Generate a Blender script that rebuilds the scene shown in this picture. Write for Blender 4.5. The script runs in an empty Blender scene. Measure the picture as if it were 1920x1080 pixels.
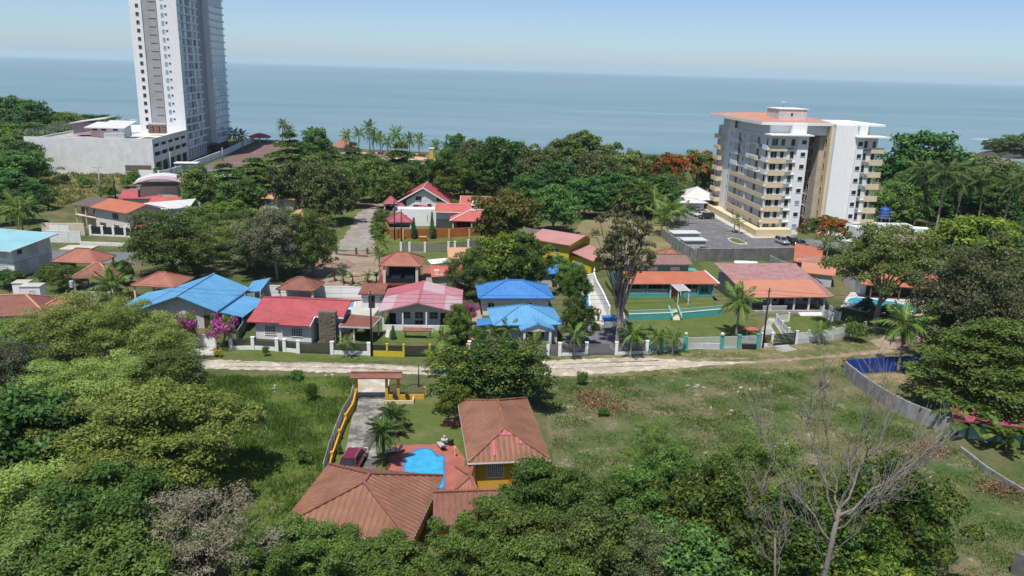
import bpy, math, random
import numpy as np
from mathutils import Vector, Matrix

scene = bpy.context.scene
COL = scene.collection
R_ = math.radians

# ------------------------------------------------------------------ camera
CAM_H = 38.0
FPX = 1480.0                       # focal length in pixels of a 1920-wide frame
PITCH, ROLL = R_(15.5), R_(1.64)
_fw = Vector((0, math.cos(PITCH), -math.sin(PITCH)))
_u0 = Vector((0, math.sin(PITCH), math.cos(PITCH)))
_r0 = Vector((1, 0, 0))
_rt = math.cos(ROLL) * _r0 + math.sin(ROLL) * _u0
_up = -math.sin(ROLL) * _r0 + math.cos(ROLL) * _u0
cam_data = bpy.data.cameras.new('camera')
cam = bpy.data.objects.new('camera', cam_data)
COL.objects.link(cam)
cam_data.sensor_width = 36.0
cam_data.lens = FPX / 1920 * 36.0
cam_data.clip_start = 0.5
cam_data.clip_end = 80000
mw = Matrix((( _rt.x, _up.x, -_fw.x, 0), (_rt.y, _up.y, -_fw.y, 0), (_rt.z, _up.z, -_fw.z, CAM_H), (0, 0, 0, 1)))
cam.matrix_world = mw
scene.camera = cam

# ------------------------------------------------------------------ light
SUN_DIR = Vector((-0.15, -0.42, 1.0)).normalized()      # towards the sun
SUN_EL = math.asin(SUN_DIR.z)
world = bpy.data.worlds.new('World')
scene.world = world
world.use_nodes = True
wt = world.node_tree
bg = wt.nodes['Background']
sky = wt.nodes.new('ShaderNodeTexSky')
sky.sky_type = 'NISHITA'
sky.sun_disc = False
sky.sun_elevation = SUN_EL
sky.sun_rotation = math.atan2(SUN_DIR.x, SUN_DIR.y)
sky.altitude = 40
sky.air_density = 0.7
sky.dust_density = 0.64
sky.ozone_density = 4.8
wt.links.new(sky.outputs[0], bg.inputs[0])
bg.inputs[1].default_value = 0.08
sun_data = bpy.data.lights.new('sun', 'SUN')
sun_data.energy = 3.5
sun_data.angle = R_(0.53)
sun_data.color = (1.0, 0.96, 0.90)
sun = bpy.data.objects.new('sun', sun_data)
COL.objects.link(sun)
sun.location = (0, 0, 300)
sun.rotation_euler = (-SUN_DIR).to_track_quat('-Z', 'Y').to_euler()
vs = scene.view_settings
vs.view_transform = 'Standard'
vs.look = 'None'
vs.exposure = 0.72
vs.gamma = 1.0
vs.use_curve_mapping = False
scene.render.engine = 'CYCLES'
scene.cycles.max_bounces = 6
scene.cycles.diffuse_bounces = 4
scene.cycles.glossy_bounces = 2
scene.cycles.transmission_bounces = 3
scene.cycles.transparent_max_bounces = 6
scene.cycles.volume_bounces = 1
scene.cycles.use_denoising = True

# ------------------------------------------------------------------ where things stand
def G(px, py, z=0.0):
    """world x, y of the spot at height z that lies on the line of sight through a spot of the survey photo"""
    d = _fw + (px - 960) / FPX * _rt - (py - 540) / FPX * _up
    t = (z - CAM_H) / d.z
    return Vector((d.x * t, d.y * t))

def P(x, y, z):
    v = Vector((x, y, z - CAM_H)); k = v.dot(_fw)
    return 960 + FPX * v.dot(_rt) / k, 540 - FPX * v.dot(_up) / k

def HT(px, py, pytop):
    q = G(px, py); lo, hi = 0.0, 150.0
    for _ in range(40):
        m = (lo + hi) / 2
        if P(q.x, q.y, m)[1] > pytop: lo = m
        else: hi = m
    return lo

def mpp(px, py):
    q = G(px, py)
    return math.sqrt(q.x ** 2 + q.y ** 2 + CAM_H ** 2) / FPX

class Frame:
    """a building's own axes: x along its front, y away from the camera"""
    def __init__(s, a, b, z=0.0):
        A, B = G(*a, z), G(*b, z)
        s.o = A; d = B - A; s.L = d.length; s.a = math.atan2(d.y, d.x)
    def loc(s, px, py, z=0.0):
        d = G(px, py, z) - s.o; c, n = math.cos(s.a), math.sin(s.a)
        return (d.x * c + d.y * n, -d.x * n + d.y * c)
    def w(s, x, y):
        c, n = math.cos(s.a), math.sin(s.a)
        return Vector((s.o.x + x * c - y * n, s.o.y + x * n + y * c))

# ------------------------------------------------------------------ materials
def _nodes(name):
    m = bpy.data.materials.new(name); m.use_nodes = True
    nt = m.node_tree; nt.nodes.clear()
    out = nt.nodes.new('ShaderNodeOutputMaterial')
    return m, nt, out

def N(nt, typ, **kw):
    n = nt.nodes.new(typ)
    for k, v in kw.items():
        if k == 'i':
            for kk, vv in v.items(): n.inputs[kk].default_value = vv
        else: setattr(n, k, v)
    return n

def noise(nt, vec, scale, detail=4, rough=.6):
    n = N(nt, 'ShaderNodeTexNoise', i={'Scale': scale, 'Detail': detail, 'Roughness': rough})
    nt.links.new(vec, n.inputs['Vector'])
    return n.outputs['Fac']

def ramp(nt, fac, stops, interp='LINEAR'):
    r = N(nt, 'ShaderNodeValToRGB'); e = r.color_ramp.elements
    r.color_ramp.interpolation = interp
    while len(e) > len(stops): e.remove(e[-1])
    while len(e) < len(stops): e.new(.5)
    for q, (p, c) in zip(e, stops):
        q.position = p; q.color = (*c, 1) if len(c) == 3 else c
    nt.links.new(fac, r.inputs['Fac'])
    return r.outputs['Color']

def mixc(nt, fac, a, b, mode='MIX'):
    m = N(nt, 'ShaderNodeMix', data_type='RGBA', blend_type=mode)
    for sock, v in ((0, fac), (6, a), (7, b)):
        if hasattr(v, 'is_output'): nt.links.new(v, m.inputs[sock])
        else: m.inputs[sock].default_value = v if sock == 0 else (*v, 1)
    return m.outputs[2]

def pos(nt, scale=(1, 1, 1), obj=False, rot=(0, 0, 0)):
    if obj:
        v = N(nt, 'ShaderNodeTexCoord').outputs['Object']
    else:
        v = N(nt, 'ShaderNodeNewGeometry').outputs['Position']
    mp = N(nt, 'ShaderNodeMapping'); mp.inputs['Scale'].default_value = scale; mp.inputs['Rotation'].default_value = rot
    nt.links.new(v, mp.inputs['Vector'])
    return mp.outputs['Vector']

def bump(nt, h, strength, dist, bs):
    b = N(nt, 'ShaderNodeBump', i={'Strength': strength, 'Distance': dist})
    nt.links.new(h, b.inputs['Height']); nt.links.new(b.outputs[0], bs.inputs['Normal'])

_M = {}
def mat(name, col, col2=None, scale=.8, fine=9.0, var=.22, rough=.75, metal=0.0, spec=.35, bmp=.15, streak=None, dirt=0.0, dirtcol=(.06, .055, .05)):
    """weathered solid: large patches of col / col2, fine grain, optional drip or slope streaks and dirt"""
    if name in _M: return _M[name]
    m, nt, out = _nodes(name)
    b = N(nt, 'ShaderNodeBsdfPrincipled', i={'Roughness': rough, 'Metallic': metal, 'Specular IOR Level': spec})
    nt.links.new(b.outputs[0], out.inputs[0])
    p = pos(nt, streak or (1, 1, 1), obj=bool(streak))
    if col2 is None: col2 = tuple(c * (1 - var) for c in col)
    f = noise(nt, p, scale, 5, .65)
    c = ramp(nt, f, [(.35, col), (.65, col2)])
    g = noise(nt, pos(nt), fine, 3, .7)
    c = mixc(nt, .55, c, ramp(nt, g, [(.25, (.66,) * 3), (.75, (1.0,) * 3)]), 'MULTIPLY')
    if dirt:
        d = noise(nt, pos(nt, (1, 1, .35)), 1.3, 6, .7)
        c = mixc(nt, ramp(nt, d, [(.5 - .1 * dirt, (0,) * 3), (.75, (min(1, dirt),) * 3)]), c, dirtcol)
    nt.links.new(c, b.inputs['Base Color'])
    if bmp: bump(nt, g, bmp, .05, b)
    _M[name] = m
    return m

def glossy_mat(name, col, rough=.25, metal=0.0, spec=.5, coat=0.0):
    if name in _M: return _M[name]
    m, nt, out = _nodes(name)
    b = N(nt, 'ShaderNodeBsdfPrincipled', i={'Roughness': rough, 'Metallic': metal, 'Specular IOR Level': spec, 'Coat Weight': coat})
    c = ramp(nt, noise(nt, pos(nt), 1.7, 4), [(.3, col), (.7, tuple(x * .82 for x in col))])
    nt.links.new(c, b.inputs['Base Color']); nt.links.new(b.outputs[0], out.inputs[0])
    _M[name] = m
    return m

def leaf_mat(name, stops, transl=.35, hue=.018, val=.28, rough=.55, spec=.25):
    """leaves: each leaf's own tint picks its green, each plant drifts a little in hue and value"""
    if name in _M: return _M[name]
    m, nt, out = _nodes(name)
    at = N(nt, 'ShaderNodeAttribute', attribute_name='tint')
    c = ramp(nt, at.outputs['Fac'], stops)
    oi = N(nt, 'ShaderNodeObjectInfo')
    hs = N(nt, 'ShaderNodeHueSaturation')
    mr = N(nt, 'ShaderNodeMapRange', i={'To Min': .5 - hue, 'To Max': .5 + hue}); nt.links.new(oi.outputs['Random'], mr.inputs[0])
    mv = N(nt, 'ShaderNodeMath', operation='MULTIPLY', i={1: 7.31}); nt.links.new(oi.outputs['Random'], mv.inputs[0])
    fr = N(nt, 'ShaderNodeMath', operation='FRACT'); nt.links.new(mv.outputs[0], fr.inputs[0])
    m2 = N(nt, 'ShaderNodeMapRange', i={'To Min': 1.16 * (1 - val), 'To Max': 1.16 * (1 + val * .8)}); nt.links.new(fr.outputs[0], m2.inputs[0])
    nt.links.new(mr.outputs[0], hs.inputs['Hue']); nt.links.new(m2.outputs[0], hs.inputs['Value']); nt.links.new(c, hs.inputs['Color'])
    b = N(nt, 'ShaderNodeBsdfPrincipled', i={'Roughness': rough, 'Specular IOR Level': spec})
    t = N(nt, 'ShaderNodeBsdfTranslucent')
    nt.links.new(hs.outputs[0], b.inputs['Base Color']); nt.links.new(hs.outputs[0], t.inputs['Color'])
    mx = N(nt, 'ShaderNodeMixShader', i={0: transl})
    nt.links.new(b.outputs[0], mx.inputs[1]); nt.links.new(t.outputs[0], mx.inputs[2]); nt.links.new(mx.outputs[0], out.inputs[0])
    _M[name] = m
    return m

# ------------------------------------------------------------------ meshes and objects
class MB:
    def __init__(s): s.v = []; s.f = []; s.m = []
    def poly(s, pts, m=0):
        i = len(s.v); s.v += [tuple(p) for p in pts]; s.f.append(tuple(range(i, i + len(pts)))); s.m.append(m); return s
    def prism(s, pts, z0, z1, m=0, bottom=True):
        n = len(pts); i = len(s.v)
        z0s = z0 if isinstance(z0, (list, tuple)) else [z0] * n
        z1s = z1 if isinstance(z1, (list, tuple)) else [z1] * n
        s.v += [(p[0], p[1], z) for p, z in zip(pts, z0s)] + [(p[0], p[1], z) for p, z in zip(pts, z1s)]
        s.f.append(tuple(range(i + n, i + 2 * n))); s.m.append(m)
        if bottom: s.f.append(tuple(range(i + n - 1, i - 1, -1))); s.m.append(m)
        for k in range(n):
            q = (k + 1) % n
            s.f.append((i + k, i + q, i + n + q, i + n + k)); s.m.append(m)
        return s
    def box(s, x0, x1, y0, y1, z0, z1, m=0):
        return s.prism([(x0, y0), (x1, y0), (x1, y1), (x0, y1)], z0, z1, m)
    def bar(s, a, b, w, h, m=0):
        """a straight beam of section w x h from a to b"""
        a, b = Vector(a), Vector(b); d = (b - a).normalized()
        u = d.cross(Vector((0, 0, 1)));
        if u.length < 1e-3: u = Vector((1, 0, 0))
        u.normalize(); n = u.cross(d)
        i = len(s.v)
        for p in (a, b):
            for su, sn in ((-1, -1), (1, -1), (1, 1), (-1, 1)):
                s.v.append(tuple(p + u * su * w / 2 + n * sn * h / 2))
        for q in ((0, 1, 2, 3), (7, 6, 5, 4), (0, 4, 5, 1), (1, 5, 6, 2), (2, 6, 7, 3), (3, 7, 4, 0)):
            s.f.append(tuple(i + k for k in q)); s.m.append(m)
        return s
    def tube(s, pts, rad, n=6, m=0, cap=True):
        pts = [Vector(p) for p in pts]; i0 = len(s.v)
        for k, p in enumerate(pts):
            d = (pts[min(k + 1, len(pts) - 1)] - pts[max(k - 1, 0)]).normalized()
            u = d.cross(Vector((.13, .3, 1)) if abs(d.z) < .95 else Vector((1, .1, 0))).normalized(); w = d.cross(u)
            r = rad[k] if isinstance(rad, (list, tuple)) else rad
            for j in range(n):
                a = 2 * math.pi * j / n
                s.v.append(tuple(p + (u * math.cos(a) + w * math.sin(a)) * r))
        for k in range(len(pts) - 1):
            for j in range(n):
                q = (j + 1) % n
                s.f.append((i0 + k * n + j, i0 + k * n + q, i0 + (k + 1) * n + q, i0 + (k + 1) * n + j)); s.m.append(m)
        if cap:
            s.f.append(tuple(i0 + j for j in range(n - 1, -1, -1))); s.m.append(m)
            e = i0 + (len(pts) - 1) * n
            s.f.append(tuple(e + j for j in range(n))); s.m.append(m)
        return s
    def lathe(s, prof, n=12, c=(0, 0), m=0):
        i0 = len(s.v)
        for r, z in prof:
            for j in range(n):
                a = 2 * math.pi * j / n
                s.v.append((c[0] + r * math.cos(a), c[1] + r * math.sin(a), z))
        for k in range(len(prof) - 1):
            for j in range(n):
                q = (j + 1) % n
                s.f.append((i0 + k * n + j, i0 + k * n + q, i0 + (k + 1) * n + q, i0 + (k + 1) * n + j)); s.m.append(m)
        e = i0 + (len(prof) - 1) * n
        s.f.append(tuple(e + j for j in range(n))); s.m.append(m)
        return s
    def slab(s, pts, th=.1, m=0, corr=0.0, amp=.05, mc=None, groove=None):
        """a sloping roof plane of real thickness; corr > 0 lays a corrugated sheet of that pitch over it, ribs running up the slope.
        The first edge (pts[0] to pts[1]) is the eave."""
        pts = [Vector(p) for p in pts]; n = len(pts)
        nr = (pts[1] - pts[0]).cross(pts[2] - pts[0]).normalized()
        if nr.z < 0: pts = [pts[1], pts[0]] + pts[:1:-1]; nr = -nr
        i = len(s.v); s.v += [tuple(p) for p in pts] + [tuple(p - Vector((0, 0, th))) for p in pts]
        s.f.append(tuple(range(i, i + n))); s.m.append(m)
        s.f.append(tuple(range(i + 2 * n - 1, i + n - 1, -1))); s.m.append(m)
        for k in range(n):
            q = (k + 1) % n
            s.f.append((i + n + k, i + n + q, i + q, i + k)); s.m.append(m)
        if corr:
            mc = m if mc is None else mc
            u = (pts[1] - pts[0]).normalized(); v = nr.cross(u)
            P2 = [((p - pts[0]).dot(u), (p - pts[0]).dot(v)) for p in pts]
            u0, u1 = min(p[0] for p in P2), max(p[0] for p in P2)
            k = max(2, int(round((u1 - u0) / (corr / 2))))
            def rng(x):
                x = min(max(x, u0 + 1e-4), u1 - 1e-4); ys = []
                for a in range(n):
                    p, q = P2[a], P2[(a + 1) % n]
                    if (p[0] - x) * (q[0] - x) <= 0 and abs(p[0] - q[0]) > 1e-9:
                        ys.append(p[1] + (q[1] - p[1]) * (x - p[0]) / (q[0] - p[0]))
                return (min(ys), max(ys)) if ys else (0, 0)
            i = len(s.v)
            for a in range(k + 1):
                x = u0 + (u1 - u0) * a / k; y0, y1 = rng(x); h = .012 + (amp if a % 2 else 0)
                for y in (y0 - .03, y1): s.v.append(tuple(pts[0] + u * x + v * y + nr * h))
            for a in range(k):
                s.f.append((i + 2 * a, i + 2 * a + 2, i + 2 * a + 3, i + 2 * a + 1)); s.m.append(mc)
            if groove is not None:                      # narrow strips of a darker material along the channels between the ribs
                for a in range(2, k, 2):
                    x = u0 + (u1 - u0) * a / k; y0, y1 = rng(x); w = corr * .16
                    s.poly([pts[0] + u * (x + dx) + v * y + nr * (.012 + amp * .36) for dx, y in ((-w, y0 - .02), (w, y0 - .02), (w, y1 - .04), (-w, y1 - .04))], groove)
        return s
    def mesh(s, name, mats, smooth=False):
        me = bpy.data.meshes.new(name); me.from_pydata(s.v, [], s.f)
        if not isinstance(mats, (list, tuple)): mats = [mats]
        for k in mats: me.materials.append(k)
        if any(s.m): me.polygons.foreach_set('material_index', s.m)
        if smooth: me.polygons.foreach_set('use_smooth', [True] * len(s.f))
        me.update()
        return me
    def build(s, name, mats, parent=None, smooth=False, loc=None, label=None):
        o = bpy.data.objects.new(name, s.mesh(name, mats, smooth)); COL.objects.link(o)
        if parent: o.parent = parent
        if loc is not None: o.location = loc
        if label: o['label'] = label
        return o

def thing(name, label, cat, loc=(0, 0, 0), rz=0.0, group=None):
    o = bpy.data.objects.new(name, None); COL.objects.link(o)
    o.empty_display_size = .3
    o.location = (loc[0], loc[1], loc[2] if len(loc) > 2 else 0); o.rotation_euler = (0, 0, rz)
    o['label'] = label; o['category'] = cat
    if group: o['group'] = group
    return o

def fthing(name, label, cat, f, group=None, z=0.0):
    return thing(name, label, cat, (f.o.x, f.o.y, z), f.a, group)

def tag(o, label=None, cat=None, group=None, kind=None):
    for k, v in (('label', label), ('category', cat), ('group', group), ('kind', kind)):
        if v: o[k] = v
    return o

def struct(name, mb, m, smooth=False):
    o = mb.build(name, m, smooth=smooth); o['kind'] = 'structure'; return o

def put(me, name, parent=None, loc=(0, 0, 0), rz=0.0, sc=None, rot=None):
    o = bpy.data.objects.new(name, me); COL.objects.link(o)
    if parent: o.parent = parent
    o.location = loc; o.rotation_euler = rot or (0, 0, rz)
    if sc is not None: o.scale = sc if hasattr(sc, '__len__') else (sc,) * 3
    return o

def copy_thing(src, loc, rz, label, group=None, sc=None):
    r = src.copy(); COL.objects.link(r); r.location = (loc[0], loc[1], loc[2] if len(loc) > 2 else 0); r.rotation_euler = (0, 0, rz)
    r['label'] = label
    if group: r['group'] = group
    if sc is not None: r.scale = sc if hasattr(sc, '__len__') else (sc,) * 3
    for ch in src.children:
        c = ch.copy(); COL.objects.link(c); c.parent = r
        for g in ch.children:
            d = g.copy(); COL.objects.link(d); d.parent = c
    return r

def sheet(name, pts, z, m, jit=0.0, step=1.0, seed=1):
    """a flat patch of ground with an uneven edge"""
    rnd = random.Random(seed); out = []
    n = len(pts)
    for k in range(n):
        a, b = Vector(pts[k][:2]), Vector(pts[(k + 1) % n][:2]); L = (b - a).length
        q = max(1, int(L / step)) if jit else 1
        d = (b - a).normalized() if L > 0 else Vector((1, 0)); nn = Vector((-d.y, d.x))
        for i in range(q):
            p = a + (b - a) * i / q + nn * rnd.uniform(-jit, jit)
            out.append((p.x, p.y, z))
    return struct(name, MB().poly(out), m)
# ------------------------------------------------------------------ ground, sea, roads
def ground_mat(name, greens, dry, bare, s=.12, dryness=.5, bareness=.62):
    if name in _M: return _M[name]
    m, nt, out = _nodes(name)
    b = N(nt, 'ShaderNodeBsdfPrincipled', i={'Roughness': .95, 'Specular IOR Level': .1})
    p = pos(nt)
    f1 = noise(nt, p, s, 6, .65); f2 = noise(nt, p, s * 3.7, 6, .7); f3 = noise(nt, p, 2.6, 4, .7); f4 = noise(nt, p, 11., 3, .7)
    c = ramp(nt, f2, [(.35, greens[0]), (.65, greens[1])])
    a = N(nt, 'ShaderNodeMath', operation='ADD'); nt.links.new(f1, a.inputs[0])
    k = N(nt, 'ShaderNodeMath', operation='MULTIPLY', i={1: .35}); nt.links.new(f3, k.inputs[0]); nt.links.new(k.outputs[0], a.inputs[1])
    c = mixc(nt, ramp(nt, a.outputs[0], [(dryness + .1, (0,) * 3), (dryness + .28, (1,) * 3)]), c, dry)
    a2 = N(nt, 'ShaderNodeMath', operation='ADD'); nt.links.new(f2, a2.inputs[0]); nt.links.new(k.outputs[0], a2.inputs[1])
    c = mixc(nt, ramp(nt, a2.outputs[0], [(bareness + .14, (0,) * 3), (bareness + .24, (1,) * 3)]), c, bare)
    c = mixc(nt, .75, c, ramp(nt, f4, [(.25, (.5,) * 3), (.75, (1.15,) * 3)]), 'MULTIPLY')
    nt.links.new(c, b.inputs['Base Color']); nt.links.new(b.outputs[0], out.inputs[0])
    bump(nt, f4, .6, .12, b)
    _M[name] = m
    return m

GM_base = ground_mat('ground_scrub', ((.055, .09, .025), (.085, .12, .036)), (.16, .14, .075), (.24, .19, .14), bareness=.75)
GM_field = ground_mat('field_grass', ((.055, .10, .028), (.09, .135, .04)), (.17, .15, .085), (.30, .245, .185), s=.1, dryness=.48, bareness=.60)
GM_lush = ground_mat('meadow_grass', ((.065, .12, .02), (.095, .15, .028)), (.14, .15, .045), (.25, .22, .15), s=.1, dryness=.56, bareness=.72)
GM_lawn = ground_mat('lawn_grass', ((.085, .125, .032), (.12, .15, .042)), (.17, .16, .07), (.24, .2, .13), s=.2, dryness=.58, bareness=.8)
GM_dirt = ground_mat('bare_dirt', ((.30, .22, .165), (.37, .28, .215)), (.27, .19, .14), (.42, .35, .29), s=.15, dryness=.5, bareness=.6)
GM_gravel = ground_mat('gravel_road', ((.43, .37, .29), (.50, .445, .365)), (.30, .25, .17), (.60, .565, .50), s=.2, dryness=.6, bareness=.55)
GM_asphalt = ground_mat('grey_asphalt', ((.15, .155, .165), (.19, .195, .205)), (.16, .16, .165), (.24, .24, .24), s=.1, dryness=.6, bareness=.75)
GM_asphalt_d = ground_mat('parking_asphalt', ((.12, .12, .13), (.17, .17, .18)), (.21, .21, .21), (.34, .34, .34), s=.25, dryness=.55, bareness=.62)
GM_red = ground_mat('red_brown_paving', ((.17, .10, .10), (.21, .13, .125)), (.24, .19, .18), (.20, .13, .13), s=.1, dryness=.6, bareness=.7)
GM_conc = ground_mat('worn_concrete', ((.40, .38, .35), (.48, .46, .43)), (.30, .285, .26), (.55, .53, .5), s=.35, dryness=.48, bareness=.62)
GM_drive = ground_mat('stained_driveway', ((.33, .315, .28), (.42, .4, .36)), (.13, .125, .115), (.5, .48, .45), s=.32, dryness=.47, bareness=.66)
GM_sand = ground_mat('dark_sand', ((.20, .18, .155), (.26, .235, .2)), (.16, .145, .13), (.36, .33, .3), s=.1, dryness=.5, bareness=.62)

COAST = [(-1500, 640), (-600, 545), (-317, 491), (-271, 500), (-225, 455), (-149, 414), (-123, 404), (-69, 372), (-29, 365), (40, 385), (100, 392), (173, 372), (205, 366), (222, 338), (300, 335), (500, 380), (1500, 520)]
gm = MB()
gm.poly([(-1500, -150, 0)] + [(1500, -150, 0)] + [(x, y, 0) for x, y in reversed(COAST)])
ground = struct('ground', gm, GM_base)
sh = MB()
sm_ = []
for k, (x, y) in enumerate(COAST):
    a, b = COAST[max(k - 1, 0)], COAST[min(k + 1, len(COAST) - 1)]
    d = Vector((b[0] - a[0], b[1] - a[1])).normalized(); n_ = Vector((-d.y, d.x))
    sm_.append(((x, y, 0), (x + n_.x * 9, y + n_.y * 9, -2.2), (x + n_.x * 26, y + n_.y * 26, -4.5)))
for a, b in zip(sm_[:-1], sm_[1:]):
    sh.poly([a[0], b[0], b[1], a[1]]); sh.poly([a[1], b[1], b[2], a[2]])
struct('beach', sh, GM_sand)

def sea_mat():
    m, nt, out = _nodes('sea_water')
    b = N(nt, 'ShaderNodeBsdfPrincipled', i={'Roughness': .38, 'Specular IOR Level': .34, 'IOR': 1.33})
    p1 = pos(nt, (.0022, .012, 1), rot=(0, 0, R_(-6)))
    p2 = pos(nt, (.018, .085, 1), rot=(0, 0, R_(-8)))
    p3 = pos(nt, (.0006, .0022, 1), rot=(0, 0, R_(4)))
    f1 = noise(nt, p1, 1, 5, .6); f2 = noise(nt, p2, 1, 5, .65); f3 = noise(nt, p3, 1, 3, .5)
    c = ramp(nt, f3, [(.3, (.150, .235, .265)), (.7, (.185, .275, .295))])
    c = mixc(nt, .5, c, ramp(nt, f1, [(.3, (.62, .68, .74)), (.7, (1.15, 1.12, 1.08))]), 'MULTIPLY')
    c = mixc(nt, .62, c, ramp(nt, f2, [(.3, (.72, .76, .8)), (.7, (1.15, 1.12, 1.1))]), 'MULTIPLY')
    nt.links.new(c, b.inputs['Base Color']); nt.links.new(b.outputs[0], out.inputs[0])
    bump(nt, f2, .25, .8, b)
    return m
SEA = sea_mat()
SEA_Z = -3.0
sea = struct('sea', MB().poly([(-26000, 250, SEA_Z), (26000, 250, SEA_Z), (26000, 25000, SEA_Z), (-26000, 25000, SEA_Z)]), SEA)

def pix(*pts, z=0.0): return [G(a, b, z) for a, b in pts]

# fields and lawns (sheets a few millimetres to centimetres above the ground)
sheet('meadow', pix((372, 706), (668, 707), (650, 790), (618, 872), (560, 1000), (330, 1000), (300, 800)), .01, GM_lush, .5, 2, 3)
sheet('field', pix((1030, 712), (1330, 690), (1600, 690), (1640, 760), (1790, 830), (1960, 950), (1960, 1085), (1040, 1085)), .01, GM_field, .5, 2, 4)
sheet('verge', pix((400, 655), (900, 668), (900, 680), (400, 676)), .012, GM_lawn, .3, 1.2, 5)
sheet('roadside', pix((960, 668), (1230, 655), (1650, 640), (1650, 690), (1330, 700), (960, 712)), .012, ground_mat('roadside_grass', ((.08, .115, .032), (.12, .135, .045)), (.22, .19, .1), (.33, .27, .19), s=.2, dryness=.5, bareness=.6), .3, 1.2, 6)
sheet('gravel_road', pix((300, 672), (440, 676), (680, 684), (800, 690), (900, 686), (1010, 678), (1130, 671), (1225, 671), (1310, 678), (1420, 679), (1330, 686), (1200, 696), (1090, 704), (990, 710), (900, 708), (780, 702), (640, 699), (440, 693), (300, 690)), .03, GM_gravel, .22, .45, 7)
for k_, y_ in enumerate((681.5, 690)): sheet('wheel_rut', pix((420, y_ - 4), (680, y_), (800, y_ + 7), (900, y_ + 6), (1010, y_ + 3), (1140, y_ - 3), (1240, y_ - 5), (1140, y_ - .8), (1010, y_ + 5), (900, y_ + 8.2), (800, y_ + 9), (680, y_ + 2), (420, y_ - 1.5)), .036, ground_mat('packed_rut', ((.34, .30, .25), (.40, .36, .31)), (.22, .19, .12), (.45, .42, .38), s=.3, dryness=.5, bareness=.6), .18, .5, 50 + k_)
sheet('dirt_track', pix((1380, 679), (1480, 672), (1560, 666), (1640, 656), (1720, 640), (1722, 648), (1640, 664), (1560, 671), (1480, 677), (1390, 684)), .028, GM_dirt, .22, .5, 31)
sheet('dirt_track', pix((1200, 664), (1290, 670), (1380, 670), (1460, 666), (1380, 675), (1290, 677), (1215, 671)), .026, ground_mat('roadside_dirt', ((.25, .21, .14), (.3, .25, .18)), (.16, .15, .06), (.36, .31, .25), s=.3, dryness=.5, bareness=.62), .25, .5, 32)
sheet('bare_patch', pix((1630, 640), (1700, 620), (1740, 640), (1720, 660), (1660, 664)), .03, GM_dirt, .4, .8, 33)
sheet('gravel_entrance', pix((672, 704), (732, 704), (726, 746), (668, 744)), .045, GM_gravel, .12, .6, 8)
sheet('driveway', pix((668, 744), (722, 748), (704, 884), (640, 884)), .05, GM_drive, .05, 1, 9)
sheet('villa_lawn', pix((668, 744), (826, 740), (900, 760), (900, 920), (640, 900), (612, 890)), .02, GM_lawn)
# asphalt street by the tower and the lane past the cream house
sheet('asphalt_street', pix((-60, 462), (90, 470), (255, 474), (255, 496), (80, 488), (-60, 492)), .03, GM_asphalt, .1, 2, 10)
sheet('asphalt_lane', pix((190, 380), (222, 362), (268, 344), (300, 330), (348, 330), (300, 352), (262, 366), (232, 386)), .03, GM_asphalt, .1, 2, 11)
sheet('tower_street', pix((300, 330), (340, 328), (420, 300), (476, 275), (520, 262), (545, 266), (500, 285), (430, 312), (380, 328), (348, 334)), .035, GM_asphalt, .1, 3, 12)
sheet('red_promenade', pix((380, 316), (436, 292), (500, 270), (540, 264), (520, 284), (470, 306), (430, 318)), .06, GM_red, .1, 3, 13)
sheet('hill_field', pix((20, 330), (60, 318), (250, 326), (225, 350), (180, 382), (80, 392), (60, 360)), .015, ground_mat('dry_yellow_field', ((.12, .13, .03), (.17, .165, .045)), (.22, .17, .07), (.26, .2, .13), s=.06, dryness=.5, bareness=.68), .8, 3, 14)
# gravel lane and dirt lot in the middle
sheet('gravel_lane', pix((624, 468), (650, 440), (668, 404), (690, 384), (706, 384), (702, 410), (698, 440), (706, 462), (700, 470)), .03, ground_mat('grey_gravel', ((.27, .25, .23), (.34, .32, .3)), (.26, .22, .17), (.44, .42, .4), s=.2, dryness=.5, bareness=.6), .4, 2, 15)
sheet('lane_verge', pix((600, 480), (640, 436), (650, 390), (668, 378), (720, 378), (716, 470), (700, 480)), .015, GM_lawn, .5, 2, 16)
sheet('dirt_lot', pix((560, 530), (575, 492), (630, 472), (716, 470), (720, 500), (712, 526), (640, 540)), .03, GM_dirt, .4, 1.5, 17)
sheet('dirt_clearing', pix((660, 390), (672, 376), (720, 374), (730, 384), (710, 394)), .02, GM_dirt, .5, 2, 18)
sheet('garden_lawn', pix((700, 425), (720, 395), (900, 395), (960, 430), (960, 452), (716, 460)), .02, GM_lawn, .4, 2, 19)
sheet('old_street', pix((716, 462), (900, 452), (905, 480), (800, 500), (716, 492)), .02, GM_lawn, .3, 2, 20)
sheet('dry_lot', pix((1075, 440), (1110, 385), (1240, 400), (1260, 470), (1130, 480)), .02, ground_mat('dry_grass', ((.16, .15, .06), (.21, .19, .09)), (.25, .21, .12), (.3, .25, .18), s=.15, dryness=.5, bareness=.7), .5, 2, 21)
sheet('back_lawn', pix((1310, 492), (1430, 488), (1450, 500), (1460, 530), (1340, 530)), .02, GM_lawn, .2, 2, 22)
# parking by the apartment block
sheet('parking_lot', pix((1240, 372), (1330, 378), (1440, 448), (1600, 448), (1600, 470), (1330, 468), (1262, 430)), .03, GM_asphalt_d)
# ------------------------------------------------------------------ building parts
def lin(c): return tuple(((x / 255 + .055) / 1.055) ** 2.4 if x > 10 else x / 3294 for x in c)
def up_(r, g, b, k=.68): return tuple(min(.82, v * k) for v in lin((r, g, b)))       # paint of a roof or floor lying in the sun
def wl_(r, g, b, k=1.45): return tuple(min(.80, v * k) for v in lin((r, g, b)))       # paint of a wall under grazing light

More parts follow.
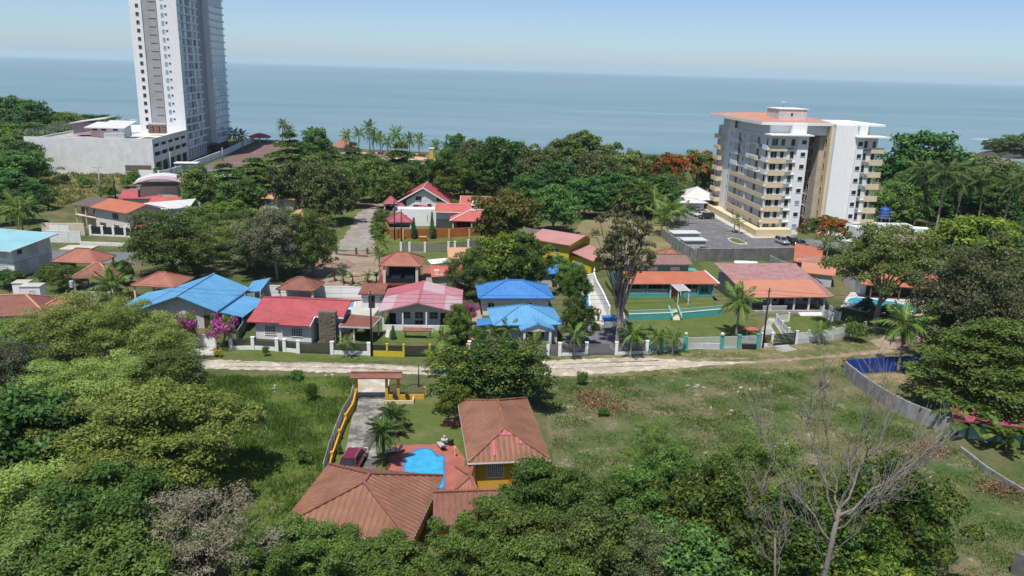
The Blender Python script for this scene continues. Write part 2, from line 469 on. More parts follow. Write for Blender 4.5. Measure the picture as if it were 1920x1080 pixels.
WHITE = mat('white_paint', (.74, .74, .73), (.64, .64, .63), scale=.5, fine=6, rough=.7, bmp=.05, dirt=.16)
WHITE_C = mat('clean_white_paint', (.80, .80, .79), scale=.5, fine=5, var=.07, rough=.6, bmp=.03)
WHITE_M = mat('white_metal', (.72, .73, .74), scale=1, var=.1, rough=.45, bmp=0)
GREYP = mat('pale_grey_paint', (.52, .53, .54), (.45, .46, .47), scale=.4, fine=5, rough=.75, bmp=.05, dirt=.25)
BEIGE = mat('beige_paint', wl_(185, 170, 150), scale=.4, fine=5, var=.1, rough=.8, bmp=.05, dirt=.2)
CREAM = mat('cream_paint', (.66, .62, .55), scale=.4, fine=5, var=.08, rough=.8, bmp=.04, dirt=.12)
BAND = mat('sand_yellow_paint', (.68, .56, .36), scale=.5, fine=5, var=.1, rough=.8, bmp=.04)
VYEL = mat('villa_yellow_paint', (.66, .38, .045), scale=.6, fine=6, var=.15, rough=.8, bmp=.06, dirt=.15)
LEMON = mat('lemon_yellow_paint', (.58, .45, .03), scale=.5, fine=6, var=.1, rough=.8, bmp=.05)
TEAL = mat('teal_paint', (.07, .36, .34), scale=.5, fine=6, var=.15, rough=.75, bmp=.05, dirt=.15)
TEAL_L = mat('pale_teal_paint', (.22, .50, .46), scale=.5, fine=6, var=.1, rough=.75)
OCHRE = mat('ochre_brown_paint', (.36, .12, .03), scale=.5, fine=6, var=.2, rough=.85, dirt=.2)
CONC = mat('weathered_concrete', (.36, .35, .34), (.25, .245, .24), scale=.7, fine=7, rough=.95, bmp=.3, dirt=.55)
CONC_D = mat('dark_stained_concrete', (.19, .18, .175), (.11, .105, .10), scale=.7, fine=7, rough=.95, bmp=.3, dirt=.5)
STONE = mat('brown_fieldstone', (.20, .165, .13), (.13, .105, .085), scale=3.5, fine=9, rough=.95, bmp=.8)
GREYW = mat('grey_band_render', (.38, .375, .385), (.32, .315, .325), scale=.25, fine=4, rough=.85, dirt=.2)
GLASS = glossy_mat('dark_window_glass', (.025, .03, .035), .12, spec=.6)
GLASS_B = glossy_mat('blue_window_glass', (.24, .35, .46), .1, spec=.7)
GLASS_T = glossy_mat('teal_window_glass', (.11, .28, .35), .1, spec=.7)
GLASS_P = glossy_mat('curtained_window', (.60, .61, .61), .25, spec=.5)
DARKIN = mat('dark_opening', (.030, .028, .027), rough=.9, bmp=0)
BLACK = glossy_mat('black_painted_iron', (.018, .018, .02), .45)
DGREY = mat('dark_grey_paint', (.07, .07, .075), rough=.6, bmp=0, var=.15)
MGREY = mat('slate_grey_paint', (.15, .15, .165), rough=.6, bmp=0, var=.15)
STEEL = glossy_mat('galvanised_steel', (.42, .44, .45), .4, .6)
WOOD = mat('weathered_timber', (.15, .095, .06), (.10, .06, .04), scale=2, rough=.85)
POLE_M = mat('tarred_pole', (.035, .03, .028), rough=.9)
POLE_G = mat('concrete_pole', (.34, .34, .34), rough=.9)
DOORB = mat('dark_brown_door', (.07, .035, .022), rough=.6)

def roofm(name, c1, c2, **k):
    a = dict(scale=.45, fine=7, rough=.6, spec=.3, bmp=.05); a.update(k)
    return mat(name, up_(*c1), up_(*c2), **a)
R_TERRA = roofm('terracotta_sheet_roof', (178, 122, 94), (145, 95, 73), dirt=.35, dirtcol=(.10, .06, .05), scale=.5)
GROOVE = mat('roof_channel_brown', (.20, .115, .078), (.14, .085, .06), scale=1.5, rough=.95, bmp=0)
R_TERRA2 = roofm('aged_terracotta_roof', (165, 108, 92), (138, 88, 76), dirt=.45, dirtcol=(.09, .065, .06), scale=.8)
R_TILE = roofm('orange_gazebo_roof', (188, 126, 106), (166, 106, 90), dirt=.25, dirtcol=(.13, .07, .05))
R_ORANGE = roofm('bright_orange_roof', (221, 156, 130), (213, 144, 116))
R_ORANGE2 = roofm('vivid_orange_roof', (211, 130, 100), (198, 116, 90), dirt=.2, dirtcol=(.30, .15, .10))
R_CORAL = roofm('coral_roof', (218, 122, 114), (204, 106, 98))
R_RED = roofm('red_sheet_roof', (200, 101, 105), (186, 88, 92), scale=.3, dirt=.25, dirtcol=(.46, .20, .20))
R_PINK = roofm('pink_sheet_roof', (211, 150, 160), (202, 136, 148), scale=.3, dirt=.25, dirtcol=(.5, .36, .38))
R_PINKL = roofm('faded_pink_sheet', (220, 190, 198), (212, 178, 186), scale=.3)
R_PINKD = roofm('deep_pink_sheet', (206, 122, 132), (196, 110, 120), scale=.3)
R_MAROON = roofm('maroon_roof', (184, 100, 110), (168, 86, 96))
R_ROSE = roofm('rose_tan_roof', (210, 156, 150), (200, 142, 136), scale=.3)
R_BLUE = roofm('sky_blue_roof', (114, 180, 228), (96, 166, 216), scale=.3, dirt=.22, dirtcol=(.28, .44, .55))
R_BLUE2 = roofm('royal_blue_roof', (84, 150, 222), (70, 136, 210), scale=.3, dirt=.22, dirtcol=(.10, .22, .42))
R_CYAN = roofm('pale_cyan_roof', (164, 218, 228), (150, 206, 218), scale=.3)
R_GREY = roofm('rusty_grey_roof', (130, 118, 112), (112, 98, 92), dirt=.4, dirtcol=(.12, .07, .05))
R_WHITE = roofm('white_sheet_roof', (240, 240, 240), (228, 228, 228))
R_RUST = roofm('rusted_patchwork_roof', (170, 130, 118), (146, 124, 118), dirt=.5, dirtcol=(.17, .08, .055), scale=.9)
R_MAUVE = roofm('weathered_mauve_roof', (196, 160, 158), (176, 124, 122), dirt=.4, dirtcol=(.2, .1, .09), scale=.9)
R_PEACH = roofm('peach_roof', (230, 178, 142), (220, 166, 130))
R_APT = roofm('salmon_roof', (222, 168, 138), (212, 150, 132), scale=.15)
PAVE = mat('pale_paving', up_(225, 222, 214), up_(205, 200, 190), scale=.5, fine=5, rough=.9, bmp=.05)
DECK = mat('salmon_pool_deck', up_(198, 120, 106), up_(176, 102, 92), scale=.7, fine=6, rough=.85, bmp=.08, dirt=.2, dirtcol=(.2, .1, .09))

FACE = {'f': 0.0, 'r': math.pi / 2, 'b': math.pi, 'l': -math.pi / 2}
_W = {}
def win_mesh(w, h, fm, pm, mx=1, my=0, fr=.07):
    key = (round(w, 2), round(h, 2), fm.name, pm.name, mx, my, fr)
    if key not in _W:
        a = MB()
        a.box(-w / 2 - fr, w / 2 + fr, -.05, 0, h, h + fr).box(-w / 2 - fr, w / 2 + fr, -.08, 0, -fr, 0)
        a.box(-w / 2 - fr, -w / 2, -.05, 0, 0, h).box(w / 2, w / 2 + fr, -.05, 0, 0, h)
        for i in range(mx): x = -w / 2 + w * (i + 1) / (mx + 1); a.box(x - .022, x + .022, -.042, -.012, 0, h)
        for i in range(my): z = h * (i + 1) / (my + 1); a.box(-w / 2, w / 2, -.044, -.013, z - .02, z + .02)
        _W[key] = (a.mesh('window', fm), MB().box(-w / 2, w / 2, -.012, .03, 0, h).mesh('pane', pm))
    return _W[key]
def window(t, x, y, z, w, h, face='f', fm=None, pm=None, mx=1, my=0, ang=None, fr=.07):
    a, b = win_mesh(w, h, fm or WHITE_C, pm or GLASS, mx, my, fr)
    o = put(a, 'window', t, (x, y, z), FACE[face] if ang is None else ang); put(b, 'pane', o)
    return o
_S = {}
def boxmesh(w, d, h, m):
    k = (round(w, 3), round(d, 3), round(h, 3), m.name)
    if k not in _S: _S[k] = MB().box(-w / 2, w / 2, -d / 2, d / 2, 0, h).mesh('box', m)
    return _S[k]
def bx(t, name, x, y, z, w, d, h, m, rz=0.0, label=None):
    o = put(boxmesh(w, d, h, m), name, t, (x, y, z), rz)
    if label: o['label'] = label
    return o
def door(t, x, y, z, w, h, face='f', m=None):
    o = put(boxmesh(w, .06, h, m or DOORB), 'door', t, (x, y, z), FACE[face])
    put(boxmesh(.05, .10, .12, STEEL), 'handle', o, (w * .36, -.02, h * .48))
    return o
def walls(t, x0, x1, y0, y1, h, m, gable=None, rise=0, z0=-.3, name='wall'):
    a = MB().box(x0, x1, y0, y1, z0, h)
    if gable == 'x':
        for x, e in ((x0, .2), (x1, -.2)): a.poly([(x, y0, h), (x, y1, h), (x, (y0 + y1) / 2, h + rise)])
    if gable == 'y':
        for y in (y0, y1): a.poly([(x0, y, h), (x1, y, h), ((x0 + x1) / 2, y, h + rise)])
    return a.build(name, m, t)
def hip(t, x0, x1, y0, y1, z, rise, m, corr=.7, amp=.035, cap=None, ridge=None, mats=None, th=.12, name='roof'):
    """hip roof over an eave rectangle; ridge along the longer side"""
    W, D = x1 - x0, y1 - y0
    if W >= D:
        i = D / 2 if ridge is None else (W - ridge) / 2; r0, r1 = (x0 + i, (y0 + y1) / 2, z + rise), (x1 - i, (y0 + y1) / 2, z + rise)
        F = [[(x0, y0, z), (x1, y0, z), r1, r0], [(x1, y0, z), (x1, y1, z), r1], [(x1, y1, z), (x0, y1, z), r0, r1], [(x0, y1, z), (x0, y0, z), r0]]
    else:
        i = W / 2 if ridge is None else (D - ridge) / 2; r0, r1 = ((x0 + x1) / 2, y0 + i, z + rise), ((x0 + x1) / 2, y1 - i, z + rise)
        F = [[(x0, y0, z), (x1, y0, z), r0], [(x1, y0, z), (x1, y1, z), r1, r0], [(x1, y1, z), (x0, y1, z), r1], [(x0, y1, z), (x0, y0, z), r0, r1]]
    if (Vector(r0) - Vector(r1)).length < .05: F = [f[:2] + [r0] for f in F]
    return roof_faces(t, F, m, corr, amp, cap, [(r0, r1)] + [((x0, y0, z), r0), ((x0, y1, z), r0 if W >= D else r1), ((x1, y0, z), r1 if W >= D else r0), ((x1, y1, z), r1)], mats, th, name)
def roof_faces(t, F, m, corr, amp, cap, caps, mats=None, th=.12, name='roof', groove=None):
    a = MB()
    for k, f in enumerate(F): a.slab(f, th, mats[k] if mats else 0, corr, amp, None, 1 if groove else None)
    o = a.build(name, [m, groove] if groove else m, t)
    if cap:
        c = MB()
        for p, q in caps:
            if (Vector(p) - Vector(q)).length > .1: c.bar(Vector(p) + Vector((0, 0, .05 + amp)), Vector(q) + Vector((0, 0, .05 + amp)), .26, .1)
        c.build('ridge_cap', cap, o)
    return o
def gable(t, x0, x1, y0, y1, z, rise, m, ridge='x', corr=.7, amp=.035, cap=None, th=.12, off=0.0, name='roof', mats=None):
    if ridge == 'x':
        ym = (y0 + y1) / 2 + off
        F = [[(x0, y0, z), (x1, y0, z), (x1, ym, z + rise), (x0, ym, z + rise)], [(x1, y1, z), (x0, y1, z), (x0, ym, z + rise), (x1, ym, z + rise)]]
        c = [((x0, ym, z + rise), (x1, ym, z + rise))]
    else:
        xm = (x0 + x1) / 2 + off
        F = [[(x0, y1, z), (x0, y0, z), (xm, y0, z + rise), (xm, y1, z + rise)], [(x1, y0, z), (x1, y1, z), (xm, y1, z + rise), (xm, y0, z + rise)]]
        c = [((xm, y0, z + rise), (xm, y1, z + rise))]
    return roof_faces(t, F, m, corr, amp, cap, c, mats, th, name)
def shed(t, pts, m, corr=.7, amp=.035, th=.12, name='roof', label=None, fascia=None):
    o = MB().slab(pts, th, 0, corr, amp).build(name, m, t)
    if label: o['label'] = label
    if fascia:
        c = MB()
        for k in range(len(pts)): c.bar(Vector(pts[k]) - Vector((0, 0, .06)), Vector(pts[(k + 1) % len(pts)]) - Vector((0, 0, .06)), .08, .2)
        c.build('fascia', fascia, o)
    return o
def posts(t, pts, h, w, m, z=0.0, name='post'):
    for x, y in pts: bx(t, name, x, y, z, w, w, h, m)
def gazebo(label, px, py, W, D, eave, rise, rm, pm=None, rz=0.0, group=None, name='gazebo', cap=None, z=0):
    q = G(px, py); t = thing(name, label, 'gazebo', (q.x, q.y, z), rz, group)
    hip(t, -W / 2, W / 2, -D / 2, D / 2, eave, rise, rm, .5, .03, cap or rm)
    posts(t, [(sx * (W / 2 - .45), sy * (D / 2 - .45)) for sx in (-1, 1) for sy in (-1, 1)], eave, .28, pm or BEIGE)
    MB().box(-W / 2 + .2, W / 2 - .2, -D / 2 + .2, D / 2 - .2, -.1, .12).build('floor', GM_conc, t)
    return t

# fences: a run of posts with a wall below and slats or a panel between; every post, wall piece and slat is a part
def fence(name, label, pts, hpost, hwall, wall_m, post_m, fill=None, nslat=0, slat_m=None, post_w=.3, hfill=None, gates=(), cat='fence', thick=.16, cap=True, bars=0):
    """pts: list of pixel positions of the posts on the ground; the panel that follows post k is fill unless k is in gates"""
    W = [G(*p) for p in pts]; t = thing(name, label, cat, (W[0].x, W[0].y, 0)); o0 = W[0]
    hf = hfill or hpost - .15
    for k, w in enumerate(W):
        bx(t, 'post', w.x - o0.x, w.y - o0.y, -.1, post_w, post_w, hpost + .1, post_m)
        if cap: bx(t, 'post_cap', w.x - o0.x, w.y - o0.y, hpost, post_w + .08, post_w + .08, .07, post_m)
    for k in range(len(W) - 1):
        a, b = W[k] - o0, W[k + 1] - o0; d = b - a; L = d.length - post_w; ang = math.atan2(d.y, d.x); c = (a + b) / 2
        if L < .15: continue
        g = k in gates
        if not g and hwall > 0: bx(t, 'wall_panel', c.x, c.y, -.1, L, thick, hwall + .1, wall_m, ang)
        z0 = .08 if g else hwall + .06
        fm = slat_m or fill
        if nslat:
            n = nslat if not g else int(nslat * (hf - z0) / max(.1, hf - hwall - .06)) or nslat
            s = (hf - z0) / n
            for i in range(n): bx(t, 'slat', c.x, c.y, z0 + i * s, L - .04, .05, s * .72, fm, ang)
        elif bars:
            n = max(2, int(L / bars)); r = MB().box(-L / 2, L / 2, -.025, .025, z0, z0 + .05).box(-L / 2, L / 2, -.025, .025, hf - .05, hf)
            for i in range(n): x = -L / 2 + L * (i + .5) / n; r.box(x - .022, x + .022, -.015, .015, z0 + .05, hf - .05)
            o = r.build('gate' if g else 'railing', fm, t, loc=(c.x, c.y, 0)); o.rotation_euler.z = ang
        elif fill: bx(t, 'gate' if g else 'panel', c.x, c.y, z0, L - .02, .06, hf - z0, fm, ang)
    return t

def wall_run(name, label, pts, h, th, m, cat='wall', cap=None, base=None, joint=0.0, jm=None):
    """a free standing wall built as separate lengths with recessed joints"""
    W = [G(*p) for p in pts]; o0 = W[0]; t = thing(name, label, cat, (o0.x, o0.y, 0))
    for a, b in zip(W[:-1], W[1:]):
        d = b - a; L = d.length; n = max(1, int(round(L / joint))) if joint else 1; ang = math.atan2(d.y, d.x)
        for i in range(n):
            c = a + d * ((i + .5) / n) - o0
            bx(t, 'wall_length', c.x, c.y, -.2, L / n - (.05 if joint else -.0), th, h + .2, m, ang)
            if jm: p = a + d * (i / n) - o0; bx(t, 'pilaster', p.x, p.y, -.2, .22, th + .1, h + .26, jm, ang)
            if cap: bx(t, 'coping', c.x, c.y, h, L / n, th + .06, .06, cap, ang)
    return t

def water_mat(name, c1, c2):
    m, nt, out = _nodes(name)
    b = N(nt, 'ShaderNodeBsdfPrincipled', i={'Roughness': .08, 'Specular IOR Level': .4})
    f = noise(nt, pos(nt), .9, 3); v = N(nt, 'ShaderNodeTexVoronoi', i={'Scale': 1.6}); nt.links.new(pos(nt), v.inputs['Vector'])
    c = ramp(nt, f, [(.35, c1), (.65, c2)]); c = mixc(nt, .25, c, ramp(nt, v.outputs['Distance'], [(0, (1, 1, 1)), (.6, (.75, .85, .9))]), 'MULTIPLY')
    nt.links.new(c, b.inputs['Base Color']); nt.links.new(b.outputs[0], out.inputs[0]); bump(nt, noise(nt, pos(nt), 4., 3), .12, .05, b)
    return m
POOL = water_mat('pool_water', up_(84, 196, 236), up_(60, 172, 226))
POOL_T = water_mat('turquoise_pool_water', up_(80, 190, 205), up_(62, 170, 195))
POOL_B = water_mat('pale_pool_water', up_(90, 170, 190), up_(75, 155, 185))
# ------------------------------------------------------------------ the yellow villa in the foreground
f = Frame((553, 993), (807, 1022), 3.0)
t = fthing('hip_roofed_house', 'house with a big weathered terracotta hip roof, left of the blue pool', 'house', f)
walls(t, -.4, 8.5, .8, 9.6, 3.0, VYEL)
X0, X1, Y0, Y1, z = -1.3, 9.3, 0.0, 10.4, 3.0
r0, r1 = (4.2, 4.2, 5.2), (4.2, 5.6, 5.2)
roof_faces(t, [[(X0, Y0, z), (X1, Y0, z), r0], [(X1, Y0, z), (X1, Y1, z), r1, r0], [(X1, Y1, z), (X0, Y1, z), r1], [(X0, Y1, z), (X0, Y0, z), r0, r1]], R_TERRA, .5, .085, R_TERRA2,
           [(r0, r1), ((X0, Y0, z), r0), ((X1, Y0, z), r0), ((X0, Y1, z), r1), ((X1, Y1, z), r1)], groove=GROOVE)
g_ = MB()
for a, b in (((X0, Y0), (X1, Y0)), ((X1, Y0), (X1, Y1)), ((X1, Y1), (X0, Y1)), ((X0, Y1), (X0, Y0))): g_.bar((*a, z - .08), (*b, z - .08), .12, .16)
g_.build('gutter', WHITE, t)
f = Frame((878, 868), (1028, 862), 3.2)
t = fthing('hip_roofed_house', 'yellow house with a long terracotta hip roof patched with pink, right of the pool', 'house', f)
walls(t, .7, 6.9, .8, 13.3, 3.2, VYEL)
X0, X1, Y0, Y1, z = 0.0, 7.6, 0.0, 14.1, 3.2
r0, r1 = (3.7, 3.1, 5.0), (3.8, 9.6, 5.0)
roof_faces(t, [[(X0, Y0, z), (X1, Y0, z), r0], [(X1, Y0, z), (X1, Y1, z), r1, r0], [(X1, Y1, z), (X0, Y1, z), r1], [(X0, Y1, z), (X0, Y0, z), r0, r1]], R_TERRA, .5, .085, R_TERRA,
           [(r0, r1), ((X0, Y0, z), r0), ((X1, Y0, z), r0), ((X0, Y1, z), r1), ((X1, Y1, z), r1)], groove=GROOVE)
nrm = (Vector((X1, Y0, z)) - Vector((X0, Y0, z))).cross(Vector(r0) - Vector((X0, Y0, z))).normalized()
def onslope(x, y, d=.075): return (x, y, z + (r0[2] - z) * y / r0[1] + d)
for q in ([(2.9, 2.4), (4.5, 2.4), (3.9, 2.95), (3.5, 2.95)], [(2.3, .5), (2.75, .5), (2.8, 2.0), (2.3, 1.9)], [(4.6, 1.6), (5.4, 1.5), (4.9, 2.1), (4.6, 2.2)]):
    MB().slab([onslope(*p) for p in q], .02, 0, .5, .085).build('roof_patch', R_PINKD, t, label='pink painted patch on the front hip')
g_ = MB()
for a, b in (((X0, Y0), (X1, Y0)), ((X1, Y0), (X1, Y1)), ((X1, Y1), (X0, Y1)), ((X0, Y1), (X0, Y0))): g_.bar((*a, z - .08), (*b, z - .08), .12, .16)
g_.build('gutter', WHITE, t)
window(t, 2.6, .8, 1.25, 1.5, 1.2, 'f', WHITE_C, GLASS, 7, 5)
window(t, .7, 6.0, 1.0, 1.4, 1.2, 'l', WHITE_C, GLASS, 2, 1)
# link building between the two
A = G(812, 986, 2.6)
t = thing('link_building', 'low link building with a brown sheet roof between the two hip roofed houses', 'house', (A.x, A.y, 0))
lp = lambda px, py, z: tuple((G(px, py, z) - A)) + (z,)
e0, e1, q1, q0 = lp(812, 986, 2.6), lp(935, 984, 2.6), lp(930, 920, 3.5), lp(812, 924, 3.5)
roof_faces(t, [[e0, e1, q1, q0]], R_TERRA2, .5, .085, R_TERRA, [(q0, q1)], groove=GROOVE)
MB().prism([(e0[0] + .3, e0[1] + .4), (e1[0] - .3, e1[1] + .4), (q1[0] - .3, q1[1] - .3), (q0[0] + .3, q0[1] - .3)], -.2, 2.4).build('wall', VYEL, t)
c = [lp(854, 918, 2.7), lp(893, 918, 2.7), lp(886, 873, 2.7), lp(855, 876, 2.7)]; ap = lp(882, 893, 3.3)
roof_faces(t, [[c[k], c[(k + 1) % 4], ap] for k in range(4)], R_TILE, .3, .03, R_TERRA, [(c[k], ap) for k in range(4)], name='porch_roof')
for p in c: bx(t, 'post', p[0] * .93 + ap[0] * .07, p[1] * .93 + ap[1] * .07, 0, .22, .22, 2.62, VYEL)
# pool and deck
deck = pix((722, 905), (735, 836), (852, 833), (872, 862), (866, 925), (800, 935))
dk = MB().prism([tuple(p) for p in deck], -.1, .08); struct('pool_deck', dk, DECK)
pl = pix((757, 900), (757, 858), (768, 858), (772, 850), (780, 845), (790, 843.2), (800, 843), (809, 845), (815, 850), (818, 857), (832, 856), (833, 918), (822, 918), (820, 925), (770, 925))
t = thing('swimming_pool', 'bright blue swimming pool with a rounded end on a salmon deck', 'swimming pool', (pl[0].x, pl[0].y, 0))
MB().poly([(p.x - pl[0].x, p.y - pl[0].y, .105) for p in pl]).build('water', POOL, t)
cp = MB()
for a, b in zip(pl, pl[1:] + pl[:1]): cp.bar((a.x - pl[0].x, a.y - pl[0].y, .11), (b.x - pl[0].x, b.y - pl[0].y, .11), .22, .09)
cp.build('coping', roofm('pool_coping', (120, 150, 190), (105, 130, 175)), t)
def lounger(px, py, rz, m, label):
    q = G(px, py); t = thing('sun_lounger', label, 'sun lounger', (q.x, q.y, .08), rz)
    MB().box(-.3, .3, -.1, 1.15, .27, .34).build('seat', m, t)
    MB().slab([(-.3, -.1, .34), (.3, -.1, .34), (.3, -.62, .78), (-.3, -.62, .78)], .07).build('backrest', m, t)
    for x in (-.26, .26):
        for y in (0, 1.05): bx(t, 'leg', x, y, 0, .05, .05, .28, m)
lounger(744, 850, 1.9, mat('pink_plastic', (.62, .34, .36)), 'faded pink sun lounger on the left of the pool deck')
lounger(830, 844, .4, mat('grey_plastic', (.42, .42, .44)), 'grey sun lounger on the back right of the pool deck')
q = G(833, 836); t = thing('fountain', 'small pale tiered fountain at the back of the pool deck', 'fountain', (q.x, q.y, .05))
MB().lathe([(.26, 0), (.22, .1), (.08, .15), (.07, .55)], 10).build('pedestal', CONC, t); MB().lathe([(.08, .5), (.34, .66), (.36, .72), (.05, .7), (.05, 1.0), (.14, 1.1), (.02, 1.12)], 10).build('basin', GREYP, t)
q = G(845, 836); t = thing('plant_pot', 'black plant pot with a small plant on the pool deck corner', 'plant pot', (q.x, q.y, .05))
MB().lathe([(.22, 0), (.32, .4), (.34, .55), (.28, .55), (.26, .45)], 10).build('pot', BLACK, t)
for k in range(5): MB().slab([(-.05, 0, .5), (.05, 0, .5), (.09, .3, .8), (0, .42, .72)], .01).build('leaf', mat('pot_leaf', (.04, .1, .02)), t).rotation_euler.z = k * 1.26
q = G(853, 858); t = thing('floor_lamp', 'slim white and yellow post lamp on the pool deck edge', 'lamp', (q.x, q.y, .05))
MB().tube([(0, 0, 0), (0, 0, .9)], .05, 6).build('post', WHITE, t); bx(t, 'lamp_head', 0, 0, .85, .2, .2, .28, mat('lamp_yellow', (.7, .5, .2)))
A = G(830, 800); t = thing('planter_box', 'raised salmon brick planter with a blue grey rim on the villa lawn', 'planter', (A.x, A.y, 0), R_(4))
MB().box(0, 2.4, 0, .14, -.1, .45).box(0, 2.4, 1.25, 1.4, -.1, .45).box(0, .14, .14, 1.25, -.1, .45).box(2.26, 2.4, .14, 1.25, -.1, .45).build('wall', DECK, t)
MB().box(.14, 2.26, .14, 1.25, 0, .38).build('soil', mat('planter_soil', (.30, .19, .11)), t)
MB().box(.1, 2.3, .1, .18, .45, .5).box(.1, 2.3, 1.22, 1.3, .45, .5).build('rim', mat('blue_grey_rim', (.22, .25, .38)), t)
# gate house over the driveway
f = Frame((669, 748), (747, 748), 0)
t = fthing('entrance_gate', 'yellow entrance gate with a brown tiled roof over the concrete driveway', 'gate', f)
L = f.L
for x in (0, L * .72, L): bx(t, 'pillar', x, 0, -.1, .32, .32, 3.0, VYEL)
gable(t, -.6, L + .5, -.7, .7, 2.9, .42, R_TERRA2, 'x', .22, .03, R_TERRA)
gt = MB().box(.3, L * .72 - .3, -.02, .02, .1, .16).box(.3, L * .72 - .3, -.02, .02, .38, .42)
for i in range(22): x = .35 + (L * .72 - .7) * i / 21; gt.box(x - .014, x + .014, -.014, .014, .1, .5)
gt.build('sliding_gate', BLACK, t)
a0, a1 = L * .72, L * .72 + 3.2
MB().box(a0 + .2, a1 + 1.2, -.12, .12, -.1, .55).build('low_wall', VYEL, t)
ir = MB()
n = 26
for i in range(n + 1):
    u = i / n; x = a0 + .2 + (a1 + 1.0 - a0) * u; h = 1.55 + .35 * abs(math.sin(u * math.pi * 2)); ir.box(x - .016, x + .016, -.016, .016, .55, h)
    if i < n:
        u2 = (i + 1) / n; x2 = a0 + .2 + (a1 + 1.0 - a0) * u2; ir.bar((x, 0, h), (x2, 0, 1.55 + .35 * abs(math.sin(u2 * math.pi * 2))), .05, .05)
ir.box(a0 + .2, a1 + 1.2, -.02, .02, .85, .89).build('wrought_iron_fence', BLACK, t)
for x in (a0 + .2, a1 + 1.2): bx(t, 'pier', x, .3, -.1, .3, .3, 1.5, VYEL)
MB().box(a0 - .1, a1 - .1, -1.5, -1.36, -.1, .45).box(a1 - .1, a1 + .04, -1.5, -.15, -.1, .45).build('kerb_wall', BAND, t)
bx(t, 'mailbox', a0 + 1.0, -.6, .45, .5, .4, .55, DOORB); bx(t, 'mailbox', a0 + 2.4, -.5, .45, .4, .4, .5, DOORB)
# side wall with steel panels along the driveway
PW = [(667, 750), (662, 772), (648, 795), (636, 826), (622, 868), (612, 905)]
W = [G(*p) for p in PW]; t = thing('boundary_wall', 'yellow side wall topped with upright grey sheet panels along the driveway', 'wall', (W[0].x, W[0].y, 0))
for k in range(len(W) - 1):
    a, b = W[k] - W[0], W[k + 1] - W[0]; d = b - a; c = (a + b) / 2; ang = math.atan2(d.y, d.x)
    bx(t, 'wall_length', c.x, c.y, -.2, d.length, .2, 1.3 if k < 2 else 1.05, VYEL, ang); bx(t, 'pillar', a.x, a.y, -.2, .3, .3, 1.45, VYEL, ang)
    n = max(2, int(d.length / 1.25)); nn = Vector((-d.y, d.x)).normalized() * -.25
    for i in range(n):
        p = a + d * (i + .5) / n + nn; w = d.length / n * .94; 
        m_ = MB(); kk = 10
        for j in range(kk): x = -w / 2 + w * j / kk; m_.box(x, x + w / kk * .98, -.012 if j % 2 else -.03, .012 if j % 2 else 0, .45, 1.95)
        o = m_.build('sheet_panel', GREYP if (i + k) % 3 else WHITE, t, loc=(p.x, p.y, 0)); o.rotation_euler.z = ang
# ------------------------------------------------------------------ the row of houses behind the gravel road
# big sky blue roof
f = Frame((275, 577), (395, 582), 3.0)
t = fthing('blue_roofed_house', 'grey walled house with a big sky blue sheet roof behind the bougainvillea', 'house', f)
walls(t, .2, 9.8, .6, 12, 3.0, GREYP, 'y', 2.0)
gable(t, -.8, 10.6, -.4, 12.6, 2.95, 2.15, R_BLUE, 'y', .8, .03, R_BLUE)
shed(t, [(-5.2, 2.2, 2.3), (-5.0, 10, 2.3), (-.7, 11, 3.02), (-.7, 2.0, 3.02)], R_BLUE, .8, .03, name='side_roof')
shed(t, [(14.6, -.9, 2.5), (14.8, 7.8, 2.5), (11.0, 8.6, 2.92), (10.8, -.3, 2.92)], R_BLUE, .8, .03, name='carport_roof')
MB().bar((10.85, -.3, 3.05), (11.0, 8.6, 3.05), .35, .14).build('gutter', mat('navy_gutter', (.03, .08, .2)), t)
posts(t, [(14.3, -.4), (14.3, 7.2), (11.4, -.2)], 2.5, .2, GREYP)
MB().box(-4.8, .1, 3, 10, -.2, 2.2).build('side_wall', GREYP, t)
for x, w in ((2.3, 1.2), (8.6, 1.0)): window(t, x, .58, 2.15, w, .6, 'f', GREYP, GREYP, 3, 2)
window(t, 2.6, .58, .9, 1.2, .8, 'f', WHITE_C, GLASS, 3, 1); window(t, 5.4, .58, .9, 1.1, 1.0, 'f', mat('blue_frame', (.05, .12, .3)), GLASS_B)
door(t, 8.6, .57, 0, .9, 2.0)
walls(t, 11.2, 14, 5, 8, 2.4, DGREY, name='carport_back_wall')
A = G(487, 545, 2.6); t = thing('shed', 'small sky blue lean-to roof behind the carport, against the white wall', 'shed', (A.x, A.y, 0))
q = [tuple(G(*p, zz) - A) + (zz,) for p, zz in (((459, 549), 2.3), ((488, 546), 2.3), ((507, 521), 2.9), ((474, 527), 2.9))]
shed(t, q, R_BLUE, .8, .03); posts(t, [(p[0] * .9, p[1] * .9) for p in q], 2.35, .15, GREYP)
MB().prism([(q[2][0] * .9, q[2][1] * .9), (q[3][0] * .9, q[3][1] * .9), (q[3][0] * .9, q[3][1] * .9 + .15), (q[2][0] * .9, q[2][1] * .9 + .15)], 0, 2.6).build('back_wall', WHITE, t)
gazebo('orange tiled hip roof half hidden behind the big sky blue roof', 308, 556, 7.5, 6.5, 2.6, 1.6, R_TILE, rz=R_(-5), name='garden_pavilion')

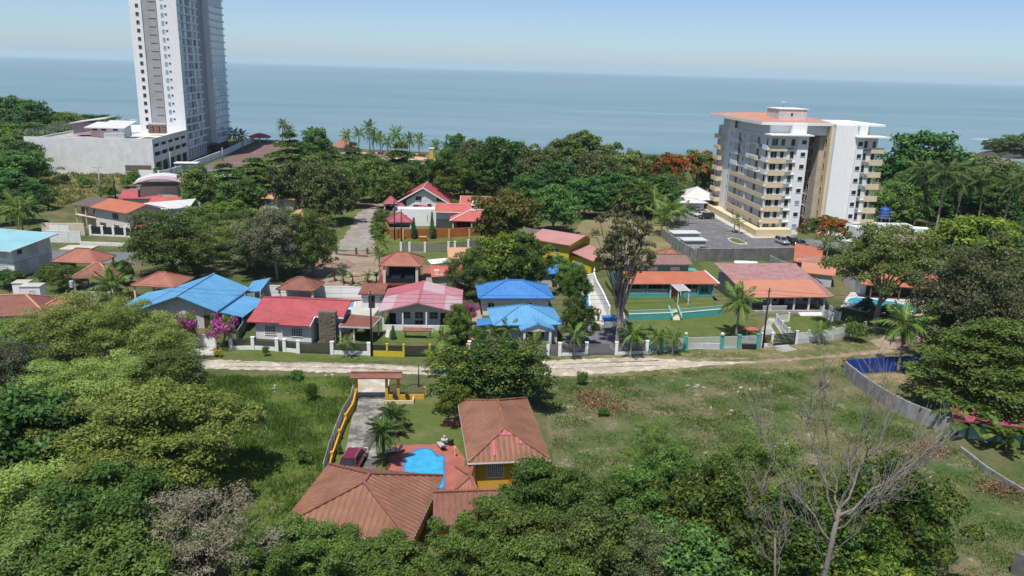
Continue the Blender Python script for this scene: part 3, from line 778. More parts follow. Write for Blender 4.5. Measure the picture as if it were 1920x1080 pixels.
# red roof house with the stone chimney wall
f = Frame((471, 605), (578, 610), 3.0)
t = fthing('red_roofed_house', 'white house with a bright red sheet roof and a brown stone chimney wall', 'house', f)
walls(t, .2, 4.0, 1.0, 8, 3.0, WHITE); walls(t, 4.0, 8.2, .7, 8, 3.0, WHITE, name='front_wall'); walls(t, 8.2, 12, 3.2, 8, 3.0, WHITE, name='entrance_wall')
zr, yr = 4.7, 6.8
roof_faces(t, [[(-.8, .35, 3.0), (3.9, .35, 3.0), (3.9, yr, zr), (-.8, yr, zr)], [(3.9, -.1, 2.9), (8.3, -.1, 2.9), (8.3, yr, zr), (3.9, yr, zr)], [(8.3, 2.4, 3.62), (12.4, 2.4, 3.62), (12.4, yr, zr), (8.3, yr, zr)], [(12.4, 13, 3.1), (-.8, 13, 3.1), (-.8, yr, zr), (12.4, yr, zr)]],
           R_RED, .30, .03, R_RED, [((-.8, yr, zr), (12.4, yr, zr))])
MB().bar((8.32, -.1, 2.8), (8.32, 2.4, 3.5), .1, .2).bar((8.3, 2.36, 3.5), (12.4, 2.36, 3.5), .1, .2).build('fascia', WHITE_C, t)
st = MB().box(9.1, 11.5, 1.4, 2.3, -.2, 4.6); st.build('chimney_wall', STONE, t)
rr = random.Random(4); sm = [boxmesh(.5 * k, .10, .26, STONE) for k in (.7, .9, 1.2)]
for i in range(15):
    x = 9.12
    while x < 11.35:
        k = rr.randrange(3); w = (.35, .45, .6)[k]
        if x + w > 11.52: break
        put(sm[k], 'stone', t, (x + w / 2, 1.385 - rr.uniform(0, .05), .02 + i * .3)); x += w + .03
door(t, 8.75, 3.17, 0, .95, 2.3, m=DOORB); bx(t, 'lamp', 9.05, 3.1, 1.9, .15, .15, .25, DGREY)
window(t, 2.3, .98, 1.05, 1.5, 1.25, 'f', WHITE_C, GLASS, 5, 4); window(t, 6.2, .68, 1.05, 1.5, 1.15, 'f', WHITE_C, GLASS, 5, 4)
shed(t, [(11.9, 1.6, 2.5), (16.5, 2.0, 2.4), (17.0, 6.2, 2.7), (12.2, 5.6, 3.1)], R_TERRA2, .5, .03, name='carport_roof', fascia=GREYP)
posts(t, [(12.0, 2.0), (13.9, 2.1), (16.4, 2.3), (16.6, 5.6)], 2.45, .2, WHITE)
MB().box(12.1, 13.8, 2.3, 2.38, .3, 1.5).build('brown_panel', R_RUST, t); MB().box(12, 13.9, 2.2, 2.5, 0, .3).build('step', GM_conc, t)
gazebo('brown tiled pavilion roof behind the red roof, before the white wall', 565, 563, 6.4, 5.6, 2.5, 1.5, R_TERRA2, WHITE, R_(-4), name='garden_pavilion', cap=R_TERRA)
A = G(696, 578); t = thing('annex', 'small white annex with a brown mono pitch roof by the pale blue pool', 'shed', (A.x, A.y, 0), R_(2))
walls(t, -1.4, 1.9, 0, 3.0, 2.5, WHITE); shed(t, [(-2.0, -.6, 2.5), (2.2, -.6, 2.5), (2.4, 3.4, 3.3), (-1.6, 3.4, 3.3)], R_TERRA2, .4, .03)
door(t, .1, -.03, 0, 1.0, 2.1, m=DARKIN); bx(t, 'lamp', 1.6, -.06, 1.5, .2, .1, .3, DGREY)
sheet('pool_yard', pix((632, 560), (700, 560), (712, 578), (694, 600), (640, 604)), .045, PAVE)
def pool(label, pts, m, z=.09, cop=WHITE, name='swimming_pool'):
    W = [G(*p) for p in pts]; t = thing(name, label, 'swimming pool', (W[0].x, W[0].y, 0))
    MB().poly([(p.x - W[0].x, p.y - W[0].y, z) for p in W]).build('water', m, t)
    c = MB()
    for a, b in zip(W, W[1:] + W[:1]): c.bar((a.x - W[0].x, a.y - W[0].y, z), (b.x - W[0].x, b.y - W[0].y, z), .3, .14)
    c.build('coping', cop, t); return t
pool('small pale blue pool in the white yard behind the red roof', [(646, 578), (664, 579), (667, 566), (646, 565)], POOL_B)
wall_run('garden_wall', 'white back wall of the red roofed house below the banana plants', [(500, 556), (560, 557), (640, 558), (678, 559)], 1.9, .2, WHITE_C, joint=4.0, cap=WHITE)
wall_run('side_wall', 'grey wire fence wall between the blue and the red roofed houses', [(446, 640), (470, 602), (500, 560)], 1.6, .12, mat('green_grey_mesh', (.20, .26, .26), (.14, .18, .18)), 'fence', joint=2.2, jm=STEEL)

# pink roof house
f = Frame((715, 584), (858, 586), 3.0)
t = fthing('pink_roofed_house', 'low pale house with a patchwork pink sheet roof and a lawn in front', 'house', f)
walls(t, .8, 10.4, 2.2, 11.8, 2.85, WHITE, 'y', 1.2)
x0, x1, xm, y0, y1, z, zr = -.4, 11.8, 5.4, -.2, 12.4, 3.0, 4.45
def pk(side, u0, u1, v0, v1, m, lab=None):
    """one sheet of the roof: u along the ridge from front to back, v from eave to ridge"""
    xa = lambda v: (x0 + (xm - x0) * v) if side < 0 else (x1 + (xm - x1) * v); za = lambda v: z + (zr - z) * v; ya = lambda u: y0 + (y1 - y0) * u
    F = [(xa(v0), ya(u1), za(v0)), (xa(v0), ya(u0), za(v0)), (xa(v1), ya(u0), za(v1)), (xa(v1), ya(u1), za(v1))]
    if side > 0: F = [F[1], F[0], F[3], F[2]]
    return F, m, lab
rf = MB().slab([(x0, y1, z - .03), (x0, y0, z - .03), (xm, y0, zr - .03), (xm, y1, zr - .03)], .1).slab([(x1, y0, z - .03), (x1, y1, z - .03), (xm, y1, zr - .03), (xm, y0, zr - .03)], .1).build('roof', R_PINK, t)
for F, m, lab in [pk(-1, 0, .62, 0, .36, R_PINKL, 'faded lilac pink sheet'), pk(-1, 0, .62, .36, .99, R_PINK, 'mid pink sheet'), pk(-1, .62, 1, 0, .99, R_PINKD, 'deep pink sheet'),
                  pk(1, 0, .60, 0, .40, R_PINKL, 'faded lilac pink sheet'), pk(1, 0, .60, .40, .99, R_PINK, 'mid pink sheet'), pk(1, .60, 1, .45, .99, R_PINKL, 'faded lilac pink sheet'), pk(1, .60, 1, 0, .45, R_PINK, 'mid pink sheet')]:
    MB().slab(F, .02, 0, .5, .028).build('roof_sheet', m, rf, label=lab)
MB().bar((xm, y0, zr + .04), (xm, y1, zr + .04), .3, .07).build('ridge_cap', R_PINKD, rf)
posts(t, [(.2, .3), (3.1, .3), (6.6, .3), (10.9, .3)], 2.9, .22, WHITE)
MB().box(.2, 10.4, .22, .4, 0, .85).build('porch_wall', WHITE, t)
for x, w in ((3.4, 1.3), (5.4, 1.2), (7.6, 1.2)): window(t, x, 2.18, 1.3, w, 1.0, 'f', GREYP, GLASS, 1, 1)
window(t, 5.4, 2.18, .2, 1.2, .8, 'f', GREYP, GLASS); door(t, 1.4, 2.15, 0, 1.0, 2.1, m=DARKIN); door(t, 9.4, 2.15, 0, 1.6, 2.2, m=DARKIN)
bx(t, 'bench', 7.0, -.3, 0, 1.2, .4, .5, WHITE)
sheet('front_lawn', pix((716, 640), (722, 606), (860, 608), (870, 648)), .02, GM_lawn)
sheet('garden_path', pix((722, 632), (728, 606), (733, 606), (729, 634)), .04, PAVE)
A = G(783, 634); t = thing('gate_canopy', 'little brown tiled canopy over a frame behind the black gate', 'canopy', (A.x, A.y, 0))
gable(t, -2.1, 2.1, -.5, .5, 1.25, .35, R_TERRA2, 'x', .3, .03); posts(t, [(-1.8, 0), (1.8, 0)], 1.3, .14, WOOD)

# two blue hip roofs
f = Frame((898, 558), (1042, 558), 3.2)
t = fthing('blue_roofed_house', 'rear white house with a royal blue hip roof behind the other blue one', 'house', f)
walls(t, .7, 11.2, .8, 7.2, 3.1, WHITE); hip(t, -.1, 12.0, -.1, 8.0, 3.1, 1.9, R_BLUE2, .5, .035, R_BLUE2, ridge=2.5)
window(t, 2, .78, 1.2, 1.0, .9, 'f'); window(t, 8, .78, 1.2, 1.0, .9, 'f')
f = Frame((928, 609), (1052, 607), 3.0)
t = fthing('blue_roofed_house', 'front pale house with a lighter blue hip roof and gabled porch behind the louvre fence', 'house', f)
walls(t, .5, 9.2, .6, 7.2, 2.95, GREYP); hip(t, -.3, 9.9, -.2, 8.0, 2.95, 1.75, R_BLUE, .5, .035, R_BLUE, ridge=1.2)
gable(t, 3.4, 8.3, -2.0, 3.4, 2.75, .95, R_BLUE, 'y', .5, .03, R_BLUE, name='porch_roof')
MB().box(4.0, 7.8, -1.5, .6, -.1, .14).build('porch_floor', GM_conc, t)
MB().poly([(3.8, -1.7, 2.75), (7.9, -1.7, 2.75), (5.85, -1.7, 3.55)]).poly([(3.8, -1.6, 2.75), (7.9, -1.6, 2.75), (5.85, -1.6, 3.55)][::-1]).box(3.8, 7.9, -1.72, -1.58, 2.45, 2.75).build('porch_gable', WHITE, t)
posts(t, [(4.0, -1.6), (7.7, -1.6)], 2.5, .34, WHITE)
window(t, 5.85, .57, .15, 2.9, 2.15, 'f', WHITE_C, GLASS, 2, 0)
shed(t, [(-2.4, 1.8, 2.3), (-.2, 1.8, 2.5), (-.2, 4.2, 2.7), (-2.2, 4.2, 2.6)], R_BLUE2, .5, .03, name='side_roof'); walls(t, -2.1, .4, 2.1, 4, 2.2, GREYP, name='side_wall')
sheet('side_path', pix((884, 640), (886, 580), (902, 575), (908, 640)), .035, mat('sand_path', up_(200, 175, 150)))
A = G(1017, 538); t = thing('blue_roofed_shed', 'royal blue roofed outbuilding half hidden behind the leafy tree', 'shed', (A.x, A.y, 0), R_(6))
walls(t, -3.6, 3.4, 0, 4.5, 2.6, GREYP); gable(t, -4, 3.8, -.5, 5, 2.6, 1.0, R_BLUE2, 'x', .5, .03); door(t, 2.2, -.03, 0, .9, 2.0)
# white walled pool garden
sheet('white_paving', pix((1072, 540), (1112, 530), (1142, 598), (1120, 640), (1068, 615)), .03, PAVE)
sheet('forecourt', pix((1050, 650), (1068, 606), (1142, 600), (1178, 650), (1176, 664), (1050, 664)), .035, GM_asphalt, .05, 1, 5)
wall_run('pool_wall', 'tall white wall round the small blue pool, ending in a white finial', [(1066, 548), (1080, 540), (1113, 533), (1118, 548), (1128, 566), (1142, 598)], 2.1, .25, WHITE_C, joint=3.0)
A = G(1113, 533); t = thing('finial', 'white finial on the corner of the white pool wall', 'ornament', (A.x, A.y, 2.1)); MB().lathe([(.25, 0), (.25, .2), (.1, .3), (.2, .6), (.02, 1.1)], 8).build('spike', WHITE_C, t)
pool('small deep blue pool inside the white walled garden', [(1082, 590), (1108, 592), (1104, 552), (1086, 555)], POOL)
for (px, py, lab) in ((1156, 653, 'white ring planter round the tall brown tree'), (1068, 646, 'white ring planter round the dark mango tree by the drive'), (1120, 610, 'white ring planter round the small trunk by the white wall')):
    A = G(px, py); t = thing('ring_planter', lab, 'planter', (A.x, A.y, 0)); MB().lathe([(1.0, -.1), (1.0, .35), (.82, .35), (.82, .1)], 14).build('ring', WHITE_C, t)
    MB().lathe([(.8, .1), (.01, .16)], 12).build('soil', mat('planter_soil', (.1, .07, .05)), t)
A = G(1142, 622); t = thing('awning', 'small royal blue awning between the white wall and the tall tree', 'awning', (A.x, A.y, 0), R_(10))
shed(t, [(-1.1, -.7, 2.0), (1.1, -.7, 2.0), (1.1, .9, 2.35), (-1.1, .9, 2.35)], R_BLUE2, .5, .02); posts(t, [(-.95, -.5), (.95, -.5), (-.95, .7), (.95, .7)], 2.0, .08, WHITE_M)
A = G(1120, 606); t = thing('sculptural_trunk', 'twisted dry trunk standing in the white ring planter', 'tree', (A.x, A.y, 0))
MB().tube([(0, 0, 0), (.15, 0, .9), (-.15, 0, 1.6), (.1, 0, 2.4)], [.16, .2, .16, .08], 6).tube([(.05, 0, 1.2), (.45, 0, 1.7), (.4, 0, 2.3)], [.12, .1, .06], 5).build('trunk', WOOD, t)
wall_run('blue_wall', 'pale blue and white wall along the right side of the forecourt', [(1178, 662), (1170, 620), (1164, 580), (1150, 530), (1140, 500)], 1.8, .15, mat('pale_blue_paint', (.45, .58, .66), scale=.5, var=.12), joint=3.0)

# teal two storey house on its terrace
f = Frame((1165, 532), (1344, 532), 3.4)
ter = [G(1180, 600), G(1264, 597), G(1354, 590), f.w(17.5, 12), f.w(0, 12)]
struct('terrace', MB().prism([tuple(p) for p in ter], -.2, .85), GM_lawn)
t = fthing('teal_house', 'teal two storey house with a bright orange porch roof and rusted upper roof', 'house', f)
walls(t, .6, 16.4, 2.4, 11, 3.4, TEAL); walls(t, 1.2, 13.0, 4.4, 10.6, 5.9, TEAL, z0=3.4, name='upper_wall')
roof_faces(t, [[(-.3, -.1, 3.4), (17.2, -.1, 3.4), (16.0, 4.4, 4.55), (.3, 4.4, 4.55)], [(17.2, -.1, 3.4), (17.4, 9, 3.4), (16.0, 4.4, 4.55)]], R_ORANGE2, .25, .025, WHITE, [((17.2, -.1, 3.4), (16.0, 4.4, 4.55))])
roof_faces(t, [[(.6, 3.7, 5.85), (13.6, 3.7, 5.85), (13.4, 7.6, 6.75), (.6, 7.6, 6.75)], [(13.6, 11.4, 5.85), (.6, 11.4, 5.85), (.6, 7.6, 6.75), (13.4, 7.6, 6.75)]], R_RUST, .5, .03, R_GREY, [((.6, 7.6, 6.75), (13.4, 7.6, 6.75))], name='upper_roof')
for x, y, w, d in ((9.2, 8.4, 4.0, 3.4),): hip(t, x, x + w, y, y + d, 6.3, .9, R_TILE, .3, .03, R_TILE, name='stair_roof')
for x in (3.0, 6.6, 10.6): window(t, x, 4.38, 3.95, 1.5, 1.25, 'f', WHITE_C, GLASS_P, 3, 2)
MB().box(.8, 8.6, .5, .62, .85, 1.55).box(10.6, 13.6, .5, .62, .85, 1.55).build('porch_parapet', TEAL, t)
gr = MB()
for x0_, x1_ in ((.9, 4.6), (4.9, 8.5), (10.6, 13.5)):
    n = int((x1_ - x0_) / .16)
    for i in range(n): gr.box(x0_ + i * .16, x0_ + i * .16 + .05, .54, .58, 1.55, 2.25)
    gr.box(x0_, x1_, .53, .59, 2.25, 2.31)
gr.build('white_grille', WHITE_M, t)
posts(t, [(.8, .56), (4.75, .56), (8.7, .56), (13.7, .56), (16.3, .56)], 3.4, .26, TEAL)
for x, w in ((2.6, 2.6), (6.6, 2.4), (11.8, 2.4)): window(t, x, 2.37, 1.4, w, 1.5, 'f', TEAL_L, DARKIN, 2, 0)
window(t, 14.8, 2.37, 1.9, 1.3, 1.1, 'f', TEAL, GLASS, 2, 0); MB().box(13.8, 16.3, .7, .8, .85, 3.0).build('side_screen', TEAL, t); window(t, 14.9, .68, 1.7, 1.3, 1.0, 'f', TEAL, GLASS, 1, 0)
MB().box(8.8, 10.5, .8, 1.4, .85, 3.0).build('entrance_screen', R_CORAL, t)
# terrace front wall, stairs and pergola
A = ter[0]; t = thing('retaining_wall', 'teal retaining wall with a white balustrade below the teal house', 'wall', (A.x, A.y, 0))
for a, b in ((G(1178, 601), G(1263, 598)), (G(1274, 598), G(1353, 591))):
    d = b - a; ang = math.atan2(d.y, d.x); c = (a + b) / 2 - A
    bx(t, 'wall_length', c.x, c.y, -.3, d.length, .22, 1.35, TEAL, ang); bx(t, 'coping', c.x, c.y, 1.05, d.length, .3, .08, WHITE, ang)
    n = int(d.length / .2); m_ = MB()
    for i in range(n): x = -d.length / 2 + d.length * (i + .5) / n; m_.box(x - .04, x + .04, -.03, .03, 1.13, 1.6)
    m_.box(-d.length / 2, d.length / 2, -.06, .06, 1.6, 1.68)
    o = m_.build('balustrade', TEAL_L, t, loc=(c.x, c.y, 0)); o.rotation_euler.z = ang
A = G(1268, 600); t = thing('garden_stairs', 'narrow pale stairs rising through the teal retaining wall', 'stairs', (A.x, A.y, 0), R_(4))
for i in range(7): MB().box(-.6, .6, -.2 + i * .36, -.2 + i * .36 + .4, -.1, .15 * (i + 1)).build('step', BEIGE, t)
for x in (-.75, .75): MB().slab([(x - .09, -.3, .85), (x + .09, -.3, .85), (x + .09, 2.4, 1.75), (x - .09, 2.4, 1.75)], .5).build('side_wall', TEAL_L, t)
A = f.w(9.7, -1.3); t = thing('pergola', 'white slatted pergola over the stairs of the teal house', 'pergola', (A.x, A.y, .85), f.a)
posts(t, [(-.9, -2.6), (.9, -2.6), (-.9, 1.6), (.9, 1.6)], 2.3, .14, WHITE_M)
for x in (-.9, .9): MB().box(x - .05, x + .05, -2.9, 1.9, 2.3, 2.42).build('beam', WHITE_M, t)
for i in range(9): MB().box(-1.15, 1.15, -2.8 + i * .56, -2.8 + i * .56 + .14, 2.42, 2.52).build('slat', WHITE_M, t)
fence('handrail', 'white handrail beside the porch of the teal house', [(1290, 556), (1310, 557), (1332, 556)], 1.6, 0, WHITE, WHITE_M, WHITE_M, post_w=.1, bars=.2, hfill=1.5, cap=False)
sheet('sloping_lawn', pix((1180, 602), (1262, 600), (1354, 586), (1420, 600), (1425, 640), (1290, 650), (1185, 650)), .02, GM_lawn, .2, 1.5, 9)

# orange roofed house on the right
f = Frame((1406, 557), (1547, 556), 3.0)
t = fthing('orange_roofed_house', 'grey house with an orange roof fading to mauve and an open porch', 'house', f)
walls(t, .6, 13.6, 4.0, 15.5, 3.3, GREYP)
MB().prism([(.6, .5), (.75, .5), (.75, 4), (.6, 4)], -.2, 3.0).build('porch_side_wall', GREYP, t)
yb, zb, ym_, zm = 15.5, 4.9, 7.4, 3.95
shed(t, [(-.3, -.2, 3.0), (13.5, -.3, 3.0), (14.3, ym_, zm), (-.3, ym_, zm)], R_ORANGE, .3, .025)
shed(t, [(-.3, ym_, zm + .0), (14.3, ym_, zm + .0), (15.2, yb, zb), (-.4, yb, zb)], R_MAUVE, .4, .03, name='rear_roof')
shed(t, [(13.5, -.3, 2.98), (15.6, 1.5, 2.6), (17.6, 12.5, 2.8), (14.9, 13, 4.6)], R_MAUVE, .4, .03, name='side_roof')
posts(t, [(3.9, .4), (8.0, .4), (10.6, .4), (13.3, .4)], 3.0, .26, WHITE); MB().box(.6, 14.0, .2, 4.2, -.1, .5).build('porch_floor', GM_conc, t)
for i, y in enumerate((2.2, 5.2, 9.6)): window(t, .6, y, 1.0, 1.8, 1.4, 'l', GREYP, DARKIN, 2, 0)
for x, w in ((5.6, 2.2), (9.6, 1.6), (12, 1.2)): window(t, x, 3.98, 1.1, w, 1.3, 'f', WHITE_C, GLASS, 2, 1)
door(t, 7.6, 3.97, .5, 1.0, 2.1)
m_ = MB()
for i in range(26): m_.box(2.6 + i * .16, 2.6 + i * .16 + .06, .22, .27, .5, 1.3)
m_.box(2.5, 6.8, .2, .3, 1.3, 1.38).build('porch_balustrade', WHITE, t)
for i in range(3): MB().box(8.6, 13.9, -.5 - .35 * i, -.1 - .35 * i, -.1, .36 - .12 * i).build('step', WHITE, t)
# railing at right of the porch
fence('slatted_fence', 'white slatted fence stepping down at the right of the orange roofed house', [(1518, 571), (1530, 580), (1542, 592), (1560, 604)], 1.5, .2, WHITE, WHITE, None, 4, WHITE, .2)
fence('slatted_fence', 'second white slatted fence beside the dark spreading tree', [(1534, 566), (1548, 580), (1562, 592), (1574, 602)], 1.5, .2, WHITE, WHITE, None, 4, WHITE, .2)
sheet('terrace_lawn', pix((1462, 612), (1470, 596), (1545, 592), (1598, 606), (1545, 626), (1480, 630)), .03, GM_lawn, .1, 1, 4)
sheet('concrete_drive', pix((1425, 622), (1442, 596), (1452, 596), (1480, 648), (1462, 652), (1446, 650)), .04, GM_conc)
sheet('grass_strip', pix((1446, 612), (1450, 604), (1474, 640), (1468, 646)), .055, GM_lawn)

# ---------------------------------------------------------------- street fences
fence('street_fence', 'white pillared fence with dark mesh panels in front of the red roofed house', [(434, 656), (475, 655), (520, 658), (534, 659), (560, 662), (623, 664), (692, 666)], 1.75, .55, WHITE_C, WHITE_C, None, 0, mat('dark_mesh', (.06, .058, .055), rough=.8), .45, gates=(2, 4), bars=.065)
fence('street_fence', 'yellow based fence with black slats and gate before the pink roofed house', [(697, 667), (726, 668), (757, 669), (806, 669), (876, 668)], 1.75, .75, LEMON, LEMON, None, 7, BLACK, .26, gates=(2,))
fence('street_fence', 'white pillared fence with grey louvres before the front blue roofed house', [(880, 664), (974, 665), (1027, 666), (1049, 667), (1099, 666), (1155, 665), (1212, 663)], 1.85, .42, WHITE_C, WHITE_C, None, 9, MGREY, .42, gates=(2, 4))
fence('street_fence', 'turquoise and white fence with a pale sliding gate below the teal house', [(1216, 661), (1238, 660), (1284, 656), (1352, 654), (1384, 653), (1420, 652)], 2.0, .15, TEAL_L, TEAL, None, 0, WHITE_M, .5, gates=(2,), bars=.12)
bx_ = G(1318, 654.5); t = thing('sliding_gate', 'pale sheet base of the sliding gate below the teal house', 'gate', (bx_.x, bx_.y, 0), R_(2)); MB().box(-2.35, 2.35, -.13, -.06, .1, .85).build('sheet', GREYP, t); MB().box(-2.4, 2.4, -.14, -.05, .85, .93).box(-2.4, 2.4, -.14, -.05, .04, .1).build('rail', WHITE_M, t)
for k, x in enumerate((1284, 1352)):
    q = G(x, 655); t = thing('gate_lamp', ('white ball lamp on the left turquoise gate pillar', 'white ball lamp on the right turquoise gate pillar')[k], 'lamp', (q.x, q.y, 2.07)); MB().lathe([(.1, 0), (.22, .12), (.26, .28), (.18, .45), (.02, .5)], 8).build('globe', WHITE_C, t)
q = G(1402, 652); t = thing('bin_cage', 'black refuse bin cage beside the turquoise pillar', 'bin', (q.x, q.y, 0)); c_ = MB().box(-1.0, 1.0, -.8, -.3, .1, .75)
c_.build('bin', BLACK, t); bx(t, 'leg', -.9, -.55, 0, .06, .4, .1, BLACK); bx(t, 'leg', .9, -.55, 0, .06, .4, .1, BLACK)
q = G(1408, 640); t = thing('well_canopy', 'tiny red roofed shelter behind the turquoise fence', 'shelter', (q.x, q.y, 0)); hip(t, -.9, .9, -.5, .5, 1.9, .3, R_CORAL, .2, .02); posts(t, [(-.7, 0), (.7, 0)], 1.9, .12, TEAL_L)
fence('street_fence', 'pale grey fence with white slats and black gate before the orange roofed house', [(1428, 650), (1446, 649), (1492, 645)], 2.0, .5, WHITE, WHITE, None, 6, BLACK, .35, gates=(1,))
fence('street_wall', 'stepped pale grey wall with slatted openings at the right end of the street', [(1492, 645), (1514, 643), (1537, 641), (1560, 637), (1580, 633), (1602, 629), (1620, 626)], 1.95, .85, GREYP, GREYP, None, 4, WHITE, .3, cat='wall')
fence('terrace_railing', 'white slatted terrace railing beside the concrete drive', [(1491, 644), (1478, 632), (1466, 619), (1455, 606), (1478, 603)], 1.45, .35, WHITE, WHITE, None, 5, WHITE, .25)
sheet('entry_apron', pix((1452, 655), (1478, 648), (1495, 656), (1470, 661)), .045, GM_conc)
sheet('white_apron', pix((352, 666), (362, 650), (404, 652), (400, 668)), .045, PAVE)
q = G(382, 651); t = thing('metal_gate', 'white sheet metal gate with a rounded top between the bougainvilleas', 'gate', (q.x, q.y, 0), R_(-2))
n = 14
for s in (-1, 1):
    a = MB()
    for i in range(n // 2):
        xa, xb = s * 1.62 * i / (n // 2), s * 1.62 * (i + .97) / (n // 2); h0 = 1.9 - .55 * (abs(xa) / 1.62) ** 2
        a.box(min(xa, xb), max(xa, xb), -.02, .02 + .015 * (i % 2), .1, h0)
    a.build('leaf', WHITE_C, t)
for x in (-1.75, 1.75): bx(t, 'post', x, 0, -.1, .2, .2, 1.7, GREYP)
# ------------------------------------------------------------------ houses further back
# cream two storey house (left)
f = Frame((172, 387), (240, 399), 5.6)
t = fthing('cream_house', 'cream two storey house with an orange gable roof and a grey sheet wing', 'house', f)
L = f.L
walls(t, .4, L - .5, .5, 8.5, 5.5, CREAM, 'x', 1.2)
walls(t, -8.5, .4, 2.5, 9.0, 5.0, BEIGE, name='wing_wall')
shed(t, [(-.2, -.5, 5.5), (L + .2, -.5, 5.5), (L + .3, 4.6, 6.9), (-.1, 4.6, 6.9)], R_ORANGE2, .5, .03)
shed(t, [(L + .3, 9.5, 5.4), (-.1, 9.5, 5.4), (-.1, 4.6, 6.9), (L + .3, 4.6, 6.9)], R_ORANGE2, .5, .03, name='rear_roof')
shed(t, [(-10.5, 1.2, 4.7), (-.2, .4, 5.35), (-.1, 5.2, 6.8), (-9.2, 5.6, 6.2)], R_GREY, .5, .03, name='wing_roof')
shed(t, [(-.1, 10, 5.3), (-9.5, 10, 4.9), (-9.2, 5.6, 6.2), (-.1, 5.2, 6.8)], R_GREY, .5, .03, name='wing_rear_roof')
for x, z, w in ((2.8, .9, 2.0), (7.6, .9, 2.0), (7.6, 3.5, 2.0)):
    if x < L - 1: window(t, x, .48, z, w, 1.3, 'f', CREAM, GLASS, 2, 0)
for x in (-6.8, -2.4): window(t, x, 2.48, 3.0, 2.2, 1.2, 'f', BEIGE, GLASS, 2, 0)
for y, z in ((2.2, 3.4), (4.5, 1.0)): window(t, L - .5, y, z, 1.0, 1.4, 'r', CREAM, GLASS, 1, 0)
posts(t, [(-8.4, 1.4), (-4.4, 1.2), (-.3, 1.0)], 4.7, .25, BEIGE); MB().box(-8.5, .2, 1.0, 2.5, 2.6, 2.75).build('balcony', BEIGE, t)
MB().box(L - .4, L + 2.4, 1.0, 5.5, 2.5, 2.65).build('side_canopy', R_CORAL, t); posts(t, [(L + 2.2, 1.2), (L + 2.2, 5.2)], 2.5, .12, DGREY)
fence('front_wall', 'low white wall with black panels in front of the cream house', [(171, 441), (193, 442), (214, 443), (236, 444), (257, 446), (268, 446)], 2.2, .3, WHITE_C, WHITE_C, BLACK, 0, BLACK, .5, hfill=2.0, cat='wall')
wall_run('boundary_wall', 'long white wall beside the asphalt street left of the black panelled one', [(88, 454), (130, 455), (153, 455)], 2.4, .25, WHITE, joint=6.0, cap=WHITE)
wall_run('beige_wall', 'beige street wall with a white gate in front of the grey sheet wing', [(80, 440), (104, 441), (123, 441), (160, 441)], 2.7, .3, BEIGE, joint=5.0)
A = G(114, 442); t = thing('garage_gate', 'white garage gate in the beige street wall', 'gate', (A.x, A.y - .3, 0)); bx(t, 'leaf', -1.1, 0, .1, 2.1, .1, 2.3, WHITE_C); bx(t, 'leaf', 1.1, 0, .1, 2.1, .1, 2.3, WHITE_C)
sheet('front_grass', pix((165, 450), (270, 453), (272, 459), (160, 456)), .03, GM_lawn)
wall_run('low_wall', 'low pale wall along the far side of the asphalt street', [(150, 459), (210, 461), (262, 463)], .7, .3, WHITE, joint=5.0)
A = G(148, 466); t = thing('concrete_slab', 'flat pale concrete slab lying beside the asphalt street', 'slab', (A.x, A.y, 0)); MB().box(-3, 3, -2, 2, 0, .25).build('slab', PAVE, t)

# pink and white arched roof house and its neighbours
A = G(305, 392); t = thing('arched_roof_house', 'beige house with a faded pink and white curved roof by the lane', 'house', (A.x, A.y, 0), R_(18))
walls(t, -5, 4, 0, 9, 6.0, BEIGE)
n = 8
for side, m in ((0, R_PINKL), (1, R_WHITE)):
    a = MB()
    for i in range(n):
        xs = [(-6.5 + 12.5 * (i + k) / n) for k in (0, 1)]; zs = [6.0 + 2.2 * math.sin(math.pi * (.12 + .76 * (i + k) / n)) for k in (0, 1)]
        y0, y1 = (-1.5, 4.5) if not side else (4.5, 10.5)
        a.slab([(xs[0], y0, zs[0]), (xs[1], y0, zs[1]), (xs[1], y1, zs[1]), (xs[0], y1, zs[0])], .1)
    a.build('roof', m, t, label=('faded pink half of the curved roof', 'white half of the curved roof')[side])
window(t, -3, -.02, 1.0, 1.4, 1.2); window(t, 1, -.02, 1.0, 1.4, 1.2); window(t, 4, 4, 3.5, 1.6, 1.3, 'r')
A = G(262, 393); t = thing('red_roofed_cottage', 'small house with a maroon red roof left of the curved roof', 'house', (A.x, A.y, 0), R_(8))
walls(t, -4, 4, 0, 7, 3, CREAM, 'x', 1.4); gable(t, -4.8, 5.4, -.8, 7.8, 3.0, 1.7, R_RED, 'x', .5, .03)
A = G(318, 402); t = thing('red_tiled_porch', 'orange red tiled porch roof in front of the curved roof house', 'house', (A.x, A.y, 0), R_(10))
walls(t, -4.5, 3.5, 0, 5, 2.6, CREAM); shed(t, [(-5.3, -.9, 2.5), (4.5, -.9, 2.5), (4.2, 5, 3.7), (-5, 5, 3.7)], R_CORAL, .4, .03); window(t, -3.2, -.02, .9, 1.3, 1.2)
A = G(296, 424); t = thing('warehouse', 'white shed with a bright white mono pitch roof beside the cream house', 'shed', (A.x, A.y, 0), R_(10))
walls(t, -4.8, 7.2, 0, 9, 3.4, WHITE); shed(t, [(-5.6, -.7, 3.4), (7.6, -.7, 4.6), (7.0, 9.5, 5.0), (-5.2, 9.5, 3.7)], R_WHITE, .5, .03)
MB().prism([(-4.8, -.05), (7.2, -.05), (7.2, .1), (-4.8, .1)], 2.5, [3.4, 4.5, 4.5, 3.4]).build('gable_wall', WHITE, t)
A = G(272, 436); t = thing('teal_shopfront', 'little teal fronted porch with a red awning at the side of the cream house', 'kiosk', (A.x, A.y, 0), R_(5))
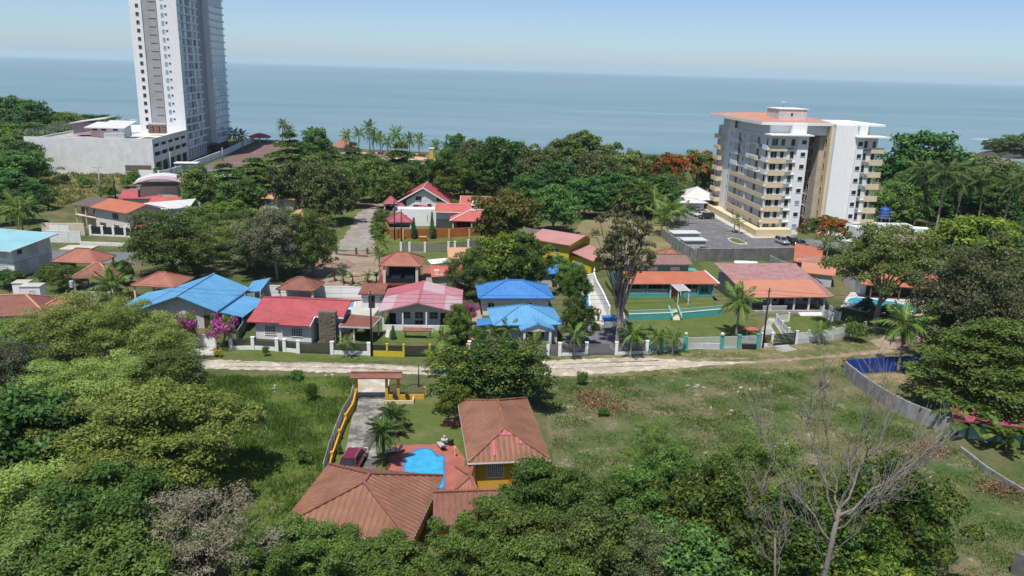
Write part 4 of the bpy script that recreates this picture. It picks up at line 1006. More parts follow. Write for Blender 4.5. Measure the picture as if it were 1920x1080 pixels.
MB().box(-2.2, 2.2, 0, 2.5, 0, 2.6).build('wall', TEAL_L, t); shed(t, [(-2.6, -1.4, 2.6), (2.6, -1.4, 2.6), (2.6, 1.0, 3.2), (-2.6, 1.0, 3.2)], R_CORAL, .5, .03, name='awning'); posts(t, [(-2.4, -1.2), (2.4, -1.2)], 2.6, .12, DGREY)
A = G(352, 405); t = thing('rusty_roof_shed', 'small shed with a reddish grey roof between the trees right of the white shed', 'shed', (A.x, A.y, 0), R_(10)); walls(t, -3, 3, 0, 4, 2.4, WHITE); shed(t, [(-3.6, -.6, 2.4), (3.8, -.6, 2.4), (4.4, 4.6, 3.3), (-3, 4.6, 3.3)], R_MAROON, .5, .03)

# white house with pale cyan roof
f = Frame((-60, 512), (30, 521), 0)
t = fthing('cyan_roofed_house', 'white two storey house with a pale cyan mono pitch roof at the left edge', 'house', f)
L = f.L
walls(t, -12, L, 0, 8.6, 5.2, WHITE)
MB().poly([(L, 0, 5.2), (L, 8.6, 5.2), (L, 8.6, 6.1)]).poly([(L - .1, 0, 5.2), (L - .1, 8.6, 6.1), (L - .1, 8.6, 5.2)]).build('gable_wall', WHITE, t)
shed(t, [(-12.5, -1.2, 5.15), (L + 1.0, -1.2, 5.15), (L + 1.2, 9.4, 6.25), (-12.5, 9.4, 6.25)], R_CYAN, .6, .03, fascia=WHITE)
MB().box(L - .06, L + .08, 0, 8.6, 2.6, 2.75).box(-12, L, -.08, .06, 2.6, 2.75).build('string_course', GREYP, t)
for y, z in ((2.0, .8), (6.6, .9), (4.6, 3.4)): window(t, L, y, z, 1.8, 1.7 if z < 3 else 2.0, 'r', GREYP, GLASS_P, 2, 4)
for x, z in ((L - 2.2, .8), (L - 6, .8), (L - 2.2, 3.6), (L - 6, 3.6)): window(t, x, -.02, z, 1.6, 1.3, 'f', GREYP, GLASS_P, 2, 3)
window(t, L, 1.5, 4.0, .9, .8, 'r', GREYP, DARKIN)
gazebo('open pavilion with an orange tiled hip roof beside the asphalt street', 161, 512, 8.6, 6.2, 2.7, 1.9, R_TILE, rz=R_(-4))
gazebo('darker red tiled pavilion in front of the open orange one', 188, 541, 6.8, 6.0, 2.6, 1.8, R_TERRA2, rz=R_(6), cap=R_PEACH)
A = G(40, 622); t = thing('tiled_roof_house', 'low house with a red brown tiled roof at the left edge above the acacias', 'house', (A.x, A.y, 0), R_(12))
walls(t, -9, 3, 0, 7, 2.6, BEIGE); hip(t, -10, 3.8, -.8, 7.8, 2.6, 1.9, R_TERRA2, .5, .035, R_PEACH, ridge=6)
hip(t, 1.5, 7.2, 1.5, 6.5, 2.5, 1.2, R_TILE, .5, .035, R_PEACH, name='side_roof')
for k, (px, py, w, h, lab) in enumerate([(47, 566, 2.2, 2.3, 'square white water tank box behind the tiled roof, the left of two'), (66, 574, 2.9, 2.4, 'square white water tank box behind the tiled roof, the right of two')]):
    A = G(px, py); t = thing('tank_box', lab, 'water tank', (A.x, A.y, 0), R_(8)); MB().box(-w / 2, w / 2, -1, 1, 0, h + 1).build('wall', WHITE_C, t); MB().box(-w / 2 - .1, w / 2 + .1, -1.1, 1.1, h + 1, h + 1.12).build('lid', PAVE, t); window(t, .3, -1.0, 1.2, .7, 1.6, 'f', GREYP, GLASS_P, 0, 0)
sheet('yard_paving', pix((95, 575), (140, 560), (185, 548), (180, 562), (110, 590)), .03, GM_conc, .2, 1, 7)
A = G(108, 566); t = thing('rubble_heap', 'white rubble and rocks piled beside the tiled roof house', 'rubble', (A.x, A.y, 0))
rr = random.Random(8)
for i in range(9): 
    o = MB().lathe([(.5, 0), (.62, .25), (.4, .5), (.1, .6)], 6).build('rock', PAVE, t, loc=(rr.uniform(-2, 2), rr.uniform(-1.2, 1.2), 0)); o.scale = (rr.uniform(.6, 1.5), rr.uniform(.6, 1.2), rr.uniform(.6, 1.3)); o.rotation_euler.z = rr.random() * 6

# small orange roofed house and beach roofs
A = G(522, 392); t = thing('orange_roofed_cottage', 'small cream cottage with a salmon orange roof in front of the olive trees', 'house', (A.x, A.y, 0), R_(-6))
walls(t, -4.2, 4.2, 0, 6, 2.8, CREAM); hip(t, -5, 5, -.8, 6.8, 2.8, 1.4, R_PEACH, .5, .03, R_CORAL, ridge=4)
for x in (-2.8, .8): window(t, x, -.02, .9, 1.3, 1.1, 'f', TEAL_L, GLASS_T)
A = G(572, 424); t = thing('tiled_outbuilding', 'faded orange roof half hidden between the half dry tree and the dark olive tree', 'shed', (A.x, A.y, 0), R_(-10)); walls(t, -3, 4.2, 0, 4, 2.4, BEIGE); shed(t, [(-3.6, -.6, 2.4), (4.8, -.6, 2.2), (4.6, 4.6, 3.3), (-3.4, 4.6, 3.3)], R_PEACH, .5, .03)
A = G(586, 322); t = thing('beach_shop', 'long low building with a flat coral pink roof near the shore', 'building', (A.x, A.y, 0), R_(2)); walls(t, -4.8, 4.8, 0, 6, 3.0, WHITE); shed(t, [(-5.5, -1, 3.0), (5.5, -1, 3.0), (5.5, 7, 3.9), (-5.5, 7, 3.9)], R_RED, .6, .03)
A = G(642, 288); t = thing('beach_hall', 'beach hall with a pointed orange roof under the palms', 'building', (A.x, A.y, 0), R_(4)); walls(t, -4, 4, 0, 8, 2.6, CREAM); hip(t, -4.8, 4.8, -.8, 8.8, 2.6, 4.2, R_TILE, .6, .03)
A = G(405, 346); t = thing('kiosk', 'low kiosk with a red edged white roof at the foot of the promenade', 'kiosk', (A.x, A.y, 0), R_(24)); walls(t, -5, 5, 0, 4, 2.4, WHITE); shed(t, [(-5.8, -.8, 2.5), (5.8, -.8, 2.5), (5.8, 2.0, 3.0), (-5.8, 2.0, 3.0)], R_WHITE, .6, .03); shed(t, [(5.8, 5, 2.6), (-5.8, 5, 2.6), (-5.8, 2.0, 3.0), (5.8, 2.0, 3.0)], R_RED, .6, .03, name='rear_roof')
A = G(488, 267); t = thing('red_roof_pavilion', 'round red roofed pavilion at the seaward end of the promenade', 'pavilion', (A.x, A.y, 0)); MB().lathe([(5.5, 2.5), (4.8, 3.2), (2, 4.2), (.1, 4.6)], 12).build('roof', R_RED, t); posts(t, [(4 * math.cos(k), 4 * math.sin(k)) for k in range(6)], 2.6, .3, WHITE)
# beach huts and umbrellas by the shore
rr = random.Random(12)
hut_r = [R_GREY, R_PEACH, R_WHITE, R_GREY, R_TERRA2]
_hw = MB().box(-1.3, 1.3, -1.1, 1.1, 0, 2.1).mesh('hut_wall', CREAM); _hr = [MB().slab([(-1.7, -1.5, 2.0), (1.7, -1.5, 2.0), (1.7, 0, 2.9), (-1.7, 0, 2.9)], .1).slab([(1.7, 1.5, 2.0), (-1.7, 1.5, 2.0), (-1.7, 0, 2.9), (1.7, 0, 2.9)], .1).mesh('hut_roof', m) for m in hut_r]
_upole = MB().tube([(0, 0, 0), (0, 0, 2.3)], .06, 5).mesh('umbrella_pole', WHITE); _uc = [MB().lathe([(1.5, 2.0), (.75, 2.35), (.05, 2.6)], 8).mesh('umbrella_canopy', m) for m in (R_PEACH, R_WHITE, R_GREY)]
k = 0
for px in range(684, 836, 8):
    for py in ((296, 303, 310) if px < 725 else (300, 308) if px < 800 else (312,)):
        q = G(px + rr.uniform(-3, 3), py + rr.uniform(-2, 2)); k += 1
        if rr.random() < .55:
            ri = rr.randrange(5); t = thing('beach_hut', 'tiny %s roofed hut %s' % (('rusty grey', 'peach', 'white', 'grey', 'red brown')[ri], 'left of the tallest palm' if px < 694 else 'between the tallest palm and the flat almond top' if px < 745 else 'behind the flat almond top' if px < 790 else 'beside the yellow tower'), 'hut', (q.x, q.y, 0), rr.uniform(-.4, .4), 'huts along the shore'); put(_hw, 'wall', t, sc=(rr.uniform(.9, 1.5), 1, 1)); put(_hr[ri], 'roof', t, sc=(rr.uniform(1, 1.5), 1, 1))
        else:
            ri = rr.randrange(3); t = thing('beach_umbrella', 'tiny %s beach umbrella among the huts %s' % (('peach', 'white', 'grey')[ri], 'left of the flat almond top' if px < 745 else 'right of the flat almond top'), 'umbrella', (q.x, q.y, 0), 0, 'umbrellas along the shore'); put(_upole, 'pole', t); put(_uc[ri], 'canopy', t)
A = G(809, 314); t = thing('yellow_tower', 'slim yellow tower on the shore at the right of the huts', 'tower', (A.x, A.y, 0)); MB().box(-.9, .9, -.9, .9, 0, 7.2).build('shaft', mat('tower_yellow', (.7, .45, .1)), t); MB().box(-1.1, 1.1, -1.1, 1.1, 7.2, 7.6).build('top', WHITE, t)

# white gabled house and garden of the ochre wall
f = Frame((762, 396), (834, 398), 0)
t = fthing('white_gabled_house', 'white house with a steep coral pink gable roof in front of the wood', 'house', f); L = f.L
walls(t, 0, L, 0, 14, 3.0, WHITE, 'y', 3.0); gable(t, -4.4, L + 3.2, -.9, 14.5, 1.4, 5.2, R_RED, 'y', .5, .03, R_PINKL)
MB().poly([(0, -.04, 3), (L, -.04, 3), (L / 2 - .6, -.04, 6.1)]).build('gable_boarding', WHITE, t)
for x in (1.6, 1.6): MB()
MB().bar((-4.4, -.95, 1.4), (L / 2 - .6, -.95, 6.6), .1, .28).bar((L + 3.2, -.95, 1.4), (L / 2 - .6, -.95, 6.6), .1, .28).build('bargeboard', WHITE_C, t)
for x in (L * .32, L * .86): window(t, x, -.06, 3.0, 1.5, 1.1, 'f', GREYP, GLASS)
window(t, L * .25, -.02, .7, 1.4, 1.2); door(t, L * .6, -.03, 0, 1.1, 2.2)
for k, (px, py, s, lab) in enumerate([(733, 396, 1.0, 'pink roofed garden gazebo left of the white gabled house'), (752, 408, 1.0, 'pink roofed garden gazebo in the middle of the lawn'), (749, 424, 1.5, 'larger low pink gazebo roof beside the white rounded pool house'), (794, 396, .9, 'low pink garden roof before the white gabled house')]):
    gazebo(lab, px, py, 4.2 * s, 3.8 * s, (2.3, 2.0, 1.5, 1.2)[k], (1.8, 1.9, 1.9, 1.0)[k], R_MAROON, WHITE, R_(8), 'pink garden gazebos')
A = G(782, 424); t = thing('pool_house', 'white rounded pool house with turquoise windows behind the ochre wall', 'pool house', (A.x, A.y, 0), R_(4))
fr_ = [(5.6 * math.sin(a), -1.6 * math.cos(a) + 1.6) for a in [(-1.2 + 2.4 * k / 10) for k in range(11)]]
MB().prism(fr_ + [(5.2, 3.4), (-5.2, 3.4)], -.1, [4.2] * 11 + [4.2, 4.2]).build('wall', WHITE_C, t)
for x in (-2.2, 1.8, 4.0): window(t, x, .18 if abs(x) < 3 else .75, 1.2, 1.6, 1.6, 'f', WHITE_C, GLASS_T)
wall_run('curved_wall', 'curved white garden wall behind the white rounded pool house', [(758, 404), (775, 399), (800, 396), (826, 398)], 1.2, .3, WHITE_C, joint=5.0)
f = Frame((848, 413), (894, 414), 3.2)
t = fthing('coral_roofed_house', 'modern ochre house with stacked coral tiled roofs left of the rust brown mango', 'house', f); L = f.L
walls(t, .6, L + 5, .8, 8, 3.1, mat('ochre_yellow_paint', (.48, .25, .03), scale=.5, var=.15)); roof_faces(t, [[(-.6, -.8, 3.2), (L + 6, -.8, 3.2), (L + 5, 5, 5.2), (4.2, 4.2, 5.0)], [(-.6, 9, 3.2), (-.6, -.8, 3.2), (4.2, 4.2, 5.0)]], R_CORAL, .3, .025, WHITE, [((-.6, -.8, 3.2), (4.2, 4.2, 5.0)), ((4.2, 4.2, 5.0), (L + 5, 5, 5.2))])
shed(t, [(-4.6, 5.2, 4.2), (4.4, 5.2, 4.2), (4.4, 9.6, 5.6), (-4.6, 9.6, 5.6)], R_CORAL, .3, .025, name='rear_roof', fascia=WHITE); shed(t, [(1.4, 9.5, 5.4), (L + 6, 9.5, 5.4), (L + 6, 14.5, 6.8), (1.4, 14.5, 6.8)], R_CORAL, .3, .025, name='upper_roof', fascia=WHITE)
MB().box(4.3, 5.5, 3.5, 12, 4.9, 6.1).build('white_parapet', WHITE_C, t); walls(t, -4.2, .5, 6, 9.4, 4.0, WHITE, name='carport_wall'); MB().box(-4.2, .5, 5.85, 5.98, .1, 2.3).build('garage_door', DGREY, t); posts(t, [(-4.5, 1.0), (.2, -.4), (4.6, -.4)], 3.2, .3, BAND)
MB().box(1.0, 6.0, .68, .79, .1, 2.7).build('dark_porch', DARKIN, t); window(t, L - 1, .78, 1.0, 1.6, 1.2)
wall_run('garden_wall', 'long ochre brown garden wall with pale pillars in front of the coral roofed house', [(722, 430), (731, 447), (756, 447), (842, 445), (880, 443), (906, 441)], 2.1, .3, OCHRE, joint=5.2)
for k, px in enumerate((756, 842, 880)):
    q = G(px, 449); t = thing('pillar', ['pale pillar in front of the ochre wall, left of the cypresses', 'pale pillar in front of the ochre wall, right of the cypresses', 'pale pillar in front of the ochre wall nearest the rust brown mango'][k], 'pillar', (q.x, q.y, 0), 0, 'pale pillars before the ochre wall'); bx(t, 'shaft', 0, 0, -.1, .42, .42, 2.5, R_PEACH)
q = G(793, 452); t = thing('meter_box', 'small ochre box with a pale lid on the lawn before the ochre wall', 'box', (q.x, q.y, 0)); bx(t, 'box', 0, 0, -.1, 1.5, .9, 1.0, OCHRE); bx(t, 'lid', 0, 0, .9, 1.7, 1.1, .14, R_PEACH)
fence('street_fence', 'grey timber fence with pale posts along the old street', [(752, 473), (768, 473), (797, 473), (841, 472), (853, 471), (878, 468), (904, 464)], 2.1, .15, GREYP, WHITE, None, 8, mat('grey_boards', (.23, .205, .185), (.17, .15, .14)), .45, gates=(2,))
wall_run('low_wall', 'low dark posts and kerb at the edge of the dirt lot', [(632, 478), (660, 480), (690, 482)], .35, .3, CONC_D, joint=6.0)
for k, px in enumerate((631, 668, 689, 711)):
    q = G(px, 477); t = thing('gate_post', ['dark timber post at the left of the dirt lot entrance', 'dark timber post second from left at the dirt lot', 'dark timber post third from left at the dirt lot', 'dark timber post beside the small palm'][k], 'post', (q.x, q.y, 0), 0, 'posts of the dirt lot'); bx(t, 'post', 0, 0, -.2, .4, .4, 1.6, WOOD)
q = G(638, 497); t = thing('gravel_heap', 'low heap of grey gravel on the dirt lot', 'heap', (q.x, q.y, 0)); MB().lathe([(3.2, 0), (2.2, .5), (1.1, .95), (.1, 1.1)], 14).build('heap', GM_dirt, t, True); t.scale = (1, .8, 1)

# brown two storey gazebo terrace
A = G(757, 547); t = thing('viewing_terrace', 'raised open terrace under a brown orange hip roof beside the dirt lot', 'gazebo', (A.x, A.y, 0), R_(3))
hip(t, -3.9, 3.4, -3.2, 3.2, 5.4, 1.7, R_TILE, .6, .035, R_TERRA, ridge=2.0); posts(t, [(-3.0, -2.7), (2.5, -2.7), (-3.0, 2.6), (2.5, 2.6)], 5.4, .45, BEIGE)
MB().box(-4.3, 3.8, -3.5, 3.4, 2.0, 2.25).build('floor', roofm('terrace_red', (150, 75, 68), (130, 65, 60)), t); walls(t, -3.6, 3.2, -2.2, 3, 2.0, CONC); MB().box(-3.0, 2.5, 2.5, 2.6, 2.25, 4.5).build('back_screen', DARKIN, t); MB().box(-2.8, 2.3, -2.72, -2.68, 2.25, 3.1).build('railing', BLACK, t)
for x in (-1.3, 1.0): bx(t, 'table', x, 0, 2.25, 1.6, .9, .75, GLASS_B)
A = G(729, 540); t = thing('low_tiled_roof', 'low salmon tiled roof at the left foot of the raised terrace', 'shed', (A.x, A.y, 0)); walls(t, -1.2, 1.6, 0, 3, 1.9, BEIGE); shed(t, [(-1.6, -.5, 1.9), (1.8, -.5, 1.9), (1.8, 3.4, 2.9), (-1.6, 3.4, 2.9)], R_CORAL, .35, .03)
A = G(824, 512); t = thing('patio_parasol', 'large square white parasol leaning over the patio', 'parasol', (A.x, A.y, 0), R_(18)); MB().tube([(0, 0, 0), (0, 0, 2.4)], .05, 6).build('pole', STEEL, t)
c = [(-2, -1.7, 2.3), (2, -1.7, 2.5), (2, 1.7, 2.5), (-2, 1.7, 2.3)]; m_ = MB()
for k in range(4): m_.slab([c[k], c[(k + 1) % 4], (0, 0, 2.85)], .03)
m_.build('canopy', WHITE_C, t)
f = Frame((842, 485), (882, 485), 2.6)
t = fthing('peach_roofed_house', 'small grey house with a peach coloured roof left of the leafy trees', 'house', f); walls(t, .3, f.L - .2, .5, 6, 2.6, GREYP); shed(t, [(-.2, -.2, 2.6), (f.L + .4, -.2, 2.6), (f.L + .4, 5, 3.7), (-.2, 5, 3.7)], R_PEACH, .4, .025); window(t, 2.4, .48, .5, 1.3, 1.6)
A = G(852, 534); t = thing('brick_roofed_shed', 'long salmon tiled roof behind the pink roofed house', 'shed', (A.x, A.y, 0), R_(12)); walls(t, -3.6, 3, 0, 3, 2.0, GREYP); shed(t, [(-4.2, -.5, 1.7), (3.4, -.5, 2.0), (3.4, 3.6, 3.0), (-4.2, 3.6, 2.5)], R_CORAL, .35, .03); bx(t, 'chimney', -3.2, .6, 1.8, .9, .9, .9, BAND)
A = G(812, 530); t = thing('tiled_porch', 'square orange tiled porch roof right of the raised terrace', 'shed', (A.x, A.y, 0)); walls(t, -1.6, 1.6, 0, 2.4, 1.8, BEIGE); shed(t, [(-2, -.3, 1.8), (2, -.3, 1.8), (2, 2.7, 2.6), (-2, 2.7, 2.6)], R_TILE, .35, .03)
q = G(851, 512); t = thing('water_tank', 'small cream water tank beside the peach roofed house', 'water tank', (q.x, q.y, 0)); MB().lathe([(.55, 0), (.6, 1.6), (.45, 2.0), (.1, 2.1)], 12).build('tank', CREAM, t); MB().lathe([(.2, 2.1), (.2, 2.25)], 8).build('lid', CREAM, t)
wall_run('garden_wall', 'grey garden wall between the pink roofed house and the blue roofed pair', [(868, 552), (884, 556), (898, 560)], 1.7, .2, CONC, joint=3.0)

# yellow house with the pink roof
f = Frame((995, 447), (1068, 459), 5.4)
t = fthing('yellow_house', 'bright yellow two storey house with a rose pink sheet roof', 'house', f); L = f.L
walls(t, .3, L - .4, .5, 9, 5.3, LEMON); shed(t, [(-.3, -.3, 5.35), (L + .3, -.3, 5.35), (L + .9, 4.8, 6.6), (-.3, 4.8, 6.6)], R_ROSE, .5, .03); shed(t, [(L + .9, 10, 5.3), (-.3, 10, 5.3), (-.3, 4.8, 6.6), (L + .9, 4.8, 6.6)], R_ROSE, .5, .03, name='rear_roof')
MB().poly([(L - .4, .5, 5.3), (L - .4, 9, 5.3), (L - .4, 4.8, 6.4)]).poly([(.3, .5, 5.3), (.3, 4.8, 6.4), (.3, 9, 5.3)]).build('gable_wall', LEMON, t)
shed(t, [(-5.4, .2, 4.9), (-.3, .2, 5.0), (-.3, 5.2, 6.3), (-5.2, 5.2, 6.0)], R_GREY, .5, .03, name='left_roof'); walls(t, -4.8, .3, 1, 8, 4.8, LEMON, name='left_wall')
walls(t, L - .4, L + 4.2, 1.5, 7, 2.9, LEMON, name='side_wall'); shed(t, [(L - .3, .8, 3.9), (L + 4.8, .9, 2.7), (L + 4.8, 6.8, 3.4), (L - .3, 6.8, 4.6)], R_ROSE, .4, .03, name='side_roof')
window(t, 2.2, .48, 3.4, 1.4, 1.1, 'f', LEMON, GLASS); window(t, 6.0, .48, 3.3, .8, .8, 'f', WHITE, GLASS); door(t, 5.0, .47, 0, 1.2, 2.2, m=DARKIN); MB().box(L + .6, L + 2.4, 1.44, 1.5, 1.0, 1.9).build('blue_panel', GLASS_B, t)
# ------------------------------------------------------------------ the white high rise and its podium
A = G(291, 328)
t = thing('high_rise', 'tall white and glass apartment high rise with a long white podium', 'high rise', (A.x, A.y, 0), R_(6.5))
TW, TY, TD, FH, Z0, NF = 16.8, 40.0, 64.0, 2.92, 11.2, 25
ZT = Z0 + NF * FH
PH = 11.2
TWALL = mat('tower_white_render', (.80, .80, .81), (.75, .75, .76), scale=.06, fine=3, rough=.8, bmp=.03, dirt=.1)
pod = MB().box(-40.6, -.0, 0, .5, -3, PH).box(-40.6, -40.1, .5, 40, -3, PH).box(-40.1, -.6, .5, 78, PH - 1.2, PH - .6)
pod.box(-40.6, -.0, 0, .5, PH, PH + .9)
pod.build('podium_wall', WHITE, t)
MB().box(-40, -17, .5, 44, PH - .6, PH - .55).build('podium_roof', GM_conc, t)
MB().box(-32, -20, 3, 16, PH - .55, PH - .5).build('sports_court', roofm('court_red', (214, 110, 80), (200, 100, 80)), t)
MB().box(-9, -1.5, 4, 22, PH - .55, PH - .48).build('roof_lawn', GM_lawn, t)
# open parking side towards the street
sd = MB()
for z0, z1 in ((-1, .4), (3.9, 6.0), (7.4, 9.0), (10.4, PH + .9)): sd.box(-.5, 0, .5, 40, z0, z1)
for k in range(6): y = .5 + k * 7.7; sd.box(-.52, .02, y, y + 1.1, -1, PH)
sd.build('parking_side', WHITE, t)
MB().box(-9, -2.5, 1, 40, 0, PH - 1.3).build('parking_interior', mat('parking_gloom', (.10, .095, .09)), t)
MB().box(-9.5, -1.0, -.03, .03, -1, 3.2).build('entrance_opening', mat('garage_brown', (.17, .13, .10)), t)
MB().box(-9.4, -1.1, -.09, -.05, .2, .5).box(-9.4, -1.1, -.09, -.05, .9, 1.15).build('entrance_rail', BAND, t)
nb = MB()
for k in range(15):
    y = .8 + k * 2.6; nb.tube([(-40.3, y, PH), (-40.3, y, PH + 3.2)], .05, 4)
for z in (PH + 1.6, PH + 3.2): nb.bar((-40.3, .8, z), (-40.3, 37, z), .04, .04)
for k in range(70): y = .8 + k * .52; nb.bar((-40.3, y, PH + .9), (-40.3, y, PH + 3.2), .025, .025)
nb.build('court_net', mat('net_grey', (.3, .36, .34)), t)
# roof pavilions
pv = MB().box(-33, -22.5, 20, 28, PH, PH + 4.4); pv.build('roof_pavilion', mat('lilac_grey_render', (.42, .37, .40), rough=.9), t)
shed(t, [(-33.6, 18.6, PH + 4.2), (-21, 18.6, PH + 6.2), (-21, 29, PH + 6.4), (-33.6, 29, PH + 4.4)], R_WHITE, 0, 0, .3, 'pavilion_roof')
MB().box(-24, -13.2, 12, 20, PH, PH + 3.4).build('roof_pavilion', WHITE, t)
shed(t, [(-25.6, 10.6, PH + 3.4), (-12.2, 10.6, PH + 3.4), (-11.4, 21.5, PH + 5.2), (-23.8, 21.5, PH + 5.2)], R_WHITE, 0, 0, .3, 'pavilion_roof')
for x in (-22.6, -19.6, -15.8): window(t, x, 11.97, PH + 2.3, 1.6, .7, 'f', WHITE, GLASS, 0, 0)
MB().box(-15.5, -9.0, .6, 2.6, PH + .2, PH + 2.4).build('stair_head', GREYP, t)
for k in range(3):
    for j in range(3): bx(t, 'condenser', -9.8 + k * 2.2, 30, PH + .2 + j * 1.1, 1.7, .9, .95, mat('condenser_brown', (.22, .13, .10)))
MB().box(-10.9, -4.5, 30.6, 30.9, PH, PH + 4).build('condenser_rack', WHITE, t)
# tower shaft
x0, xg0, xg1 = -TW, -TW + 4.3, -TW + 9.4
sh = MB().box(x0, xg0, TY, TY + 27, Z0 - 1, ZT).box(xg1 + .3, 0, TY, TY + .6, Z0 - 1, ZT).box(xg1 + .3, -.35, TY + .6, TY + 27, Z0 - 1, ZT).box(x0, -1.2, TY + 27, TY + 39, -1, ZT).box(x0 + 2, 1.15, TY + 39, TY + TD, 3, ZT).box(1.15, 1.5, TY + 39, TY + 40.2, 3, ZT)
sh.build('shaft', TWALL, t)
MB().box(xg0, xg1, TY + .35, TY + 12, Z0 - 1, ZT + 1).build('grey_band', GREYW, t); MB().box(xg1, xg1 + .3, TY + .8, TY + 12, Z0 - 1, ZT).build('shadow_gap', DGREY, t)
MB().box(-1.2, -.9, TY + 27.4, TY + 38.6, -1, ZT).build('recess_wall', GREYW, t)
wm = {k: win_mesh(w, h, TWALL, g, mx, 0, .05) for k, (w, h, g, mx) in {'a': (1.15, 1.35, GLASS, 0), 'b': (1.0, 1.45, GLASS_B, 0), 'c': (.7, .65, GLASS, 0)}.items()}
rr = random.Random(3)
def wput(key, x, y, z, rz):
    a, b = wm[key]; o = put(a, 'window', t, (x, y, z), rz); put(b, 'pane', o)
gl = [GLASS_B, GLASS_P, GLASS, GLASS_T, GLASS_P]
pm = {}
def pane(y0, y1, z0, z1, m, x):
    k = (round(y1 - y0, 2), round(z1 - z0, 2), m.name)
    if k not in pm: pm[k] = MB().box(-.03, .03, 0, y1 - y0, 0, z1 - z0).mesh('glass_pane', m)
    return put(pm[k], 'glass_pane', t, (x, y0, z0))
for k in range(NF):
    z = Z0 + k * FH
    if z > 66: continue                                     # nothing above the frame of the photograph is seen
    wput('a', x0 + 2.7, TY - .01, z + 1.0, 0)
    if k == 0: continue
    wput('b', xg1 + 2.1, TY - .01, z + .9, 0); wput('c', xg1 + 3.4, TY - .01, z + 1.55, 0)
    bx(t, 'ledge', xg0 + 3.4, TY + .3, z + .4, 2.6, .25, .10, GREYW)
KF = [5.0 + FH * k for k in range(int((70 - 5) / FH))]
for k, z in enumerate(KF):
    # first glazed side: wide bays, then a slim blue strip, then bays again
    y = TY + .75; pat = [2.6, 3.4, 3.0, 2.8, 1.0, 2.6, 3.2, 3.4, 3.0]
    for i, w in enumerate(pat):
        if z < 58: pane(y, y + w - .14, z + .22, z + FH - .16, GLASS_B if i in (0, 4) else rr.choice((GLASS_P, GLASS_P, GLASS_B, GLASS)), -.33 if i != 4 else -.2)
        y += w
    y = TY + 40.5
    for i, w in enumerate((2.6, 2.9, 2.6, 2.6, 7.6, 4.2)):
        if z < 58: pane(y, y + w - .14, z + .22, z + FH - .16, rr.choice((GLASS_P, GLASS_B)) if i < 4 else rr.choice((GLASS_T, GLASS_T, GLASS_B)), 1.18)
        y += w
    bx(t, 'floor_slab', -.25, TY + 14, z - .25, 1.3, 26.4, .6, TWALL); bx(t, 'floor_slab', 1.25, TY + 51.5, z - .25, 1.3, 24.6, .6, TWALL)
    for yy in (7.0, 13.6, 16.4, 22.6): bx(t, 'mullion', -.1, TY + yy, z + .35, .5, .35, FH - .5, TWALL)
# ground floor columns of the glazed side
for k in range(8): bx(t, 'column', -.5, TY + .6 + k * 3.7, -1, 1.0, .9, 6.1, TWALL)
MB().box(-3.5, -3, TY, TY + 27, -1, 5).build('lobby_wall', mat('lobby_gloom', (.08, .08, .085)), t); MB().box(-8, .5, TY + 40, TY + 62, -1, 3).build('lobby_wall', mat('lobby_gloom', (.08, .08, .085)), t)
MB().box(-.3, 2.6, TY + 28, TY + 38, 2.2, 2.5).box(-.3, 2.2, TY + 28, TY + 38, 3.4, 3.7).build('canopy', DGREY, t)
wall_run('street_wall', 'white street wall with dark pillars along the foot of the high rise', [(262, 332), (300, 333), (316, 331), (345, 322), (372, 311), (405, 298), (427, 289), (450, 277), (476, 266)], 2.4, .3, WHITE_C, joint=7.0, jm=GREYP)
A = G(352, 322); t = thing('gate_canopy', 'dark flat canopy over the entrance gate of the high rise', 'canopy', (A.x, A.y, 0), R_(8)); MB().box(-4, 4, -2, 2, 3.0, 3.3).build('roof', WHITE, t); MB().box(-3.9, 3.9, -1.9, 1.9, 2.6, 3.0).build('soffit', DGREY, t); posts(t, [(-3.5, -1.6), (3.5, -1.6), (-3.5, 1.6), (3.5, 1.6)], 2.7, .3, WHITE)
# ------------------------------------------------------------------ the eight storey apartment block
A = G(1417, 445)
t = thing('apartment_block', 'white and sand yellow eight storey apartment block with a salmon roof', 'apartment block', (A.x, A.y, 0), R_(9))
FH, Z0, NF = 2.95, .5, 8
AW = mat('apartment_white', (.81, .81, .80), (.77, .77, .76), scale=.2, fine=4, rough=.75, bmp=.03, dirt=.1)
AB = mat('apartment_cream', (.76, .735, .69), (.71, .69, .65), scale=.2, fine=4, rough=.8, bmp=.03, dirt=.12)
ZT = Z0 + NF * FH
C0 = (2.6, 3.4); SK = .075                                  # front left corner; the left face runs back slightly skewed
def lf(s, d=0.0): return (C0[0] + SK * s - d, C0[1] + s)
main = MB().prism([C0, (9.6, 3.4), (9.6, 15), (30.2, 15), (30.2, 40), lf(38)], -.5, ZT + .2).build('wall', AB, t)
MB().prism([(3.6, 6), (30, 6), (30, 40), (6.2, 40)], ZT + .2, ZT + 2.55).build('attic_wall', AW, t)
MB().prism([(9.6, 2.9), (12.4, 2.9), (12.4, 12), (9.6, 12)], -.5, ZT + .25).build('pilaster', AW, t)
MB().prism([(8.6, 4.4), (12.35, 4.4), (12.35, 13), (8.6, 13)], ZT + .26, ZT + 3.0).build('stair_tower', AW, t)
